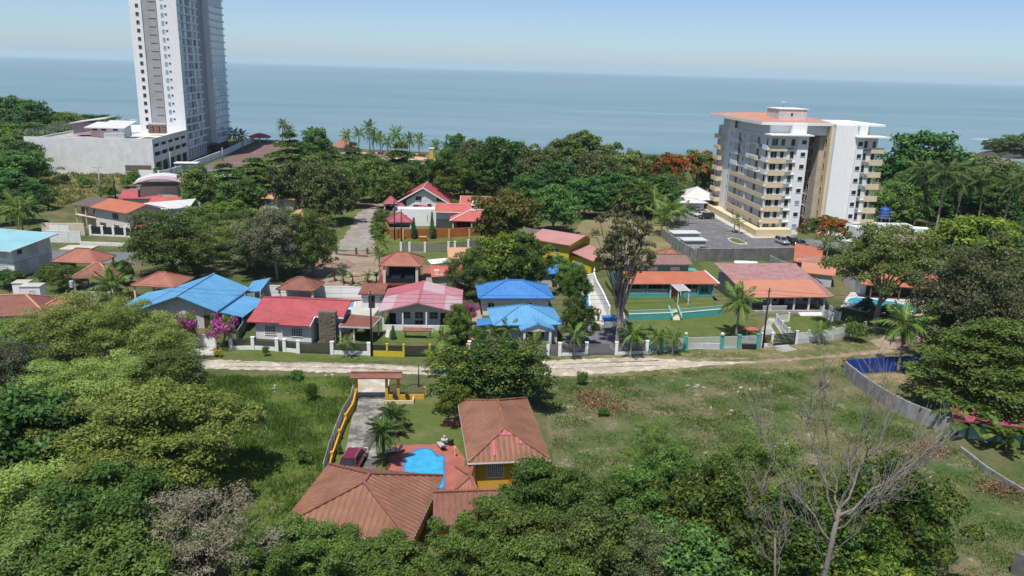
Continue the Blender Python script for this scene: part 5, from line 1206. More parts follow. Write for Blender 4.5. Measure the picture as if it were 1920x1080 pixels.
# right wing
MB().prism([(19.2, 3.0), (23.6, .9), (23.6, 15), (19.2, 15)], -.5, ZT + 3.0).build('white_wall', AW, t)
MB().box(23.6, 25.4, .5, 15, -.5, ZT + .25).build('pilaster', AW, t)
MB().box(25.4, 29.4, 1.1, 15, -.5, ZT + .2).build('right_wall', AB, t)
MB().box(25.4, 27.6, 3.0, 15, ZT + .26, ZT + 3.0).build('attic_wall', AW, t)
MB().box(18.7, 19.2, 4.2, 14.9, -.5, ZT + 2.9).build('yellow_strip', BAND, t)
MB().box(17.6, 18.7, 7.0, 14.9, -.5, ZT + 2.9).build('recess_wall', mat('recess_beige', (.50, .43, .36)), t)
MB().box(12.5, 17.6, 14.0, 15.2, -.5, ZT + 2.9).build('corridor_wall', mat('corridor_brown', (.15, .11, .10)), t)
for k in range(NF):
    z = Z0 + k * FH
    bx(t, 'corridor_slab', 15, 12.6, z + FH - .25, 5.2, 3.2, .22, AB); bx(t, 'corridor_rail', 15, 11.1, z + .1, 5.2, .08, .95, mat('rail_brown', (.16, .11, .10)))
    window(t, 17.6, 10.2, z + 1.0, .9, 1.5, 'l', AB, GLASS, 0, 0); window(t, 18.7, 5.8, z + 1.0, .6, 1.3, 'l', BAND, GLASS, 0, 0)
# canopies and roof
MB().box(2.0, 12.9, 1.6, 6, ZT + .25, ZT + .55).box(23.2, 31.4, -.6, 5, ZT + .25, ZT + .55).build('canopy', AW, t)
E0 = [(.5, 4.6), (19.0, 4.6), (31.0, 5.0), (31.5, 42), (2.6, 42)]
ez = ZT + 2.75
MB().prism(E0[:2] + [(19.0, 42), E0[4]], ez - .15, ez + .6).build('eave_slab', AW, t)
MB().box(19.1, 32.2, 3.2, 20, ez, ez + .5).build('roof_slab', AW, t)
r0, r1 = (7, 24, ez + 1.9), (17, 24, ez + 1.9)
roof_faces(t, [[(.7, 4.8, ez + .61), (18.8, 4.8, ez + .61), r1, r0], [(18.8, 4.8, ez + .61), (24, 21, ez + .61), (24, 41, ez + .61), r1], [(24, 41, ez + .61), (2.8, 41, ez + .61), r0, r1], [(2.8, 41, ez + .61), (.7, 4.8, ez + .61), r0]], R_APT, .6, .03, R_APT, [(r0, r1)])
MB().box(7.2, 14.6, 9.5, 16, ez + .5, ez + 3.4).build('lift_house', mat('lift_house_render', (.66, .60, .60), rough=.8), t); MB().box(7.0, 14.8, 9.3, 16.2, ez + 3.4, ez + 3.6).build('lift_house_cap', AW, t)
bx(t, 'vent', 10.6, 9.46, ez + 1.9, .5, .1, .6, DARKIN)
for x, y, h in ((8.8, 11, 1.5), (10.2, 11, 1.1), (12.6, 11.5, 1.3)): MB().tube([(x, y, ez + 3.6), (x, y, ez + 3.6 + h)], .05, 5).build('antenna', STEEL, t)
MB().lathe([(.45, ez + 4.9), (.5, ez + 5.15), (.1, ez + 5.2)], 10, (8.8, 11)).build('dish', WHITE_C, t)
# plinth
MB().prism([(0, 0), (9.2, 0), (9.2, 3), (lf(1)[0] - .2, 3)] , -.2, 1.9).prism([(0, .01), (C0[0] + .1, 3.2), lf(46), (lf(46)[0] - 2.2, 49)], -.2, 1.7).build('plinth', BAND, t)
MB().prism([(-1.6, -1.2), (9.5, -1.2), (9.5, -.01), (-.02, -.01), (lf(46)[0] - 2.3, 49), (lf(46)[0] - 4.6, 49)], -.1, .14).build('pavement', PAVE, t)
W = lambda x, y, z, w, h, face='f', g=GLASS, mx=1, fm=AB: window(t, x, y, z, w, h, face, fm, g, mx, 0)
angL = -math.pi / 2 - math.atan(SK)
def WL(s, z, w, h, g=GLASS, mx=0):
    p = lf(s, .0); return window(t, p[0], p[1], z, w, h, None, AB, g, mx, 0, ang=angL)
def boxL(name, s0, s1, d0, d1, z, h, m):
    a = [lf(s0, d1), lf(s1, d1), lf(s1, d0), lf(s0, d0)]
    return MB().prism(a, z, z + h).build(name, m, t)
green = glossy_mat('green_curtain_glass', (.05, .10, .075), .2, spec=.5)
rr = random.Random(5)
for k in range(NF):
    z = Z0 + k * FH; g = lambda: rr.choice((GLASS, GLASS, green, GLASS))
    # front, left bay
    W(3.9, 3.38, z + .35, 1.5, 2.1, 'f', g(), 1); W(6.0, 3.38, z + .75, .95, 1.6, 'f', g(), 0); W(8.6, 3.38, z + .75, 1.0, 1.6, 'f', g(), 0); W(11.2, 2.88, z + 1.2, 1.2, 1.0, 'f', GLASS_B if k in (0, 2) else GLASS, 0, AW)
    if k > 0:
        MB().box(2.7, 7.0, 2.85, 3.38, z - .55, z - .02).box(2.7, 7.0, 2.85, 2.97, z - .02, z + .7).build('balcony', BAND, t); MB().box(2.7, 7.0, 2.82, 3.0, z + .7, z + .8).build('balcony_coping', AW, t)
        bx(t, 'ledge', 8.3, 3.2, z - .3, 2.6, .5, .14, AB)
        for x in (7.5, 8.2)[: 1 + (k > 3)]: bx(t, 'air_conditioner', x + rr.uniform(-.1, .1), 3.1, z - .15, .75, .35, .5, mat('ac_grey', (.30, .29, .28)))
    # right wing front
    W(24.5, .48, z + 1.2, 1.15, 1.0, 'f', GLASS, 0, AW); W(26.3, 1.08, z + .7, .85, 1.65, 'f', g(), 0); W(28.5, 1.08, z + .7, .85, 1.65, 'f', g(), 0)
    if k > 0:
        MB().box(27.6, 31.0, .5, 1.08, z - .55, z - .02).box(27.6, 31.0, .5, .62, z - .02, z + .7).box(30.86, 31.0, .62, 1.1, z - .02, z + .7).build('balcony', BAND, t); MB().box(27.6, 31.0, .47, .65, z + .7, z + .78).build('balcony_coping', AW, t)
        bx(t, 'ledge', 26.6, .95, z - .3, 2.0, .35, .14, AB)
        if k > 1: bx(t, 'air_conditioner', 26.1, .85, z - .15, .75, .35, .5, mat('ac_grey', (.30, .29, .28)))
        if k > 3: bx(t, 'air_conditioner', 27.1, .85, z - .15, .75, .35, .5, mat('ac_grey', (.30, .29, .28)))
    # left face: windows and recessed loggias
    WL(1.4, z + .6, 1.2, 1.7, rr.choice((GLASS_P, GLASS, green))); WL(14.0, z + .7, 1.0, 1.6, GLASS_P); WL(16.6, z + 1.1, .7, 1.0, g()); WL(26.6, z + 1.2, .7, 1.0, g()); WL(36.6, z + .6, 1.0, 1.8, g())
    WL(7.0, z + .2, 1.6, 2.1, g(), 1)
    WL(20.2, z + .2, 1.6, 2.1, g(), 1)
    boxL('loggia_pier', 11.6, 12.6, 0, .5, z, FH - .3, AB)
    if k == 0: continue
    boxL('slab_edge', -.2, 25, 0, .3, z - .32, .28, AB)
    if k <= 4:
        boxL('balcony', -.3, 24.6, .52, .66, z - .35, 1.15, BAND); boxL('balcony_floor', -.3, 24.6, .3, .52, z - .3, .2, AB)
    else:
        boxL('balcony', 4.6, 12.6, .8, .94, z - .35, 1.1, AW); boxL('balcony_floor', 4.6, 12.6, 0.3, .8, z - .35, .22, BAND); boxL('balcony', 18.6, 23.8, .75, .9, z - .35, 1.1, AW); boxL('balcony_floor', 18.6, 23.8, .3, .75, z - .35, .22, BAND); boxL('balcony', -.2, 3.0, .5, .62, z - .35, 1.1, AW)
        boxL('balcony_edge', 6.5, 10.5, .94, 1.0, z - .3, .75, BAND)
    boxL('balcony', 31.6, 36.0, 1.5, 1.7, z - .35, 1.15, BAND); boxL('balcony', 31.6, 31.8, 0, 1.5, z - .35, 1.15, BAND); boxL('balcony_floor', 31.8, 36, 0, 1.5, z - .35, .2, BAND)
boxL('white_pilaster', 25.0, 29.6, -.02, .012, -.4, ZT + 2.9, AW)
# kiosk pavilions, car park sheds and walls
A = G(1302, 396); t = thing('pool_pavilion', 'white pavilion with a bright white pyramid roof behind the parked cars', 'pavilion', (A.x, A.y, 0), R_(4))
hip(t, -4.2, 9.0, 2, 13, 3.0, 3.0, R_WHITE, 0, 0, R_WHITE, ridge=.3); hip(t, -8.0, 3.2, -2.5, 3.8, 2.8, .9, R_WHITE, 0, 0, R_WHITE, name='front_roof', ridge=3); walls(t, -5.6, 2.2, -1.4, 3.4, 2.8, WHITE_C); posts(t, [(8.2, 2.8), (8.2, 12), (-3.4, 12)], 3, .4, WHITE_C); MB().box(-3.5, 8.4, 11.6, 12, 0, 2.6).build('back_wall', CREAM, t)
wall_run('car_park_wall', 'pale low wall at the back of the car park beside the white pavilion', [(1230, 384), (1252, 388), (1276, 390)], 2.3, .3, WHITE, joint=6.0)
for k, (px, py, w, d, h, lab) in enumerate([(1286, 456, 6.2, 3.0, 2.2, 'white flat roofed utility shed at the back of the car park wall'), (1302, 470, 5.0, 2.6, 2.2, 'white flat roofed utility shed nearest the dark concrete wall')]):
    A = G(px, py); t = thing('utility_shed', lab, 'shed', (A.x, A.y, 0), R_(9)); MB().box(-w / 2, w / 2, 0, d, -.1, h).build('wall', GREYP, t); MB().box(-w / 2 - .3, w / 2 + .3, -.3, d + .3, h, h + .22).build('roof', R_WHITE, t)
    if k == 0:
        lv = MB()
        for i in range(14): x = -w / 2 + w * (i + .5) / 14; lv.box(x - .1, x + .1, -.06, -.002, .3, 1.9)
        lv.build('louvre', WHITE_M, t)
wall_run('boundary_wall', 'tall dark stained concrete wall below the apartment car park', [(1305, 489), (1340, 490), (1400, 489), (1470, 488), (1532, 488)], 2.7, .25, CONC_D, joint=3.0, cap=CONC)
wall_run('boundary_wall', 'dark stained concrete wall running back along the dry lot', [(1240, 444), (1262, 462), (1282, 476), (1305, 489)], 2.3, .25, CONC, joint=3.0, jm=CONC_D)
A = G(1383, 455); t = thing('kerb_island', 'oval white kerbed planting island in the car park', 'kerb island', (A.x, A.y, 0)); ring = []
isl = pix((1363, 448), (1370, 446), (1385, 449), (1400, 456), (1402, 459), (1385, 459), (1368, 453))
MB().prism([(p.x - A.x, p.y - A.y) for p in isl], 0, .16).build('kerb', PAVE, t); cx = sum((p.x for p in isl)) / 7 - A.x; cy = sum((p.y for p in isl)) / 7 - A.y
MB().prism([((p.x - A.x - cx) * .78 + cx, (p.y - A.y - cy) * .78 + cy) for p in isl], .1, .19).build('grass', GM_lawn, t)
for k in range(9):
    q = G(1350 + k * 9, 418 + k * 3.2); MB().box(-.06, .06, -2.4, 2.4, 0, .004).build('parking_line', WHITE, None, loc=(q.x, q.y, .045)).rotation_euler.z = R_(80)
    o = bpy.context.scene.collection.objects[-1]; o['kind'] = 'structure'
# sheds and houses at the right
f = Frame((1492, 487), (1541, 492), 3.0)
t = fthing('orange_roofed_shed', 'long narrow outbuilding with an orange sheet roof below the car park', 'shed', f); L = f.L
walls(t, .3, L - .3, .5, 13, 2.8, mat('terracotta_wall', (.38, .2, .16), scale=.5, var=.2)); MB().box(.2, .3, .5, 13, 0, 2.8).build('side_wall', GREYP, t); shed(t, [(-.4, -.3, 2.7), (L + .2, -.3, 2.5), (L + .2, 14, 3.0), (-.6, 14, 3.6)], R_ORANGE2, .5, .03); window(t, .2, 3, 1.0, 1.0, 1.4, 'l'); window(t, .2, 8, 1.6, 1.4, .8, 'l')
A = G(1530, 536); t = thing('orange_roofed_shed', 'small shed with a yellow orange roof beside the dark spreading tree', 'shed', (A.x, A.y, 0), R_(-20)); walls(t, -2.6, 2.6, 0, 5, 2.4, GREYP); shed(t, [(-3, -.4, 2.4), (3.2, -.4, 2.4), (3.2, 5.6, 3.2), (-3, 5.6, 3.2)], R_ORANGE, .4, .03)
wall_run('side_wall', 'grey concrete wall behind the orange roofed house and the sheds', [(1442, 492), (1462, 502), (1500, 516), (1540, 545)], 1.6, .2, CONC, joint=3.0)
A = G(1700, 560); t = thing('orange_roofed_house', 'house with a broken orange tiled roof half hidden behind the dark spreading tree', 'house', (A.x, A.y, 0), R_(-3))
walls(t, -8, 6, 1, 10, 2.9, WHITE); shed(t, [(-9, -1.6, 2.7), (5.6, -1.6, 2.4), (6, 4.6, 4.6), (-8, 4.6, 4.6)], R_ORANGE2, .3, .03); shed(t, [(6, 11, 2.8), (-8, 11, 2.8), (-8, 4.6, 4.6), (6, 4.6, 4.6)], R_ORANGE2, .3, .03, name='rear_roof'); posts(t, [(-7, -1.2), (-2, -1.2), (3, -1.2)], 2.6, .25, WOOD); MB().box(-7, 5, .8, .99, 0, 2.5).build('dark_porch', DARKIN, t)
rr = random.Random(2)
for i in range(10): bx(t, 'loose_tile', rr.uniform(-5, 4), rr.uniform(.6, 3.8), 0, .9, .3, .06, R_TERRA2).location.z = 0
for o in [c for c in t.children if c.name.startswith('loose_tile')]: o.location.z = 2.58 + (o.location.y + 1.6) * .335
A = G(1680, 592); t = thing('garden_stairs', 'brick and white steps going down to the turquoise pool', 'stairs', (A.x, A.y, 0), R_(-14))
for i in range(6): bx(t, 'step', 0, i * .42, 0, 3.0, .44, .22 * (i + 1), R_PEACH if i % 2 else DECK)
wall_run('pool_edge_wall', 'low white coping walls beside the brick steps at the turquoise pool', [(1652, 545), (1670, 549), (1688, 552), (1728, 562)], .7, .3, WHITE, joint=4.0)
pool('long turquoise kidney shaped pool behind the dark spreading tree', [(1585, 566), (1592, 560), (1606, 558), (1640, 562), (1672, 566), (1700, 572), (1726, 576), (1722, 584), (1690, 587), (1650, 586), (1620, 580), (1598, 572)], POOL_T, .12, WHITE_C)
sheet('pool_terrace', pix((1575, 575), (1595, 548), (1660, 548), (1735, 566), (1735, 590), (1690, 596), (1610, 584)), .05, PAVE, .1, 1, 4)
wall_run('white_wall', 'white flat roofed wall below the blue water tank', [(1596, 448), (1640, 447), (1690, 449), (1738, 452)], 3.2, 3.0, WHITE, joint=9.0)
A = G(1668, 446); t = thing('roof_slab', 'flat bright white roof slab under the blue water tank', 'roof slab', (A.x, A.y, 3.3)); MB().box(-4, 4.5, -1.8, 1.8, 0, .25).build('slab', R_WHITE, t)
A = G(1652, 442); t = thing('water_tower', 'blue ribbed water tank on a steel frame beside the apartment block', 'water tank', (A.x, A.y, 0))
posts(t, [(-1.0, -1.0), (1.0, -1.0), (-1.0, 1.0), (1.0, 1.0)], 4.6, .16, STEEL, name='leg'); MB().box(-1.4, 1.4, -1.4, 1.4, 4.6, 4.75).build('platform', STEEL, t); BT = glossy_mat('blue_tank', (.03, .10, .36), .4)
pr = [(1.15, 4.75)]
for i in range(6): pr += [(1.15, 4.8 + i * .36), (1.22, 4.9 + i * .36), (1.22, 5.0 + i * .36), (1.15, 5.08 + i * .36)]
MB().lathe(pr + [(.8, 7.1), (.35, 7.3)], 16).build('tank', BT, t, True); MB().lathe([(.35, 7.3), (.35, 7.45), (.05, 7.5)], 10).build('lid', BT, t)
for z in (5.4, 6.2): MB().box(-1.8, 1.8, -1.8, -1.72, z, z + .08).box(-1.8, -1.72, -1.72, 1.8, z, z + .08).box(1.72, 1.8, -1.72, 1.8, z, z + .08).build('guard_rail', STEEL, t)
A = G(1735, 480); t = thing('low_roofs', 'pinkish grey roofs between the white wall and the bright mango tree', 'house', (A.x, A.y, 0)); walls(t, -6, 4, 0, 8, 2.8, WHITE); gable(t, -6.8, 4.8, -.8, 8.8, 2.8, 1.6, R_MAUVE, 'x', .5, .03)
# walled yard at the right
wall_run('yard_wall', 'weathered grey concrete wall curving along the right side of the field', [(1583, 704), (1600, 718), (1628, 740), (1662, 762), (1700, 782), (1745, 800), (1790, 818)], 1.9, .22, CONC, joint=2.6, jm=CONC)
wall_run('yard_wall', 'bright blue wall at the back of the yard behind the coconut palm', [(1584, 702), (1640, 698), (1700, 695), (1770, 690)], 2.1, .18, mat('royal_blue_paint', (.012, .055, .30), (.010, .042, .22), scale=.5, fine=6, rough=.6), joint=2.2)
sheet('yard_lawn', pix((1588, 704), (1780, 694), (1900, 760), (1795, 816), (1700, 782), (1640, 748)), .02, ground_mat('yard_grass', ((.11, .13, .04), (.15, .15, .06)), (.33, .23, .15), (.38, .27, .19), s=.25, dryness=.5, bareness=.6))
A = G(1870, 828); t = thing('red_roofed_house', 'flat coral red roof under the layered olive tree at the right edge', 'house', (A.x, A.y, 0), R_(-12)); walls(t, -4, 8, 0, 6, 2.3, TEAL_L); shed(t, [(-5, -.8, 2.3), (9, -.8, 2.3), (9, 6.5, 2.9), (-4, 6.5, 2.9)], R_MAROON, .5, .03)
wall_run('wall_footing', 'low grey concrete footing running past the banana plants', [(1800, 845), (1845, 880), (1885, 906), (1935, 935)], .5, .2, CONC, joint=2.5)
wall_run('yard_wall', 'corner of a dark grey concrete wall at the bottom right corner', [(1894, 1074), (1930, 1090), (1980, 1110)], 2.0, .25, CONC_D, joint=3.0)
# ------------------------------------------------------------------ vegetation
def quad_mesh(name, V, tint, mats, midx=None):
    """V: (n,4,3) array of leaf corners"""
    n = len(V); me = bpy.data.meshes.new(name)
    me.vertices.add(4 * n); me.vertices.foreach_set('co', V.reshape(-1).astype(np.float32))
    me.loops.add(4 * n); me.loops.foreach_set('vertex_index', np.arange(4 * n, dtype=np.int32))
    me.polygons.add(n); me.polygons.foreach_set('loop_start', np.arange(0, 4 * n, 4, dtype=np.int32))
    for m in (mats if isinstance(mats, (list, tuple)) else [mats]): me.materials.append(m)
    if midx is not None: me.polygons.foreach_set('material_index', midx.astype(np.int32))
    a = me.attributes.new('tint', 'FLOAT', 'FACE'); a.data.foreach_set('value', tint.astype(np.float32))
    me.update(calc_edges=True)
    return me

def unit(a): return a / np.maximum(np.linalg.norm(a, axis=-1, keepdims=True), 1e-9)

def leaf_quads(rng, C, Nn, S, aspect=.55, fold=.14):
    T = unit(np.cross(Nn, rng.normal(size=C.shape))); B = np.cross(Nn, T)
    s = S[:, None] * .5
    return np.stack([C - T * s, C + B * s * aspect + Nn * s * fold, C + T * s, C - B * s * aspect + Nn * s * fold], 1)

def puff_leaves(rng, centres, radii, per, ls, flat=.65, up=.6, shell=.45, tint_up=.35, sparse=1.0, droop=0.0):
    Cs, Ns, Ss, Ts = [], [], [], []
    for c, r in zip(centres, radii):
        n = max(6, int(per * (r / np.mean(radii)) ** 1.6 * sparse))
        d = unit(rng.normal(size=(n, 3))); d[:, 2] = np.where(d[:, 2] < -.35, -d[:, 2], d[:, 2])
        rad = r * (shell + (1 - shell) * rng.random(n) ** .5) * (1 + .18 * rng.normal(size=n).clip(-2, 2))
        p = d * rad[:, None] * np.array([1, 1, flat]); p[:, 2] -= droop * (p[:, 0] ** 2 + p[:, 1] ** 2) / max(r, .01)
        nn = unit(d * (1 - up) + np.array([0, 0, up]) + rng.normal(size=(n, 3)) * .45)
        Cs.append(c + p); Ns.append(nn); Ss.append(ls * rng.uniform(.5, 1.45, n) * rng.uniform(.85, 1.15))
        pt = rng.uniform(-.16, .16)
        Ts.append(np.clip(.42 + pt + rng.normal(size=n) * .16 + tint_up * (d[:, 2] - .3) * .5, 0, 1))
    return np.concatenate(Cs), np.concatenate(Ns), np.concatenate(Ss), np.concatenate(Ts)

def crown_puffs(rng, R, H, zc, n, pr, kind='dome', low=-.35, lump=.16):
    """centres and radii of the leaf clumps of a crown of radius R, height H, centred at height zc"""
    ph = rng.uniform(0, 6.28, 4)
    if kind == 'dome':
        i = np.arange(n) + .5; z = 1 - (1 - low) * i / n; a = i * 2.39996 + rng.normal(size=n) * .35
        h = np.sqrt(np.maximum(0, 1 - z ** 2))
        j = rng.uniform(.56, 1.02, n); j[rng.random(n) < .22] *= .6
        k = R * (1 + lump * np.sin(2 * a + ph[0]) + lump * .8 * np.sin(3 * a + ph[1]) + lump * .5 * np.sin(5 * a + ph[2]))
        c = np.stack([k * h * np.cos(a) * j, k * h * np.sin(a) * j, zc + H / 2 * z * j * (1 + .1 * np.sin(4 * a + ph[3]))], 1)
        r = rng.uniform(pr[0], pr[1], n)
    elif kind == 'umbrella':
        a = rng.uniform(0, 6.28, n); q = np.sqrt(rng.random(n)) * .97
        k = R * (1 + lump * np.sin(2 * a + ph[0]) + lump * np.sin(5 * a + ph[1]))
        lay = rng.integers(0, 3, n)
        z = zc + H / 2 * (1 - 1.1 * q ** 2.2) - lay * H * .2 * (1 - .5 * q) + rng.normal(size=n) * H * .05
        c = np.stack([k * q * np.cos(a), k * q * np.sin(a), z], 1); r = rng.uniform(pr[0], pr[1], n) * (1.1 - .3 * q)
    elif kind == 'tiers':
        cs, rs = [], []
        nt = 5
        for t in range(nt):
            u = t / (nt - 1); rr = R * (1.0, .95, .8, .58, .28)[t]
            m = max(3, int(n * (rr / R) ** 1.3 / 3.6))
            a = rng.uniform(0, 6.28) + np.arange(m) * 2.39996; q = np.sqrt((np.arange(m) + .6) / m)
            cs.append(np.stack([rr * q * np.cos(a), rr * q * np.sin(a), zc - H / 2 + H * (.12 + .84 * u) - .10 * H * q ** 2 + rng.normal(size=m) * H * .018], 1))
            rs.append(rng.uniform(pr[0], pr[1], m))
        c, r = np.concatenate(cs), np.concatenate(rs)
    return c, r

def limbs(mb, rng, pts, base_h, r0, n=9, fork=.35, m=0):
    """trunk from the ground to a fork, then limbs bending out to some of the leaf clumps"""
    top = Vector((rng.uniform(-.2, .2), rng.uniform(-.2, .2), base_h))
    mb.tube([(0, 0, -.3), (0, 0, base_h * .3), tuple(top * .7), tuple(top)], [r0 * 1.35, r0, r0 * .85, r0 * .75], 7, m)
    idx = rng.choice(len(pts), min(n, len(pts)), replace=False)
    for i in idx:
        e = Vector(pts[i]); mid = top.lerp(e, .5) + Vector((rng.uniform(-.3, .3), rng.uniform(-.3, .3), rng.uniform(.1, .6)))
        s = Vector((top.x, top.y, top.z * rng.uniform(.65, 1)))
        mb.tube([s, s.lerp(mid, .5), mid, e], [r0 * .5, r0 * .38, r0 * .26, r0 * .1], 5, m, cap=False)

BARK = mat('grey_bark', (.20, .165, .13), (.13, .105, .085), scale=2, fine=14, rough=.95, bmp=.5)
BARK_PALE = mat('pale_bark', (.36, .31, .27), (.24, .20, .175), scale=2, fine=14, rough=.95, bmp=.4)
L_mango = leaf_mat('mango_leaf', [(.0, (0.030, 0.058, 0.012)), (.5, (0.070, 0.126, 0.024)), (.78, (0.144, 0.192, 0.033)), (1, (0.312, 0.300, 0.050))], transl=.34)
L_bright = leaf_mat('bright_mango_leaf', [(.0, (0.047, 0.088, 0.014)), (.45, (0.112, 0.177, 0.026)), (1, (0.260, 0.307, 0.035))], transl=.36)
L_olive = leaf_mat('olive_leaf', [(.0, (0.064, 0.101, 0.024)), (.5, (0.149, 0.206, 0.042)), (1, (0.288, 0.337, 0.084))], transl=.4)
L_rain = leaf_mat('rain_tree_leaf', [(.0, (0.044, 0.080, 0.024)), (.5, (0.104, 0.162, 0.042)), (1, (0.198, 0.258, 0.084))], transl=.4)
L_fresh = leaf_mat('fresh_leaf', [(.0, (0.043, 0.077, 0.015)), (.5, (0.095, 0.165, 0.032)), (1, (0.190, 0.270, 0.063))], transl=.42)
L_thorn = leaf_mat('feathery_leaf', [(.0, (0.079, 0.130, 0.029)), (.5, (0.189, 0.258, 0.060)), (1, (0.356, 0.427, 0.120))], transl=.4)
L_dark = leaf_mat('dark_leaf', [(.0, (0.028, 0.070, 0.017)), (.5, (0.067, 0.152, 0.035)), (1, (0.153, 0.256, 0.064))], transl=.34)
L_forest = leaf_mat('forest_leaf', [(.0, (0.041, 0.074, 0.018)), (.5, (0.092, 0.159, 0.034)), (1, (0.182, 0.254, 0.063))], transl=.38, hue=.03, val=.36)
L_almond = leaf_mat('almond_leaf', [(.0, (0.038, 0.081, 0.015)), (.5, (0.090, 0.161, 0.029)), (1, (0.180, 0.253, 0.055))], transl=.4)
L_greybrown = leaf_mat('drying_leaf', [(.0, (.055, .062, .033)), (.5, (.115, .122, .068)), (1, (.19, .185, .115))], transl=.36)
L_dry = leaf_mat('dry_twig_leaf', [(.0, (.16, .135, .095)), (.5, (.27, .232, .17)), (1, (.38, .335, .25))], transl=.3)
L_rust = leaf_mat('rust_mango_leaf', [(.0, (0.036, 0.065, 0.014)), (.4, (0.086, 0.113, 0.024)), (.7, (0.185, 0.154, 0.035)), (1, (0.300, 0.194, 0.052))], transl=.36)
L_euc = leaf_mat('brown_olive_leaf', [(.0, (0.059, 0.067, 0.029)), (.5, (0.129, 0.135, 0.060)), (1, (0.238, 0.214, 0.107))], transl=.36)
L_red = leaf_mat('flame_flower', [(.0, (0.250, 0.045, 0.015)), (.5, (0.500, 0.090, 0.025)), (1, (0.600, 0.170, 0.050))], transl=.3, hue=.01)
L_pink = leaf_mat('magenta_bract', [(.0, (0.200, 0.020, 0.130)), (.5, (0.400, 0.040, 0.270)), (1, (0.520, 0.120, 0.380))], transl=.3, hue=.01)
L_cypress = leaf_mat('cypress_leaf', [(.0, (0.017, 0.049, 0.020)), (.5, (0.037, 0.105, 0.036)), (1, (0.076, 0.171, 0.061))], transl=.15)
L_palm = leaf_mat('palm_leaflet', [(.0, (0.067, 0.114, 0.025)), (.5, (0.143, 0.238, 0.051)), (1, (0.319, 0.381, 0.102))], transl=.4)
L_royal = leaf_mat('royal_palm_leaflet', [(.0, (.045, .08, .02)), (.5, (.10, .16, .045)), (1, (.2, .24, .08))], transl=.4)
L_yellow = leaf_mat('yellow_shrub_leaf', [(.0, (0.196, 0.196, 0.014)), (.5, (0.392, 0.364, 0.028)), (1, (0.560, 0.504, 0.056))], transl=.4)
L_grass = leaf_mat('grass_blade', [(.0, (.06, .115, .02)), (.5, (.11, .18, .034)), (.85, (.19, .225, .07)), (1, (.33, .29, .15))], transl=.4, hue=0, val=0)
L_dryg = leaf_mat('dry_grass_blade', [(.0, (0.102, 0.138, 0.035)), (.5, (0.189, 0.203, 0.065)), (1, (0.392, 0.334, 0.189))], transl=.3, hue=0, val=0)

PROTO = {}
def make_proto(key, seed, R, H, zc, n, pr, per, ls, leaf, kind='dome', low=-.35, base=2.0, r0=.25, flat=.65, up=.6, shell=.45, flowers=None, fl=0., bark=None, nl=9, aspect=.55, tint_up=.35, lump=.24, bare=.08, droop=0.):
    rng = np.random.default_rng(seed)
    c, r = crown_puffs(rng, R, H, zc, n, pr, kind, low, lump)
    if bare: keep = rng.random(len(c)) > bare; lc, lr = c[keep], r[keep]
    else: lc, lr = c, r
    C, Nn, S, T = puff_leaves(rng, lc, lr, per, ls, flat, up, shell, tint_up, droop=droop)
    mats, midx = [leaf], None
    if flowers:
        mats.append(flowers); zz = (C[:, 2] - (zc - H / 2)) / H
        patch = np.sin(C[:, 0] * .9 + seed) + np.sin(C[:, 1] * 1.1 + 2 * seed) + .7 * np.sin(C[:, 0] * 2.3)
        midx = ((rng.random(len(C)) < fl) & (zz > .35) & (patch > -.2)).astype(int)
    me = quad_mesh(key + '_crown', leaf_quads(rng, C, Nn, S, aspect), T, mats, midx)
    tb = MB(); limbs(tb, rng, c, base, r0, nl)
    PROTO[key] = dict(crown=me, trunk=tb.mesh(key + '_trunk', bark or BARK, True), R=float(np.percentile(np.hypot(C[:, 0], C[:, 1]), 97)), top=float(np.percentile(C[:, 2], 99)))

def plant_tree(name, key, label, x, y, height, width, rz=0.0, group=None, cat='tree'):
    p = PROTO[key]
    t = thing(name, label, cat, (x, y, 0), rz, group)
    sx = width / (2 * p['R']); sz = height / p['top']
    t.scale = (sx, sx, sz)
    put(p['trunk'], 'trunk', t); put(p['crown'], 'crown', t)
    return t

# prototypes (metres); near ones carry finer leaves
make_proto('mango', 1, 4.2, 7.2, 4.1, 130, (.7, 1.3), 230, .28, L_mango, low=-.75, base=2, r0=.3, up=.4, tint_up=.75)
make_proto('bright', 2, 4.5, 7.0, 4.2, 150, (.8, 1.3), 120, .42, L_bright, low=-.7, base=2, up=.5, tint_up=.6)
make_proto('rust', 3, 5, 8, 4.6, 150, (.9, 1.4), 110, .48, L_rust, low=-.9, base=2, up=.45, tint_up=.5)
make_proto('rain', 4, 6.5, 7.0, 5.8, 165, (.8, 1.6), 270, .26, L_olive, 'umbrella', base=3.5, r0=.35, flat=.42, up=.7, shell=.3, nl=14)
make_proto('rain_dark', 5, 6.5, 7.4, 6.4, 190, (.7, 1.45), 180, .29, L_rain, low=-.5, base=3.5, r0=.32, flat=.55, up=.55, shell=.3, nl=14, bark=BARK_PALE)
make_proto('thorn', 6, 5, 6.5, 4.2, 125, (.65, 1.45), 290, .20, L_thorn, 'umbrella', base=2, r0=.2, flat=.5, up=.6, shell=.2, nl=14, aspect=.4)
make_proto('thorn_b', 7, 4.5, 6.4, 3.8, 110, (.6, 1.4), 290, .21, L_thorn, low=-.7, base=1.6, r0=.18, flat=.55, up=.6, shell=.15, nl=14, aspect=.4)
make_proto('fresh', 8, 4, 6.4, 3.8, 88, (.6, 1.3), 290, .29, L_fresh, low=-.8, base=1.8, r0=.16, flat=.6, up=.6, shell=.25, nl=10, aspect=.5)
make_proto('fresh_b', 9, 4.2, 5.8, 3.4, 84, (.6, 1.35), 290, .28, L_fresh, 'umbrella', base=1.6, r0=.14, flat=.6, up=.55, shell=.2, nl=10, aspect=.45)
make_proto('dark', 10, 4.5, 7.4, 4.3, 160, (.8, 1.3), 110, .42, L_dark, low=-.7, base=2, up=.5)
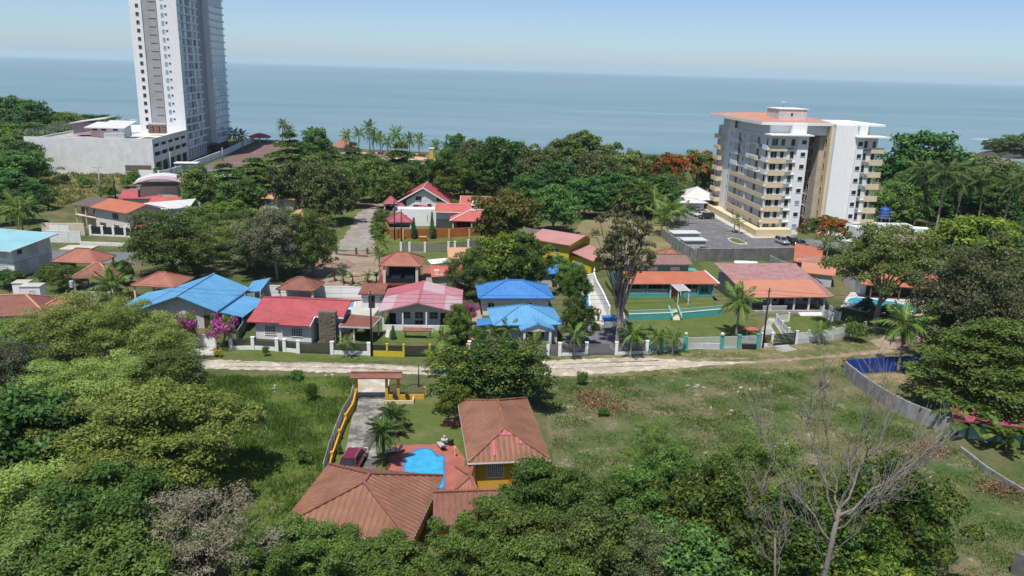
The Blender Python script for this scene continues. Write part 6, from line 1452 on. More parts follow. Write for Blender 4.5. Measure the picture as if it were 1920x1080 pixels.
make_proto('forest_a', 11, 6, 10, 5.6, 170, (1.0, 1.8), 90, .60, L_forest, low=-.65, base=3, r0=.3, up=.55)
make_proto('forest_b', 12, 6.5, 9, 6.0, 180, (1.0, 1.9), 90, .62, L_forest, 'umbrella', base=3.5, r0=.3, flat=.5, up=.6, shell=.35)
make_proto('forest_c', 13, 5.5, 11, 6.0, 170, (.9, 1.6), 90, .55, L_dark, low=-.75, base=3, r0=.3, up=.5)
make_proto('almond', 14, 5.5, 7.5, 5.6, 150, (.8, 1.3), 85, .55, L_almond, 'tiers', base=2.2, r0=.22, flat=.28, up=.85, shell=.2, nl=16)
make_proto('greybrown', 15, 6, 8.5, 5.0, 210, (.7, 1.35), 130, .28, L_greybrown, low=-.8, base=2.5, r0=.25, flat=.6, up=.5, shell=.2, nl=18, bark=BARK_PALE)
make_proto('flame', 16, 6, 5.2, 5.6, 110, (.8, 1.4), 95, .45, L_forest, 'umbrella', base=3, r0=.25, flat=.45, up=.7, flowers=L_red, fl=.6)
make_proto('euc', 17, 5.2, 11.5, 14.0, 120, (.5, 1.0), 85, .36, L_euc, low=-.8, base=5, r0=.42, flat=.75, up=.3, shell=.2, nl=26, bark=BARK_PALE, lump=.25, bare=.1)
make_proto('bush', 18, 1.5, 1.9, 1.0, 40, (.35, .6), 80, .2, L_fresh, low=-.6, base=.4, r0=.06, up=.5, nl=5)
make_proto('bush_dark', 19, 1.5, 1.9, 1.0, 40, (.35, .6), 90, .2, L_forest, low=-.6, base=.4, r0=.06, up=.5, nl=5)
make_proto('topiary', 20, 1.5, 1.9, 1.0, 70, (.28, .34), 70, .16, L_forest, low=-.7, base=.3, r0=.06, up=.4, lump=.02, nl=3)
make_proto('bougain', 21, 1.8, 2.4, 1.5, 50, (.35, .65), 80, .2, L_fresh, low=-.5, base=.6, r0=.07, flowers=L_pink, fl=.75, up=.5, nl=8)
make_proto('yellow_bush', 22, 1.0, 1.3, .7, 36, (.25, .4), 70, .16, L_yellow, low=-.7, base=.2, r0=.04, up=.5, nl=3)
make_proto('bright_small', 23, 3, 3.4, 2.9, 70, (.5, .85), 110, .3, L_bright, low=-.6, base=1.2, r0=.14, up=.5, tint_up=.5)
make_proto('dry', 24, 4.6, 4.2, 3.7, 120, (.5, 1.0), 95, .17, L_dry, 'umbrella', base=1.5, r0=.14, flat=.6, up=.3, shell=.1, nl=60, bark=BARK, aspect=.25, lump=.12)
# ------------------------------------------------------------------ palms, cypress, banana, bare trees
def frond_mesh(name, seed, leaf, droop=.45, nl=26, hang=.45, ll=.30, lw=.042):
    rng = np.random.default_rng(seed); Q, T = [], []
    s = np.linspace(0, 1, 9)
    R0 = np.stack([s * (1 - .12 * droop * s), .05 * np.sin(s * 3 + seed), -droop * s ** 2.2], 1)
    def at(u): return np.array([np.interp(u, s, R0[:, k]) for k in range(3)])
    for a, b in zip(R0[:-1], R0[1:]):
        w = .014
        Q.append([a + [0, -w, 0], b + [0, -w * .7, 0], b + [0, w * .7, 0], a + [0, w, 0]]); T.append(.85)
    for side in (-1, 1):
        for k in range(nl):
            u = .14 + .85 * (k + rng.uniform(-.3, .3)) / nl; p = at(u)
            L = ll * (math.sin(math.pi * min(1, max(0, u * .86 + .1))) * .9 + .12) * rng.uniform(.85, 1.1)
            d = unit(np.array([.55 + .5 * u, side, -hang * (1 + .5 * rng.random()) + .25 * rng.normal()]))
            e = p + d * L; e[2] -= .25 * L * droop
            f = unit(np.array([1, -side * .4, .0])) * lw * .5; mid = p + d * L * .45 + np.array([0, 0, .015])
            Q.append([p, mid + f, e, mid - f]); T.append(np.clip(.45 + rng.normal() * .17 - .15 * u, 0, 1))
    return quad_mesh(name, np.array(Q), np.array(T), leaf)

FR = {'coco': [frond_mesh('coco_frond', k, L_palm, d) for k, d in enumerate((.25, .45, .75))],
      'royal': [frond_mesh('royal_frond', k + 5, L_royal, d, 30, .5, .26) for k, d in enumerate((.35, .6, .95))],
      'date': [frond_mesh('date_frond', k + 9, L_royal, d, 34, .25, .30, .05) for k, d in enumerate((.55, .9, 1.2))]}
L_deadf = leaf_mat('dead_frond', [(.0, (.09, .06, .03)), (1, (.20, .14, .075))], transl=.2)
FR['dead'] = [frond_mesh('dead_frond', 20, L_deadf, .3, 18, .6, .16, .03)]

def palm(label, px, py, ptop, kind='coco', nf=20, L=None, group=None, name=None, lean=.0, rz=None, dead=0, elev=(78, -22), seed=0, h=None, wind=0.0):
    q = G(px, py); rnd = random.Random(seed + int(px * 7 + py))
    full = h or HT(px, py, ptop)
    L = L or 3.2
    th = max(.3, full - L * (.45 if kind != 'date' else .3))
    t = thing(name or ('coconut_palm' if kind == 'coco' else 'royal_palm' if kind == 'royal' else 'date_palm'), label, 'palm tree', (q.x, q.y, 0), rnd.uniform(0, 6) if rz is None else rz, group)
    r = .10 + .012 * th; pts, rad = [], []
    for k in range(8):
        u = k / 7; pts.append((lean * th * u ** 1.7, 0, -.2 + (th + .2) * u)); rad.append(r * (1.55 - .75 * min(1, u * 3)) if u < .34 else r * (1 - .25 * u))
    MB().tube(pts, rad, 9).build('trunk', BARK_PALE if kind != 'date' else BARK, t, True)
    top = Vector(pts[-1])
    if kind == 'royal':
        MB().tube([top - Vector((0, 0, .1)), top + Vector((0, 0, .7)), top + Vector((0, 0, 1.5))], [r * 1.05, r * .95, r * .45], 8).build('crownshaft', glossy_mat('palm_crownshaft', (.10, .16, .04), .4), t, True)
        top = top + Vector((0, 0, 1.3))
    for k in range(nf):
        u = (k + .5) / nf; el = R_(elev[0] + (elev[1] - elev[0]) * u ** .85 + rnd.uniform(-7, 7)); az = k * 2.39996 + rnd.uniform(-.25, .25)
        me = FR[kind][min(2, int(u * 3))]
        o = put(me, 'frond', t, top, sc=L * rnd.uniform(.85, 1.1) * (.8 + .3 * math.sin(math.pi * min(1, u + .15))))
        o.rotation_euler = (rnd.uniform(-.3, .3) + wind, -el, az)
    for k in range(dead):
        o = put(FR['dead'][0], 'dry_frond', t, top - Vector((0, 0, .15)), sc=L * rnd.uniform(.6, .8)); o.rotation_euler = (rnd.uniform(-.4, .4), R_(rnd.uniform(55, 80)), k * 2.1 + rnd.random())
    return t

def far_palm(label, px, py, ptop, Lf=4.2, group='coconut palms along the shore', seed=0, kind='coco', nf=20):
    """a palm too far away for single fronds: trunk and one crown"""
    rng = random.Random(seed + int(px)); q = G(px, py); full = HT(px, py, ptop); th = full - Lf * .5
    t = thing('coconut_palm' if kind == 'coco' else 'royal_palm', label, 'palm tree', (q.x, q.y, 0), 0, group)
    ln = rng.uniform(-.06, .06)
    MB().tube([(0, 0, -.2), (ln * th * .4, 0, th * .5), (ln * th, 0, th)], [.3, .2, .16], 6).build('trunk', BARK_PALE, t, True)
    key = 'far_' + kind + str(seed % 3)
    if key not in PROTO:
        V, T = [], []
        for k in range(nf):
            u = (k + .5) / nf; me = FR[kind][min(2, int(u * 3))]
            n = len(me.polygons); co = np.empty(12 * n); me.vertices.foreach_get('co', co); co = co.reshape(-1, 3)
            M = Matrix.Rotation(k * 2.39996 + rng.uniform(-.3, .3), 3, 'Z') @ Matrix.Rotation(-R_(75 - 110 * u + rng.uniform(-8, 8)), 3, 'Y')
            V.append((co @ np.array(M).T).reshape(n, 4, 3)); tt = np.empty(n); me.attributes['tint'].data.foreach_get('value', tt); T.append(tt)
        PROTO[key] = quad_mesh(key, np.concatenate(V), np.concatenate(T), L_palm if kind == 'coco' else L_royal)
    put(PROTO[key], 'crown', t, (ln * th, 0, th), sc=Lf, rz=rng.uniform(0, 6))
    return t

def make_cypress(key, seed, h, r):
    rng = np.random.default_rng(seed); n = 46
    z = h * (.06 + .92 * (np.arange(n) + .5) / n); rr = r * np.clip((1 - (z / h) ** 1.6), .05, 1) * (.55 + .45 * np.minimum(1, z / h * 6))
    a = np.arange(n) * 2.39996; c = np.stack([rr * .55 * np.cos(a), rr * .55 * np.sin(a), z], 1)
    C, Nn, S, T = puff_leaves(rng, c, np.maximum(.22, rr * .62), 70, .17, 1.3, .35, .3)
    me = quad_mesh(key + '_crown', leaf_quads(rng, C, Nn, S, .5), T, L_cypress)
    PROTO[key] = dict(crown=me, trunk=MB().tube([(0, 0, -.2), (0, 0, h * .8)], [.09, .03], 6).mesh('cypress_trunk', BARK), R=r, top=h)
make_cypress('cypress', 3, 5, .75)

def banana_leaf(seed, leaf):
    rng = random.Random(seed); Q, T = [], []; n = 12
    dr = rng.uniform(.3, .8)
    def pt(u, s): 
        w = .17 * math.sin(math.pi * min(1, .06 + .93 * u)) ** .6
        return np.array([u * (1 - .2 * dr * u), s * w, -dr * u * u - abs(s) * .05 + (.02 * math.sin(u * 40 + s) if s else 0)])
    for k in range(n):
        for s in (-1, 1):
            if rng.random() < .06: continue
            u, v = k / n, (k + .93) / n
            Q.append([pt(u, 0), pt(v, 0), pt(v, s), pt(u, s)]); T.append(min(1, max(0, .5 + rng.gauss(0, .15))))
    return quad_mesh('banana_leaf', np.array(Q), np.array(T), leaf)
L_banana = leaf_mat('banana_leaf', [(.0, (.04, .075, .012)), (.5, (.075, .14, .022)), (1, (.17, .20, .05))], transl=.35)
BAN = [banana_leaf(k, L_banana) for k in range(4)]
def banana(label, px, py, h=3.4, group=None, seed=0, n=9, L=2.6):
    q = G(px, py); rnd = random.Random(seed + int(px)); t = thing('banana_plant', label, 'banana plant', (q.x, q.y, 0), rnd.uniform(0, 6), group)
    th = h * .55
    MB().tube([(0, 0, -.1), (.05, 0, th * .6), (.1, 0, th)], [.16, .13, .08], 7).build('stem', mat('banana_stem', (.16, .17, .06), (.2, .13, .06)), t, True)
    for k in range(n):
        o = put(rnd.choice(BAN), 'leaf', t, (.1, 0, th - .05), sc=L * rnd.uniform(.75, 1.1)); o.rotation_euler = (rnd.uniform(-.5, .5), -R_(rnd.uniform(15, 78)), k * 2.4 + rnd.uniform(-.3, .3))
    return t

BARE = mat('weathered_branch', (.23, .20, .175), (.15, .13, .115), scale=2, fine=12, rough=.95, bmp=.4)
def bare_tree(label, px, py, h, spread, seed, levels=4, r0=.22, lean=(0, 0), group=None, nmain=5):
    q = G(px, py); rnd = random.Random(seed)
    t = thing('bare_tree', label, 'tree', (q.x, q.y, 0), 0, group)
    tr, tw = MB(), MB()
    def grow(p, d, L, r, lev):
        pts, rad = [p], [r]; c = Vector(p); dd = Vector(d)
        k = 5 if lev < 2 else 4
        for i in range(k):
            dd = (dd + Vector((rnd.gauss(0, .13), rnd.gauss(0, .13), rnd.gauss(.05, .08)))).normalized()
            c = c + dd * L / k; pts.append(c.copy()); rad.append(r * (1 - .72 * (i + 1) / k))
        (tr if lev < 2 else tw).tube(pts, rad, 7 if lev < 2 else 4 if lev == 2 else 3, cap=False)
        if lev >= levels: return
        n = (nmain, 6, 6, 5)[lev] if lev < 4 else 3
        for i in range(n):
            u = rnd.uniform(.3, 1.0) if lev else .5 + .5 * i / max(1, n - 1)
            x = u * k; a = min(int(x), k - 1); s = pts[a].lerp(pts[a + 1], x - a); rr = rad[a] + (rad[a + 1] - rad[a]) * (x - a)
            side = Vector((rnd.gauss(0, 1), rnd.gauss(0, 1), rnd.uniform(-.15, .5))).normalized()
            nd = ((Vector((0, 0, 1)) if lev == 0 else dd) * rnd.uniform(.6, 1.0) + side * spread * (.8 if lev == 0 else .9)).normalized()
            if nd.z < .02: nd.z = abs(nd.z) + .05
            grow(s, nd, L * (rnd.uniform(.85, 1.15) if lev == 0 else rnd.uniform(.38, .62)), max(rr * rnd.uniform(.55, .8), .014), lev + 1)
    grow(Vector((0, 0, -.2)), Vector((lean[0], lean[1], 1)).normalized(), h * .46, r0, 0)
    tr.build('trunk', BARE, t, True); tw.build('twigs', BARE, t)
    return t

def T(name, key, x, by, ty, w, label, group=None, rz=None, cat='tree'):
    q = G(x, by); h = HT(x, by, ty)
    return plant_tree(name, key, label, q.x, q.y, h, w * mpp(x, by), (x * 1.7 + by) % 6.28 if rz is None else rz, group, cat)

# ---- tufts of grass: one mesh per field, nobody could count them
def tufts(name, polys, dens, hmin, hmax, leaf, seed, label, blades=5, keep=None, w=.09):
    rng = np.random.default_rng(seed); P0 = []
    for poly in polys:
        pts = np.array([[p.x, p.y] for p in poly]); lo, hi = pts.min(0), pts.max(0)
        n = int((hi[0] - lo[0]) * (hi[1] - lo[1]) * dens); s = lo + rng.random((n, 2)) * (hi - lo)
        ins = np.zeros(n, bool); j = len(pts) - 1
        for i in range(len(pts)):
            a, b = pts[i], pts[j]
            c = ((a[1] > s[:, 1]) != (b[1] > s[:, 1])) & (s[:, 0] < (b[0] - a[0]) * (s[:, 1] - a[1]) / (b[1] - a[1] + 1e-12) + a[0]); ins ^= c; j = i
        P0.append(s[ins])
    s = np.concatenate(P0)
    fld = np.sin(s[:, 0] * .31 + seed) * np.sin(s[:, 1] * .27 + 2 * seed) + .6 * np.sin(s[:, 0] * .9 + s[:, 1] * .7) + .5 * np.sin(s[:, 1] * 1.3 - s[:, 0] * .5)
    k = rng.random(len(s)) < np.clip(.55 + .3 * fld, .08, 1); s, fld = s[k], fld[k]
    if keep is not None: k = keep(s); s, fld = s[k], fld[k]
    s = np.repeat(s, blades, 0) + rng.normal(size=(len(s) * blades, 2)) * .16; fl = np.repeat(fld, blades)
    n = len(s); h = (hmin + (hmax - hmin) * rng.random(n) ** 1.4) * np.clip(.8 + .3 * fl, .4, 1.4)
    a = rng.uniform(0, 6.28, n); u = np.stack([np.cos(a), np.sin(a), 0 * a], 1) * (w * (.6 + .8 * rng.random(n)))[:, None] * .5
    b = np.column_stack([s, np.full(n, -.02)]); le = np.column_stack([rng.normal(size=(n, 2)) * .42, np.ones(n)])
    tip = b + unit(le) * h[:, None]; mid = b * .45 + tip * .55; mid[:, 2] += h * .06
    V = np.stack([b - u, b + u, mid + u * .7, tip], 1)
    o = put(quad_mesh(name, V, np.clip(.45 + rng.normal(size=n) * .2 - .12 * fl, 0, 1), leaf), name)
    tag(o, label, None, None, 'stuff')
    return o
L_brown = leaf_mat('brown_olive_crown_leaf', [(.0, (.05, .064, .026)), (.5, (.108, .128, .055)), (1, (.19, .18, .10))], transl=.36)
make_proto('brown_olive', 30, 5.5, 10, 5.4, 170, (.7, 1.4), 220, .25, L_brown, low=-.9, base=2.5, r0=.28, up=.45, shell=.3)
make_proto('olive_tier', 31, 5.5, 7.2, 6.0, 160, (.8, 1.4), 210, .29, L_olive, 'tiers', base=2, r0=.3, flat=.4, up=.75, shell=.25, nl=16)
make_proto('mango_flush', 32, 4.8, 7.0, 4.8, 105, (.7, 1.35), 210, .30, leaf_mat('mango_flush_leaf', [(.0, (.026, .062, .011)), (.45, (.062, .13, .021)), (.75, (.135, .185, .028)), (1, (.26, .26, .035))], transl=.38), low=-.7, base=2, r0=.22, up=.4, tint_up=.7)
make_proto('forest_d', 33, 6, 9.6, 5.4, 170, (.9, 1.7), 95, .58, leaf_mat('forest_olive_leaf', [(.0, (.048, .07, .024)), (.5, (.10, .138, .044)), (1, (.18, .21, .08))], transl=.38), low=-.85, base=3, r0=.3, up=.5)
make_proto('shade', 34, 5.6, 8.6, 4.9, 150, (.75, 1.55), 210, .28, leaf_mat('shade_leaf', [(.0, (.036, .066, .018)), (.5, (.092, .145, .035)), (1, (.19, .235, .065))], transl=.4), low=-.9, base=2.5, r0=.25, flat=.55, up=.55, shell=.3, nl=14)

TREES = [
 # lower left canopy
 ('acacia_tree', 'thorn', 40, 700, 598, 200, 'feathery pale green acacia at the left edge, below the white water tanks'),
 ('acacia_tree', 'thorn_b', 150, 690, 557, 190, 'tall feathery acacia below the red brown tiled roof and black utility pole'),
 ('acacia_tree', 'thorn', 245, 700, 562, 170, 'olive acacia in front of the left end of the big blue roof'),
 ('acacia_tree', 'thorn_b', 300, 705, 592, 150, 'acacia beside the left bougainvillea, covering the blue roofed house wall'),
 ('acacia_tree', 'thorn', 215, 790, 672, 240, 'yellow green flat topped acacia just above the great spreading rain tree'),
 ('tree', 'shade', 320, 770, 662, 140, 'darker round tree at the left end of the gravel road'),
 ('acacia_tree', 'thorn_b', 95, 790, 690, 170, 'dull green acacia with bare lower branches left of the great rain tree'),
 ('acacia_tree', 'greybrown', 20, 770, 640, 140, 'greyish half dry acacia cut by the left edge of the photo'),
 ('tree', 'dark', 45, 915, 742, 210, 'dark green dense tree at the left edge beside the great rain tree'),
 ('rain_tree', 'rain', 292, 925, 735, 325, 'great spreading olive rain tree casting a shadow on the meadow'),
 ('rain_tree', 'rain', 225, 1005, 862, 270, 'lower olive tree tucked under the front of the great rain tree'),
 ('tree', 'thorn_b', 60, 1030, 880, 240, 'yellow green bushy tree at the left edge below the dark green tree'),
 ('tree', 'fresh_b', 195, 1085, 905, 230, 'leafy tree left of the grey dry tree at the bottom'),
 ('tree', 'thorn_b', 60, 1120, 965, 260, 'light green tree filling the bottom left corner'),
 ('tree', 'fresh', 240, 1150, 1000, 230, 'green tree cut by the bottom edge left of the dry tree'),
 ('dry_tree', 'dry', 375, 1090, 938, 300, 'grey brown leafless looking dry tree at the bottom left of the tiled roofs'),
 ('shrub', 'fresh', 535, 1080, 985, 140, 'bushy green shrub between the dry tree and the left hip roof'),
 ('shrub', 'fresh_b', 620, 1110, 1010, 170, 'green sapling crowding the front eave of the left hip roof'),
 ('shrub', 'fresh', 735, 1130, 1022, 170, 'green tree at the bottom edge below the left hip roof corner'),
 ('shrub', 'fresh_b', 505, 1130, 1020, 150, 'low green tree at the bottom edge right of the dry tree'),
 # bottom centre
 ('tree', 'fresh', 935, 1050, 935, 130, 'fresh green tree touching the small link roof of the villa'),
 ('tree', 'fresh', 1010, 1010, 868, 165, 'fresh green tree directly right of the yellow villa wall'),
 ('tree', 'fresh_b', 1090, 1040, 895, 150, 'fresh green bushy tree right of the one beside the yellow wall'),
 ('tree', 'fresh_b', 870, 1110, 985, 150, 'fresh green tree in front of the link roof at the bottom edge'),
 ('tree', 'fresh', 975, 1095, 958, 180, 'fresh green tree at the bottom centre in front of the other two'),
 ('tree', 'shade', 1090, 1120, 960, 190, 'olive tangled tree at the bottom, left of the dark gap'),
 ('tree', 'fresh', 1195, 1035, 880, 150, 'pale fresh green tree behind the dark gap in the bottom thicket'),
 ('tree', 'fresh_b', 1270, 1010, 858, 150, 'light green bushy tree right of the pale stalky shrub'),
 ('tree', 'brown_olive', 1210, 1150, 1000, 150, 'brownish vine covered tree in the dark gap at the bottom'),
 ('tree', 'fresh', 1010, 1160, 1025, 200, 'green tree cut off by the bottom edge at the centre'),
 ('shrub', 'thorn', 1212, 930, 795, 120, 'pale stalky shrub standing up from the field behind the thicket'),
 ('tree', 'thorn', 1420, 980, 815, 200, 'light yellow green tree left of the big bare tree'),
 ('mango_tree', 'mango_flush', 1330, 1085, 885, 230, 'mango tree with yellow new leaves at the left of the bare trunks'),
 ('mango_tree', 'mango_flush', 1480, 1120, 935, 240, 'dark mango tree with yellow tips right behind the bare tree trunk'),
 ('mango_tree', 'mango_flush', 1655, 1085, 880, 240, 'rounded dark mango tree at the right end of the bottom thicket'),
 ('tree', 'dark', 1290, 1150, 1000, 200, 'dark tree at the bottom edge below the yellow tipped mango'),
 ('mango_tree', 'mango_flush', 1590, 1150, 985, 220, 'mango tree at the bottom edge between the bare tree and the field'),
 ('mango_tree', 'mango', 930, 756, 643, 212, 'big round mango tree behind the right hip roof by the gravel road'),
 ('shrub', 'bright_small', 857, 800, 722, 66, 'yellow green low tree at the left foot of the big round mango'),
 # right side
 ('rain_tree', 'rain_dark', 1640, 612, 430, 195, 'dark spreading tree with a pale trunk left of the turquoise kidney pool'),
 ('tree', 'brown_olive', 1800, 690, 465, 200, 'big brownish olive tree right of the turquoise kidney pool'),
 ('tree', 'brown_olive', 1905, 700, 540, 150, 'brownish olive tree at the right edge above the layered olive tree'),
 ('almond_tree', 'olive_tier', 1838, 772, 606, 235, 'layered olive green tree over the walled yard with the red roof'),
 ('mango_tree', 'bright', 1815, 530, 408, 160, 'bright yellow green mango tree in front of the royal palms'),
 ('tree', 'forest_c', 1715, 395, 252, 150, 'very large dark tree right of the apartment block'),
 ('tree', 'forest_a', 1675, 435, 345, 90, 'dark green tree beside the blue water tank'),
 ('tree', 'forest_c', 1735, 408, 335, 110, 'shadowy tree behind the first royal palms'),
 ('tree', 'forest_d', 1845, 395, 300, 130, 'brownish green tree behind the royal palms near the headland'),
 ('tree', 'forest_b', 1800, 385, 292, 110, 'flat topped tree on the shore left of the headland'),
 ('tree', 'forest_c', 1905, 405, 335, 120, 'dark tree behind the palms at the right edge'),
 ('tree', 'forest_c', 1800, 405, 335, 120, 'dark tree in the shade between the royal palms'),
 ('tree', 'forest_a', 1905, 505, 420, 100, 'green tree at the right edge behind the bright mango'),
 ('tree', 'forest_c', 1860, 412, 345, 110, 'dark tree right behind the bright mango crown'),
 # middle rows of houses
 ('eucalyptus_tree', 'euc', 1157, 655, 390, 150, 'tall thin leaved brown tree standing in a white ring planter'),
 ('tree', 'fresh', 990, 560, 440, 100, 'green leafy tree behind the rear blue roof, nearest the yellow house'),
 ('tree', 'fresh', 1076, 592, 500, 55, 'slim green tree at the edge of the white walled pool'),
 ('mango_tree', 'mango', 1080, 648, 562, 70, 'dark mango tree beside the front blue roofed house drive'),
 ('tree', 'mango', 858, 648, 575, 62, 'round dark tree in front of the pink roofed house'),
 ('mango_tree', 'rust', 948, 460, 362, 118, 'rust brown mango tree right of the coral roofed house'),
 ('tree', 'dark', 1036, 438, 350, 105, 'dark green round tree right of the rust brown mango'),
 ('tree', 'shade', 325, 520, 400, 150, 'wide olive shade tree beside the end of the asphalt street'),
 ('tree', 'greybrown', 520, 525, 392, 145, 'grey green half dry tree behind the red roofed house'),
 ('tree', 'shade', 588, 520, 396, 92, 'dark olive tree on the left of the dirt lot'),
 ('tree', 'bright', 422, 432, 380, 85, 'yellow green domed tree above the wide olive shade tree'),
 ('tree', 'thorn', 440, 500, 415, 110, 'pale olive tree between the wide shade tree and the half dry tree'),
 ('tree', 'forest_a', 400, 470, 405, 70, 'green tree behind the right side of the wide olive shade tree'),
 ('tree', 'forest_a', 375, 400, 315, 75, 'green tree right of the pink and white arched roof'),
 ('tree', 'almond', 425, 385, 308, 90, 'layered bright almond tree below the red brown promenade'),
 ('tree', 'almond', 480, 375, 298, 100, 'layered almond tree at the lower end of the promenade'),
 ('tree', 'almond', 545, 345, 250, 85, 'layered almond tree standing right of the promenade end'),
 ('tree', 'forest_c', 594, 330, 243, 62, 'tall dark tree left of the small beach roof'),
 ('tree', 'almond', 626, 325, 276, 42, 'small layered almond tree right of the pink beach roof'),
 ('tree', 'almond', 663, 325, 268, 46, 'small layered almond tree beneath the palms of the shore'),
 ('tree', 'forest_d', 560, 390, 305, 90, 'grey green tree behind the small orange roofed house'),
 ('tree', 'forest_d', 612, 420, 312, 105, 'large olive tree right of the small orange roofed house'),
 ('tree', 'forest_a', 655, 390, 308, 70, 'bright green tree at the left of the dirt clearing'),
 ('tree', 'forest_a', 705, 378, 300, 85, 'mid green tree behind the dirt clearing and its fallen pole'),
 ('tree', 'almond', 752, 360, 270, 85, 'flat topped bright almond tree in front of the palm row'),
 ('tree', 'forest_a', 735, 390, 330, 70, 'green tree left of the white gabled house'),
 ('mango_tree', 'mango_flush', 840, 382, 288, 115, 'dark mango tree directly behind the white gabled house'),
 ('tree', 'forest_c', 853, 330, 254, 58, 'dark round treetop against the sea above the big mango'),
 ('tree', 'forest_d', 890, 345, 265, 75, 'brownish treetop against the sea left of the tall green tree'),
 ('mango_tree', 'forest_a', 930, 370, 262, 110, 'tall green tree behind the coral roofed house'),
 ('tree', 'forest_d', 1010, 365, 278, 110, 'greyish brown tree in the middle of the shore wood'),
 ('tree', 'forest_b', 1085, 350, 250, 120, 'tallest flat topped tree of the shore wood against the sea'),
 ('tree', 'forest_c', 1045, 390, 305, 95, 'shadowed tree in the middle of the shore wood'),
 ('tree', 'forest_d', 1120, 385, 290, 95, 'olive tree on the right slope of the shore wood'),
 ('tree', 'forest_a', 1180, 375, 288, 90, 'green tree left of the orange flowering tree'),
 ('flame_tree', 'flame', 1245, 385, 290, 95, 'flame tree thinly dotted with orange, left one of the two by the shore'),
 ('flame_tree', 'flame', 1300, 375, 284, 95, 'flame tree full of orange flowers beside the apartment block'),
 ('tree', 'forest_c', 1095, 408, 335, 90, 'dark tree at the back edge of the dry lot'),
 ('tree', 'forest_c', 1190, 405, 335, 90, 'dark tree behind the drooping palms of the dry lot'),
 ('tree', 'forest_c', 1242, 392, 325, 75, 'dark tree left of the white pool pavilion'),
 ('tree', 'forest_a', 1330, 375, 300, 50, 'green tree half hidden by the apartment block'),
 ('tree', 'forest_c', 985, 395, 330, 90, 'dark tree behind the rust brown mango'),
 ('tree', 'forest_c', 900, 375, 320, 80, 'dark tree behind the coral roofed house ridge'),
 ('flame_tree', 'flame', 1545, 478, 408, 105, 'orange flowering flame tree at the foot of the apartment block'),
 # more of the wood and the hill
 ('tree', 'forest_a', 600, 375, 290, 80, 'green tree behind the large olive tree of the cottage'),
 ('tree', 'forest_b', 690, 345, 292, 90, 'wide green tree in front of the leftmost shore huts'),
 ('tree', 'forest_a', 780, 372, 305, 75, 'green tree right behind the pink gabled roof, left side'),
 ('tree', 'forest_d', 870, 372, 300, 90, 'olive tree right behind the pink gabled roof, right side'),
 ('tree', 'forest_a', 960, 340, 268, 80, 'leafy tree between the tall green tree and the greyish one'),
 ('tree', 'forest_d', 975, 372, 300, 80, 'dull olive tree behind the dark round tree'),
 ('tree', 'forest_a', 1060, 345, 268, 85, 'green tree left of the tallest flat topped tree'),
 ('tree', 'forest_d', 1140, 355, 272, 80, 'olive tree right of the tallest flat topped tree'),
 ('tree', 'forest_c', 1150, 398, 325, 90, 'dark tree over the drooping palms, left'),
 ('tree', 'forest_a', 1215, 360, 296, 75, 'green treetop between the flame trees and the sea'),
 ('tree', 'forest_c', 1235, 400, 330, 85, 'dark tree over the drooping palms, right'),
 ('tree', 'forest_a', 1340, 350, 292, 60, 'tree close behind the left end of the apartment block'),
 ('tree', 'forest_a', 1690, 420, 330, 80, 'green tree behind the water tower'),
 ('tree', 'forest_b', 1755, 370, 285, 100, 'dark flat tree behind the very large dark tree'),
 ('tree', 'forest_d', 1870, 370, 312, 110, 'rusty olive tree in front of the headland'),
 ('tree', 'forest_c', 1770, 400, 330, 110, 'shadowy tree between the first two royal palms'),
 ('tree', 'forest_c', 1835, 408, 340, 110, 'shadowy tree between the middle royal palms'),
 ('tree', 'forest_a', 1930, 400, 330, 100, 'green tree cut by the right edge behind the palms'),
 ('tree', 'forest_d', 1925, 560, 455, 110, 'olive tree at the right edge above the brownish one'),
 ('tree', 'forest_a', 60, 300, 232, 90, 'green tree in the middle of the left hill'),
 ('tree', 'forest_d', 130, 285, 232, 70, 'pale olive tree touching the podium corner'),
 ('tree', 'forest_a', -10, 300, 230, 90, 'green tree cut by the left edge on the hill'),
 ('tree', 'forest_a', 45, 330, 268, 80, 'green tree left of the podium wall, lower one'),
 ('tree', 'forest_a', 195, 246, 216, 50, 'small shore tree behind the podium pavilions'),
 ('tree', 'shade', 445, 480, 400, 110, 'olive tree between the shade tree and the half dry tree'),
 ('tree', 'shade', 480, 510, 430, 100, 'dark low tree at the foot of the half dry tree'),
 ('tree', 'forest_a', 450, 410, 340, 90, 'green tree below the almond trees of the promenade'),
 ('tree', 'forest_a', 505, 375, 315, 80, 'green tree above the orange roofed cottage'),
 ('tree', 'forest_a', 370, 450, 390, 70, 'green tree right of the white warehouse'),
 ('shrub', 'bush', 850, 395, 375, 40, 'garden shrub right of the white gabled house'),
 ('tree', 'shade', 880, 560, 470, 90, 'green tree half of the leafy pair nearest the peach roof'),
 ('tree', 'bright', 940, 556, 440, 110, 'large leafy bright tree in the middle above the blue roofs'),
 ('tree', 'forest_a', 1065, 545, 495, 60, 'green tree between the blue shed and the white wall'),
 ('tree', 'forest_a', 1048, 525, 482, 50, 'green bush tree below the yellow house'),
 ('shrub', 'bush_dark', 1622, 590, 560, 36, 'round dark bush at the left end of the turquoise pool'),
 ('shrub', 'bush_dark', 1660, 592, 572, 30, 'clipped dark bush at the edge of the turquoise pool'),
 ('shrub', 'bush', 1600, 640, 605, 40, 'green shrub behind the stepped grey wall'),
 ('shrub', 'bush', 895, 645, 615, 40, 'green shrub left of the front blue roofed house'),
 ('shrub', 'bush', 100, 530, 500, 60, 'green shrub below the cyan roofed house'),
 ('tree', 'shade', 130, 545, 500, 60, 'dark green tree between the cyan roof and the orange pavilion'),
 ('tree', 'forest_a', 232, 535, 490, 40, 'small papaya like tree right of the orange pavilion'),
 ('shrub', 'bush', 15, 540, 508, 60, 'banana like shrub at the left edge below the cyan roofed house'),
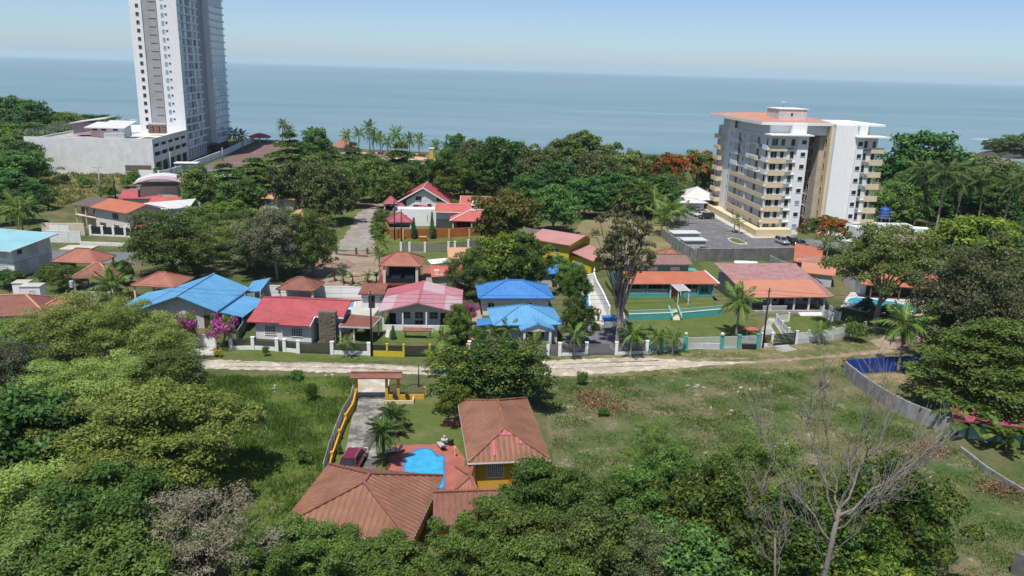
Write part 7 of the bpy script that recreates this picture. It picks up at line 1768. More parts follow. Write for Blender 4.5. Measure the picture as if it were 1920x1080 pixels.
 ('shrub', 'yellow_bush', 138, 512, 490, 16, 'yellow bush under the orange tiled pavilion'),
 # far left
 ('tree', 'forest_c', 30, 268, 184, 95, 'tall dark tree against the sea at the left edge'),
 ('tree', 'forest_c', 70, 272, 192, 75, 'dark rounded tree second from the left edge against the sea'),
 ('tree', 'forest_a', 118, 262, 212, 80, 'green tree behind the left end of the white podium'),
 ('tree', 'forest_a', 160, 256, 216, 60, 'low green tree on the shore behind the podium'),
 ('tree', 'forest_b', 20, 310, 245, 100, 'spreading green tree left of the white podium wall'),
 ('tree', 'forest_d', 85, 290, 240, 80, 'olive tree behind the podium corner net'),
 ('tree', 'forest_a', 40, 350, 285, 90, 'green tree beside the lower left corner of the podium'),
 ('tree', 'forest_c', 15, 385, 320, 80, 'dark green tree at the left edge beside the yellow field'),
 ('tree', 'forest_c', 68, 392, 345, 60, 'dark tree in front of the yellow field'),
 ('tree', 'dark', 30, 420, 360, 70, 'dark tree behind the coconut palm at the left edge'),
]
for a in TREES: T(*a)
for x, b, t_, w, lab in [(252, 345, 322, 30, 'dark bush along the lane nearest the tower podium'), (240, 352, 330, 30, 'dark bush second along the lane below the podium'), (296, 332, 314, 22, 'dark bush by the podium gate'),
    (205, 372, 348, 34, 'dark bush at the near end of the lane behind the cream house'), (160, 352, 332, 26, 'lone bush in the middle of the yellow field'), (118, 345, 328, 26, 'lone bush at the left of the yellow field')]:
    T('bush', 'bush_dark', x, b, t_, w, lab, 'bushes below the white podium', cat='bush')
for x, b, t_, w, lab in [(709, 446, 416, 34, 'clipped round bush nearest the old street beside the gravel lane'), (712, 430, 402, 32, 'clipped round bush in the middle of the row by the gravel lane'), (716, 416, 392, 30, 'clipped round bush farthest along the row by the gravel lane')]:
    T('round_bush', 'topiary', x, b, t_, w, lab, 'clipped bushes beside the gravel lane', cat='bush')
T('bougainvillea', 'bougain', 352, 655, 588, 56, 'magenta bougainvillea left of the white metal gate', cat='shrub')
T('bougainvillea', 'bougain', 420, 652, 594, 66, 'magenta bougainvillea right of the white metal gate', cat='shrub')
T('bougainvillea', 'bougain', 880, 612, 566, 36, 'purple bougainvillea at the right corner of the pink roofed house', cat='shrub')
T('bougainvillea', 'bougain', 860, 555, 530, 34, 'reddish bougainvillea behind the pink roofed house', cat='shrub')
T('shrub', 'yellow_bush', 408, 669, 655, 17, 'small yellow clipped shrub on the verge by the concrete apron', cat='shrub')
T('shrub', 'yellow_bush', 1442, 648, 631, 18, 'yellow green shrub at the foot of the tall black pole', cat='shrub')
T('shrub', 'bush', 498, 668, 650, 14, 'thin young shrub on the verge before the white fence', cat='shrub')
T('shrub', 'bush', 1595, 690, 672, 30, 'weedy bush at the corner of the grey and blue walls', cat='shrub')
T('shrub', 'bush_dark', 558, 712, 694, 26, 'tall grass clump beside the gravel road', cat='shrub')
T('shrub', 'bush', 585, 750, 720, 28, 'tall green weed clump in the meadow near the gate', cat='shrub')
T('shrub', 'bush_dark', 570, 868, 836, 34, 'round shrub in the meadow left of the parked car', cat='shrub')
T('shrub', 'bush_dark', 636, 852, 834, 14, 'small potted shrub against the yellow side wall', cat='shrub')
T('shrub', 'bush', 1092, 722, 698, 22, 'young papaya like shrub at the upper edge of the field', cat='shrub')
T('shrub', 'bush', 1130, 780, 765, 24, 'green weed clump on the brown patch of the field', cat='shrub')
T('shrub', 'bush_dark', 668, 612, 595, 26, 'rounded shrub beside the red house carport', cat='shrub')
T('shrub', 'bush_dark', 690, 634, 612, 16, 'small shrub behind the white fence next to the pole', cat='shrub')
for x, b, t_, w, lab in [(776, 448, 408, 13, 'slim cypress at the left of the ochre wall gate pillar'), (810, 448, 398, 13, 'slim cypress on the lawn in front of the white rounded pool house')]:
    T('cypress_tree', 'cypress', x, b, t_, w, lab, 'cypresses in front of the ochre wall')
T('cypress_tree', 'cypress', 773, 392, 375, 9, 'small cypress before the white gabled house, left of its door')
T('cypress_tree', 'cypress', 797, 392, 370, 9, 'small cypress before the white gabled house, right of its door')
T('cypress_tree', 'cypress', 737, 636, 610, 13, 'small conifer on the lawn of the pink roofed house')
T('cypress_tree', 'cypress', 866, 645, 628, 12, 'little conifer behind the dark fence right of the black gate')

# palms
palm('feathery palm leaning over the driveway, nearer the street gate', 738, 812, 772, 'date', 40, 1.75)
palm('feathery palm beside the pool deck, nearer the parked car', 719, 872, 800, 'date', 40, 1.75)
palm('young coconut palm on the verge before the white fence', 650, 670, 632, 'coco', 13, 1.55)
palm('young coconut palm in front of the grey louvre fence, left of three', 1002, 675, 632, 'coco', 13, 1.9, 'young coconut palms in front of the grey louvre fence', wind=.3)
palm('young coconut palm in front of the grey louvre fence, middle of three', 1075, 671, 616, 'coco', 13, 2.0, 'young coconut palms in front of the grey louvre fence', wind=.3)
palm('bushier coconut palm at the right end of the grey louvre fence', 1182, 668, 612, 'coco', 18, 2.4, 'young coconut palms in front of the grey louvre fence', wind=.3)
palm('short wide coconut palm beside the turquoise gate post', 1232, 662, 622, 'coco', 18, 2.1)
palm('short coconut palm with drooping fronds left of the white gate', 1262, 662, 622, 'coco', 16, 1.9)
palm('yellowing coconut palm on the lawn by the orange roofed house', 1380, 630, 548, 'coco', 22, 3.3, dead=2)
palm('coconut palm with dead fronds at the end of the blue wall', 1683, 698, 584, 'coco', 20, 3.5, dead=6, elev=(78, -45))
palm('small palm against the grey block wall', 1535, 645, 608, 'coco', 13, 1.8)
palm('small palm beside the yellow fence and the dark gate', 830, 672, 622, 'coco', 18, 2.0)
palm('leaning palm on the gravel road beside the mango tree', 822, 700, 655, 'coco', 18, 2.6)
palm('bushy small palm behind the grey louvre fence, left', 925, 645, 614, 'coco', 15, 1.8)
palm('bushy small palm behind the grey louvre fence, by the front blue house', 950, 645, 605, 'coco', 15, 1.9)
palm('coconut palm at the left edge before the cream house', 44, 440, 372, 'coco', 22, 5.0, dead=3, elev=(75, -40))
palm('feathery palm in front of the left small tiled roof', 210, 562, 515, 'coco', 20, 3.6)
palm('small palm at the corner of the old street and lane', 716, 482, 444, 'coco', 16, 2.6)
palm('palm in the corner of the dirt lot beside the brown gazebo', 712, 515, 468, 'coco', 16, 2.2)
palm('slim palm by the apartment car park entrance', 1548, 495, 445, 'coco', 14, 2.6)
palm('thin young palm in the kerb island of the car park', 1385, 438, 412, 'coco', 10, 1.8)
palm('thin young palm against the yellow plinth of the apartment block', 1376, 436, 404, 'coco', 10, 1.8)
for k, (x, b, tp) in enumerate([(1166, 405, 355), (1205, 410, 345), (1225, 415, 360), (1255, 425, 375), (1272, 420, 385), (1240, 440, 392), (1215, 400, 365)]):
    palm(['leftmost drooping palm at the back of the dry lot', 'tall drooping palm behind the dry lot', 'drooping palm second from the car park', 'drooping palm over the car park edge', 'small drooping palm beside the car park paving', 'low wide palm at the dry lot fence', 'drooping palm half hidden among its neighbours'][k], x, b, tp, 'coco', 14, 4.4, 'palms between the dry lot and the car park', elev=(70, -15))
for k, (x, b, tp, L) in enumerate([(1713, 432, 312, 5.6), (1752, 448, 315, 5.6), (1790, 420, 335, 5.2), (1832, 425, 330, 5.2), (1876, 445, 335, 5.6), (1917, 480, 322, 5.8)]):
    palm(['royal palm nearest the blue water tank', 'royal palm second from the water tank with a leaning grey trunk', 'royal palm with a yellowing lower frond behind the bright mango', 'royal palm in the middle of the right hand row', 'royal palm with a leaning trunk near the right edge', 'royal palm cut by the right edge'][k], x, b, tp, 'royal', 22, L, 'royal palms at the right', elev=(70, -30), lean=.05)
for k, (x, b, tp) in enumerate([(530, 268, 227), (543, 270, 237), (584, 275, 242), (650, 290, 246), (673, 290, 241), (694, 290, 230), (700, 300, 248), (714, 293, 250), (728, 297, 257), (742, 300, 241), (755, 302, 262), (768, 300, 253), (785, 303, 254), (818, 310, 266), (440, 275, 243), (455, 275, 247)]):
    far_palm(['shore palm at the far left of the row, the taller of two', 'shore palm next to the leftmost one', 'shore palm rising over the tall dark tree', 'shore palm in front of the orange beach roof', 'shore palm right of the orange beach roof', 'tallest shore palm of the row', 'low shore palm under the tallest one', 'slim shore palm right of the tallest one', 'short shore palm fifth from the orange roof', 'tall shore palm in the middle right of the row', 'short shore palm behind the flat almond top', 'shore palm third from the right end', 'shore palm second from the right end', 'squat yellowish shore palm beside the yellow tower', 'palm right behind the foot of the high rise tower', 'bushy palm at the seaward end of the tower wall'][k], x, b, tp, 3.6 if k not in (5, 9) else 4.2, seed=k)
for k, (x, y) in enumerate([(1790, 808), (1812, 822), (1838, 812), (1862, 835), (1895, 815), (1885, 850), (1915, 840)]):
    banana(['leftmost banana plant in front of the red roof', 'low banana plant by the end of the grey wall', 'upright banana plant before the red roof', 'wide banana plant beside the wall footing', 'tall banana plant near the right edge', 'ragged banana plant nearest the field', 'banana plant cut by the right edge'][k], x, y, 4.0 if k in (0, 2, 4) else 3.2, 'banana plants by the red roof', k, L=3.0)
for k, (x, y) in enumerate([(628, 528), (645, 532), (662, 533), (690, 530), (706, 532)]):
    banana(['leftmost banana plant behind the white back wall', 'second banana plant behind the white back wall', 'middle banana plant behind the white back wall', 'banana plant behind the small annex roof', 'banana plant at the right end of the dirt lot'][k], x, y, 2.6, 'banana plants along the dirt lot', k + 20, 8, 1.7)
def limb_tree(label, px, py, limbs_, r0, seed, fork):
    """a leafless tree: trunk to the fork, long limbs swung out to the given heights and spreads (metres), then side branches and twigs"""
    q = G(px, py); rnd = random.Random(seed); t = thing('bare_tree', label, 'tree', (q.x, q.y, 0), 0); tr, br, tw = MB(), MB(), MB()
    F = Vector(fork); tr.tube([(0, 0, -.3), (F.x * .3, F.y * .3, F.z * .35), (F.x * .7, F.y * .7, F.z * .7), tuple(F)], [r0 * 1.25, r0, r0 * .85, r0 * .7], 9)
    def curve(a, e, n, wob, lift):
        pts = []
        for i in range(n + 1):
            u = i / n; p = a.lerp(e, u); p.z += lift * math.sin(math.pi * u) * -.5; pts.append(p + Vector((rnd.gauss(0, wob), rnd.gauss(0, wob), rnd.gauss(0, wob))) * (0 if i in (0,) else 1))
        return pts
    for (u0, e, rr) in limbs_:
        a = Vector((0, 0, 0)).lerp(F, u0); P1 = curve(a, Vector(e), 9, .12, .9); tr.tube(P1, [rr * .58 * (1 - .9 * i / 9) for i in range(10)], 7, cap=False)
        L1 = (Vector(e) - a).length
        for k in range(9):
            i = rnd.randrange(2, 9); s = P1[i]; d = (P1[min(i + 1, 9)] - P1[i - 1]).normalized()
            nd = (d * .9 + Vector((rnd.gauss(0, .45), rnd.gauss(0, .45), rnd.uniform(.05, .5)))).normalized(); l2 = L1 * rnd.uniform(.16, .36); r2 = max(.02, rr * (1 - .9 * i / 9) * .45)
            P2 = curve(s, s + nd * l2, 5, .05, .3); br.tube(P2, [r2 * (1 - .6 * j / 5) for j in range(6)], 5, cap=False)
            for m in range(7):
                j = rnd.randrange(1, 6); s3 = P2[j]; nd3 = (nd + Vector((rnd.gauss(0, .6), rnd.gauss(0, .6), rnd.uniform(0, .6)))).normalized(); l3 = l2 * rnd.uniform(.35, .85)
                tw.tube(curve(s3, s3 + nd3 * l3, 3, .03, .1), [.02, .016, .013, .010], 3, cap=False)
    tr.build('trunk', BARE, t, True); br.build('branches', BARE, t, True); tw.build('twigs', BARE, t)
    return t
limb_tree('large bare grey tree spreading over the right field', 1520, 1200, [(.75, (-5.2, 3.0, 15.8), .13), (.9, (-2.6, 1.0, 18.3), .15), (1, (-.6, 3.2, 18.8), .15), (1, (1.6, 0, 19.2), .16), (1, (4.6, 2.5, 18.6), .17), (.95, (7.6, 1.0, 16.2), .18), (.9, (8.6, 3.0, 14.2), .12), (.6, (3.0, -2.0, 14.8), .11), (.85, (5.2, -1.5, 15.8), .11), (.55, (-3.0, -1.0, 13.5), .10)], .21, 7, (.7, .3, 10.2))
limb_tree('slender pale bare tree left of the large bare tree', 1452, 1195, [(1, (-2.2, .5, 12.0), .11), (.7, (-2.8, -.5, 10.4), .08), (.6, (.4, .6, 10.6), .08)], .085, 9, (-.8, .2, 7.8))
bare_tree('small bare tree in front of the left acacias', 95, 735, 4.5, .8, 3, 3, .12)

tufts('meadow_tufts', [pix((376, 706), (664, 708), (648, 790), (616, 872), (556, 1000), (340, 1000), (300, 800))], 26, .25, .75, L_grass, 3, 'tall green grass of the left meadow')
tufts('field_tufts', [pix((1035, 712), (1330, 694), (1600, 692), (1640, 760), (1790, 830), (1960, 950), (1960, 1085), (1040, 1085))], 20, .10, .36, L_grass, 4, 'patchy green and dry grass of the right field')
tufts('field_dry_tufts', [pix((1035, 716), (1330, 700), (1600, 700), (1640, 770), (1790, 840), (1960, 960), (1960, 1085), (1040, 1085))], 2.2, .10, .34, L_dryg, 9, 'dry straw coloured grass of the right field')
tufts('verge_tufts', [pix((400, 657), (660, 672), (900, 672), (900, 684), (760, 688), (440, 674))], 8, .05, .22, L_grass, 5, 'short grass along the white and yellow fences')
tufts('roadside_tufts', [pix((1230, 668), (1640, 648), (1640, 656), (1330, 674)), pix((1100, 706), (1330, 692), (1640, 674), (1640, 690), (1330, 702))], 10, .06, .3, L_dryg, 6, 'straggly roadside grass before the grey wall')
tufts('lane_tufts', [pix((30, 335), (60, 320), (250, 328), (225, 350), (180, 380), (80, 390))], 1.6, .5, 1.3, L_dryg, 7, 'tall yellowing grass below the podium', w=.4)

def thicket(name, label, polys, dens, r, leaf, seed, ls=.35, per=46, zmax=1.6):
    """low undergrowth that reads as one mass: leaf clumps spread over the ground"""
    rng = np.random.default_rng(seed); pts = []
    for poly in polys:
        a = np.array([[p.x, p.y] for p in poly]); lo, hi = a.min(0), a.max(0); n = int((hi[0] - lo[0]) * (hi[1] - lo[1]) * dens)
        s = lo + rng.random((n, 2)) * (hi - lo); ins = np.zeros(n, bool); j = len(a) - 1
        for i in range(len(a)):
            p, q = a[i], a[j]; c = ((p[1] > s[:, 1]) != (q[1] > s[:, 1])) & (s[:, 0] < (q[0] - p[0]) * (s[:, 1] - p[1]) / (q[1] - p[1] + 1e-12) + p[0]); ins ^= c; j = i
        pts.append(s[ins])
    s = np.concatenate(pts); c = np.column_stack([s, rng.random(len(s)) ** 1.5 * zmax + .2]); rr = r * rng.uniform(.6, 1.3, len(s))
    C, Nn, S, T_ = puff_leaves(rng, c, rr, per, ls, .7, .55, .3)
    o = put(quad_mesh(name, leaf_quads(rng, C, Nn, S, .55), T_, leaf), name); tag(o, label, None, None, 'stuff'); return o
thicket('undergrowth', 'dark undergrowth of the shore wood', [pix((500, 330), (640, 322), (830, 322), (980, 330), (1110, 335), (1330, 350), (1230, 378), (1100, 392), (960, 390), (900, 360), (700, 374), (560, 384), (420, 380), (370, 372), (470, 335)), pix((960, 345), (1330, 350), (1230, 380), (1100, 396), (985, 400), (930, 375))], .06, 1.9, L_forest, 41, .7, 42, 2.5)
thicket('undergrowth', 'green scrub on the hill left of the podium', [pix((-150, 250), (100, 236), (230, 232), (255, 238), (60, 262), (55, 316), (60, 350), (90, 395), (-100, 420))], .035, 2.2, L_forest, 42, .7, 44, 4.0)
thicket('undergrowth', 'dark undergrowth beneath the royal palms', [pix((1655, 440), (1660, 345), (1760, 335), (1920, 350), (2050, 380), (2050, 470), (1900, 470), (1780, 440))], .06, 1.7, L_dark, 43, .6, 44, 3.0)
thicket('undergrowth', 'scrubby growth under the lower left canopy', [pix((-80, 640), (360, 645), (390, 700), (350, 790), (300, 1000), (340, 1085), (-80, 1085))], .22, 1.0, L_thorn, 44, .28, 60, 1.2)
thicket('undergrowth', 'leafy undergrowth of the bottom thicket', [pix((470, 1085), (500, 1010), (600, 1030), (800, 1050), (900, 960), (1100, 930), (1250, 930), (1400, 940), (1700, 960), (1740, 1085))], .30, .9, L_fresh, 45, .28, 60, 1.2)
thicket('undergrowth', 'bushes between the half dry tree and the shade tree', [pix((400, 470), (450, 430), (620, 470), (600, 500), (540, 520), (400, 500))], .10, 1.2, L_forest, 46, .45, 50, 1.5)
thicket('undergrowth', 'low shrubs under the dark spreading tree by the pool', [pix((1580, 600), (1640, 595), (1740, 600), (1720, 640), (1640, 640))], .2, .8, L_dark, 47, .3, 50, .8)

tufts('lawn_tufts', [pix((724, 752), (824, 745), (862, 760), (866, 830), (735, 834), (706, 872))], 14, .03, .10, L_grass, 15, 'short mown grass of the villa lawn', w=.06)
tufts('lawn_tufts', [pix((1182, 604), (1262, 602), (1354, 588), (1418, 602), (1422, 640), (1290, 648), (1188, 648))], 7, .03, .10, L_dryg, 16, 'short grass of the sloping lawn below the teal wall', w=.07)
# ------------------------------------------------------------------ poles, wires, cars, headland, foam
POLES = {}
def pole(label, px, py, top, m=None, r=.13, arm=1.6, rz=0.0, h=None, extra=False, name='utility_pole'):
    q = G(px, py); hh = h or HT(px, py, top); t = thing(name, label, 'utility pole', (q.x, q.y, 0), rz)
    MB().tube([(0, 0, -.3), (0, 0, hh)], [r * 1.2, r * .75], 8).build('pole', m or POLE_M, t, True)
    if arm:
        MB().box(-arm / 2, arm / 2, -.06, .06, hh - .55, hh - .43).build('crossarm', WOOD if m is None else m, t)
        for x in (-arm * .42, 0, arm * .42): MB().lathe([(.05, hh - .43), (.07, hh - .33), (.03, hh - .22)], 6, (x, 0)).build('insulator', GREYP, t)
    if extra: MB().lathe([(.3, hh - 2.3), (.32, hh - 2.2), (.32, hh - 1.3), (.25, hh - 1.2)], 10, (.42, 0)).build('transformer', extra, t)
    POLES[label] = (q.x, q.y, hh); return t
pole('tall black utility pole before the orange roofed house', 1430, 652, 545, h=9.0, arm=.5)
pole('black utility pole between the white and the yellow street fences', 697, 668, 545, h=9.2, arm=.5)
pole('black utility pole above the acacias left of the big blue roof', 135, 578, 512, arm=1.0, extra=mat('lamp_white', (.5, .5, .5)))
pole('tall grey utility pole at the far side of the dry yellow field', 190, 372, 311, POLE_G, .22, 2.6)
pole('dark utility pole beside the lane behind the cream house', 217, 374, 328, arm=0, r=.2)
pole('slim utility pole in front of the podium parking side', 322, 332, 284, POLE_G, .2, 1.5)
pole('black utility pole with a blue transformer before the ochre wall', 740, 450, 376, arm=.8, extra=glossy_mat('blue_transformer', (.05, .15, .4)))
pole('thin black utility pole in front of the ochre wall', 753, 460, 392, arm=0)
pole('concrete street pole beside the high rise wall', 418, 302, 276, POLE_G, .2, 0)
pole('slim pole on the promenade side of the street', 455, 284, 262, POLE_G, .2, 0)
pole('utility pole among trees beside the curved roof house', 376, 410, 378, POLE_G, .15, 1.0, extra=GREYP)
pole('thin grey pole leaning in the dark shore wood', 712, 366, 333, POLE_G, .16, 0)
pole('lamp pole near the beach shop under the almond trees', 598, 312, 272, POLE_G, .18, .8)
pole('slim steel pole by the turquoise fence near the villa gate', 785, 726, 684, POLE_M, .07, 0)
def wire(label, a, b, zs, n=16, sag=.6, r=.018, off=0.0):
    a, b = Vector(a), Vector(b); t = MB()
    for z, o in zs:
        pts = [Vector((a.x + (b.x - a.x) * i / n + 0, a.y + (b.y - a.y) * i / n + o, a.z + z + (b.z - a.z) * i / n - sag * 4 * (i / n) * (1 - i / n))) for i in range(n + 1)]
        t.tube(pts, r, 4)
    ob = t.build('power_line', BLACK); tag(ob, label, 'power line'); return ob
p1, p2 = POLES['black utility pole between the white and the yellow street fences'], POLES['tall black utility pole before the orange roofed house']
p3 = POLES['black utility pole above the acacias left of the big blue roof']
wire('black power lines from the fence pole to the tall pole on the right', p1, p2, [(-.3, 0), (-.9, .1), (-1.5, 0)])
wire('black power lines from the acacia pole to the fence pole', p3, p1, [(-.3, 0), (-1.0, .1)], sag=.9)
wire('black power lines from the tall right pole towards the turquoise pool', p2, (80, 110, 9), [(-.3, 0), (-.9, .1), (-1.5, 0)], sag=.8)

# cars: a lofted body, a glazed cabin, wheels and lamps
def car_body(kind, L=4.4, Wd=1.8, Hh=1.6):
    """stations along the length (y), front at -L/2"""
    suv = kind == 'suv'
    st = [(-.5, .42, .62, .72), (-.47, .30, .78, .86), (-.30, .26, .95, .96), (-.22, .25, 1.0, 1.0), (.30, .25, 1.0, 1.0), (.42, .26, 1.0, .98), (.485, .3, .95, .90), (.5, .45, .80, .82)]
    a = MB(); rows = []
    hz = .95 if suv else .88
    for y, z0, zt, w in st:
        zz = z0 + (hz - z0) * zt; ww = Wd / 2 * w
        rows.append([(-ww * .93, y * L, z0), (-ww, y * L, z0 + (zz - z0) * .45), (-ww * .97, y * L, zz * .93), (-ww * .86, y * L, zz), (ww * .86, y * L, zz), (ww * .97, y * L, zz * .93), (ww, y * L, z0 + (zz - z0) * .45), (ww * .93, y * L, z0)])
    for r0, r1 in zip(rows[:-1], rows[1:]):
        for j in range(8):
            q = (j + 1) % 8; a.poly([r0[j], r0[q], r1[q], r1[j]][::-1])
    a.poly(rows[0]); a.poly(rows[-1][::-1])
    c = MB(); y0, y1, t0, t1 = (-.20, .47, -.07, .40) if suv else (-.20, .36, -.06, .22)
    w0, w1 = Wd / 2 * .90, Wd / 2 * .74
    b = [(-w0, y0 * L, hz - .03), (w0, y0 * L, hz - .03), (w0, y1 * L, hz - .03), (-w0, y1 * L, hz - .03)]; tp = [(-w1, t0 * L, Hh - .06), (w1, t0 * L, Hh - .06), (w1, t1 * L, Hh - .06), (-w1, t1 * L, Hh - .06)]
    for j in range(4): c.poly([b[j], b[(j + 1) % 4], tp[(j + 1) % 4], tp[j]])
    c.poly(tp)
    r = MB().prism([(-w1 - .01, t0 * L - .03), (w1 + .01, t0 * L - .03), (w1 + .01, t1 * L + .03), (-w1 - .01, t1 * L + .03)], Hh - .07, Hh)
    for j in range(4): r.bar(Vector(b[j]) * 1.005, Vector(tp[j]) * 1.005, .09, .07)
    ym = (t0 + t1) / 2
    for s in (-1, 1): r.bar((s * w0, ym * L, hz), (s * w1 * 1.01, ym * L, Hh - .06), .08, .06)
    return a, c, r
_wh = MB().tube([(-.11, 0, 0), (.11, 0, 0)], .33, 14).mesh('tyre', mat('tyre_rubber', (.02, .02, .02), rough=.9)); _rim = MB().tube([(-.12, 0, 0), (.12, 0, 0)], .2, 10).mesh('rim', STEEL)
LAMP_F = glossy_mat('headlamp_glass', (.75, .76, .78), .1); LAMP_R = glossy_mat('tail_lamp_red', (.35, .01, .01), .15)
_cars = {}
def make_car(label, paint, x, y, rz, kind='suv', group=None, rails=False, L=4.4):
    key = (kind, paint.name, L)
    if key not in _cars:
        a, c, r = car_body(kind, L, 1.8, 1.68 if kind == 'suv' else 1.42); _cars[key] = (a.mesh('body', paint, True), c.mesh('windows', GLASS), r.mesh('roof', paint))
    b, c, r = _cars[key]; t = thing('parked_car', label, 'car', (x, y, .04), rz, group); H_ = 1.68 if kind == 'suv' else 1.42
    put(b, 'body', t); put(c, 'windows', t); put(r, 'roof', t)
    for sx in (-1, 1):
        for sy in (-.31, .31): w = put(_wh, 'wheel', t, (sx * .78, sy * L, .33)); put(_rim, 'rim', w)
        bx(t, 'headlight', sx * .62, -L / 2 + .05, .62, .36, .12, .16, LAMP_F); bx(t, 'tail_light', sx * .70, L / 2 - .05, .72, .24, .1, .3, LAMP_R); bx(t, 'mirror', sx * .98, -.15 * L, .92, .18, .12, .14, paint)
        if rails: MB().box(sx * .58 - .025, sx * .58 + .025, -.2, 1.6, H_ + .02, H_ + .07).build('roof_rail', STEEL, t)
    bx(t, 'bumper', 0, -L / 2 - .01, .34, 1.5, .1, .18, DGREY); bx(t, 'bumper', 0, L / 2 + .01, .36, 1.5, .1, .2, DGREY); bx(t, 'number_plate', 0, L / 2 + .07, .62, .42, .02, .14, WHITE)
    return t
P_RED = glossy_mat('dark_red_car_paint', (.20, .012, .03), .2, .15, coat=1); P_SIL = glossy_mat('silver_car_paint', (.50, .51, .53), .25, .5, coat=1); P_BLK = glossy_mat('black_car_paint', (.012, .012, .014), .18, coat=1); P_WHT = glossy_mat('white_car_paint', (.75, .75, .75), .2, coat=1); P_GRY = glossy_mat('grey_car_paint', (.13, .135, .14), .22, .3, coat=1)
q = G(664, 872); make_car('dark red car with roof rails parked at the end of the villa driveway', P_RED, q.x, q.y, R_(176), rails=True, L=4.5)
gcar = 'cars in the apartment car park'
for k, (px, py, p, rz, kd, lab) in enumerate([(1300, 400, P_BLK, -70, 'suv', 'black car at the far end of the row beside the white pavilion'), (1306, 403, P_SIL, -70, 'suv', 'silver car second in the row by the white pavilion'), (1315, 406, P_WHT, -72, 'sedan', 'pale car third in the row by the white pavilion'), (1324, 410, P_BLK, -72, 'suv', 'black car at the near end of the row by the white pavilion'),
    (1466, 457, P_SIL, 12, 'suv', 'silver car parked at the corner of the apartment block'), (1486, 458, P_BLK, 14, 'suv', 'black car beside the silver one at the corner of the apartment block'), (1500, 461, P_GRY, 14, 'sedan', 'dark grey car nearest the flame tree at the apartment block'), (1582, 455, P_WHT, 40, 'sedan', 'white car half hidden right of the flame tree'), (1322, 476, P_BLK, 80, 'sedan', 'black car in the shade beside the utility shed')]):
    q = G(px, py); make_car(lab, p, q.x, q.y, R_(rz), kd, gcar)
q = G(1398, 494); t = thing('upturned_boat', 'white upturned boat hull lying on the back lawn by the dark wall', 'boat', (q.x, q.y, 0), R_(-4)); 
m_ = MB(); sec = []
for i in range(9):
    u = i / 8; w = .75 * math.sin(math.pi * (.12 + .8 * u)) ** .7; h = .55 * (1 - .3 * abs(u - .5)); sec.append([(-2.4 + 4.8 * u, -w, .1), (-2.4 + 4.8 * u, -w * .7, h * .7), (-2.4 + 4.8 * u, 0, h), (-2.4 + 4.8 * u, w * .7, h * .7), (-2.4 + 4.8 * u, w, .1)])
for a, b in zip(sec[:-1], sec[1:]):
    for j in range(4): m_.poly([a[j], b[j], b[j + 1], a[j + 1]])
m_.poly(sec[0]).poly(sec[-1][::-1]); m_.build('hull', WHITE_C, t, True); MB().bar((-2.3, 0, .5), (2.3, 0, .5), .08, .16).build('keel', GREYP, t)
# rocks in the field
rr = random.Random(21); _rk = [MB().lathe([(.3, -.1), (.42, .1), (.3, .28), (.08, .36)], 6).mesh('rock_stone', m) for m in (PAVE, CONC, mat('rubble_brown', (.24, .16, .12)))]
for k, (px, py, n, s, mi, lab) in enumerate([(1390, 730, 4, .45, 0, 'white broken stones in the upper field right of the mango tree'), (1432, 729, 3, .35, 0, 'small white stones in the upper field near the blue wall'), (1312, 724, 5, .6, 1, 'grey stones beside the brown hummock in the field'), (1345, 770, 8, .6, 2, 'brown rubble line in the middle of the field'), (1690, 890, 6, .7, 0, 'white rubble in the field right of the bare tree'), (1735, 915, 5, .7, 0, 'white rubble near the wall footing'), (1590, 820, 6, .4, 2, 'scattered brown clods in the field by the bare tree'), (618, 702, 4, .4, 0, 'pale stones beside the gravel road in the meadow'), (520, 728, 5, .5, 0, 'white stones in the upper left of the meadow')]):
    q = G(px, py); t = thing('rubble', lab, 'rubble', (q.x, q.y, 0))
    for i in range(n): o = put(_rk[mi] if rr.random() < .8 else _rk[1], 'stone', t, (rr.gauss(0, 1.3), rr.gauss(0, .7), 0), rr.random() * 6, sc=[s * rr.uniform(.5, 1.5) for _ in range(2)] + [s * rr.uniform(.3, 1.0)])
# brown dry brush patches
for k, (px, py, w, lab) in enumerate([(1135, 765, 5.0, 'brown dead brush heap in the field right of the mango tree'), (1110, 745, 3.5, 'smaller brown brush heap nearer the gravel road'), (1880, 920, 5.0, 'rusty dead leaves heap beside the wall footing'), (1745, 845, 3.5, 'brown cut branches by the end of the grey wall')]):
    q = G(px, py); rng = np.random.default_rng(k + 3); n = 900
    C = np.stack([rng.normal(size=n) * w * .32, rng.normal(size=n) * w * .22, np.abs(rng.normal(size=n)) * .16 + .03], 1)
    o = put(quad_mesh('brush_heap', leaf_quads(rng, C, unit(rng.normal(size=(n, 3)) + [0, 0, 1.2]), rng.uniform(.15, .5, n), .3), rng.random(n), leaf_mat('dead_brush', [(0, (.10, .055, .03)), (.6, (.20, .115, .06)), (1, (.30, .2, .12))], transl=.1, hue=0)), 'brush_heap', None, (q.x, q.y, 0))
    tag(o, lab, 'brush heap')
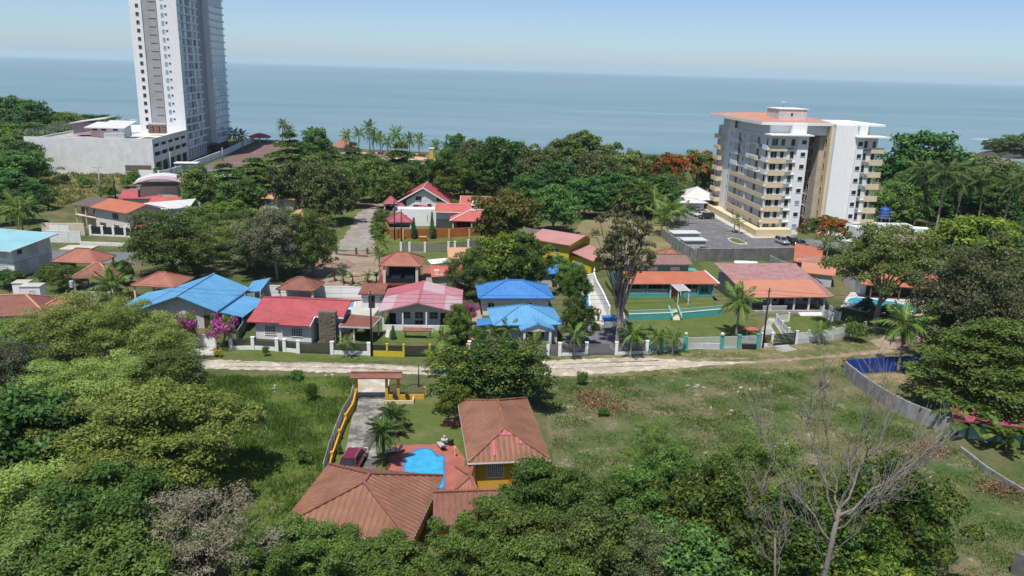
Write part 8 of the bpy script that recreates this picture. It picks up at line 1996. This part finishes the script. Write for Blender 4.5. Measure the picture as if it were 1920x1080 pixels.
# headland at the right with rocks and surf
q = G(1880, 296, -3)
hm = MB(); hr = random.Random(6); rings = []
for j, (s, z) in enumerate(((1.12, -4.5), (1.0, -2.2), (.93, -.9), (.78, .4), (.4, 1.2))):
    rings.append([(math.cos(a) * 24 * s * (1 + hr.uniform(-.12, .12)) + (4 if j > 2 else 0), math.sin(a) * 9 * s * (1 + hr.uniform(-.14, .14)), z + hr.uniform(-.5, .5)) for a in [2 * math.pi * i / 26 for i in range(26)]])
for a, b in zip(rings[:-1], rings[1:]):
    for i in range(26): hm.poly([a[i], a[(i + 1) % 26], b[(i + 1) % 26], b[i]])
hm.poly(rings[-1])
ROCK = mat('dark_sea_rock', (.085, .075, .065), (.045, .04, .036), scale=.25, fine=1.5, rough=.95, bmp=.8)
o = hm.build('headland', ROCK, None, loc=(q.x + 14, q.y + 6, 0)); o['kind'] = 'structure'
for k, (dx, dy, h, w, lab) in enumerate([(-6, -4, 9, 20, 'pale green tree at the tip of the rocky headland'), (10, 2, 12, 24, 'dark green tree in the middle of the rocky headland'), (26, -2, 13, 24, 'green tree at the right end of the rocky headland'), (-16, 2, 6, 12, 'low scrub at the rocky point of the headland')]):
    plant_tree('tree', ('forest_d', 'forest_a', 'forest_c', 'forest_d')[k], lab, q.x + 14 + dx, q.y + 6 + dy * .5, h + 2, w, k).location.z = -1.5
for k, (px, py, n, lab) in enumerate([(1842, 302, 7, 'low dark rocks off the tip of the headland'), (1905, 330, 5, 'dark wet rocks by the surf at the right edge')]):
    q = G(px, py, -3); t = thing('sea_rocks', lab, 'rocks', (q.x, q.y, -3.2))
    for i in range(n): o = MB().lathe([(1.6, -.5), (1.8, .3), (1.1, 1.0), (.2, 1.3)], 7).build('rock', ROCK, t, loc=(hr.uniform(-7, 7), hr.uniform(-2, 2), 0)); o.scale = (hr.uniform(.6, 2), hr.uniform(.6, 1.3), hr.uniform(.4, 1.0))
FOAM = mat('sea_foam', (.80, .82, .82), (.6, .66, .68), scale=.3, fine=2, rough=.9)
def foam(name, px, py, L, w, seed, ang=0.0):
    q = G(px, py, -3); r = random.Random(seed); up, lo = [], []
    for i in range(25):
        u = i / 24; x = -L / 2 + L * u; e = w * math.sin(math.pi * u) * r.uniform(.5, 1.2)
        up.append((x, e * .5 + r.uniform(-.2, .2) * w, 0)); lo.append((x, -e * .5 + r.uniform(-.2, .2) * w, 0))
    o = MB().poly(lo + up[::-1]).build('surf', FOAM, None, loc=(q.x, q.y, -2.95)); o.rotation_euler.z = ang; o['kind'] = 'stuff'; tag(o, name)
foam('white breaking wave off the headland', 1848, 261, 26, 6, 1, .1); foam('thin surf at the foot of the headland rocks', 1875, 308, 30, 2.5, 2, .1); foam('surf at the right edge below the palms', 1914, 324, 16, 5, 3, -.4)
foam('surf line behind the podium pavilions', 178, 228, 22, 4, 4); foam('surf line left of the high rise', 215, 226, 26, 5, 5); foam('long thin breaker far off the left shore', 240, 224, 40, 2, 6)
# ------------------------------------------------------------------ the thin sea haze of the afternoon
m = bpy.data.materials.new('haze'); m.use_nodes = True; nt = m.node_tree; nt.nodes.clear(); out = nt.nodes.new('ShaderNodeOutputMaterial')
pv = nt.nodes.new('ShaderNodeVolumePrincipled'); pv.inputs['Color'].default_value = (.74, .90, 1.0, 1); pv.inputs['Density'].default_value = 6e-5; pv.inputs['Anisotropy'].default_value = .2
nt.links.new(pv.outputs[0], out.inputs['Volume'])
hz = MB().box(-27000, 27000, -400, 25500, -7, 125).build('haze', m); hz['kind'] = 'stuff'; tag(hz, 'thin pale sea haze softening the far water and the horizon')
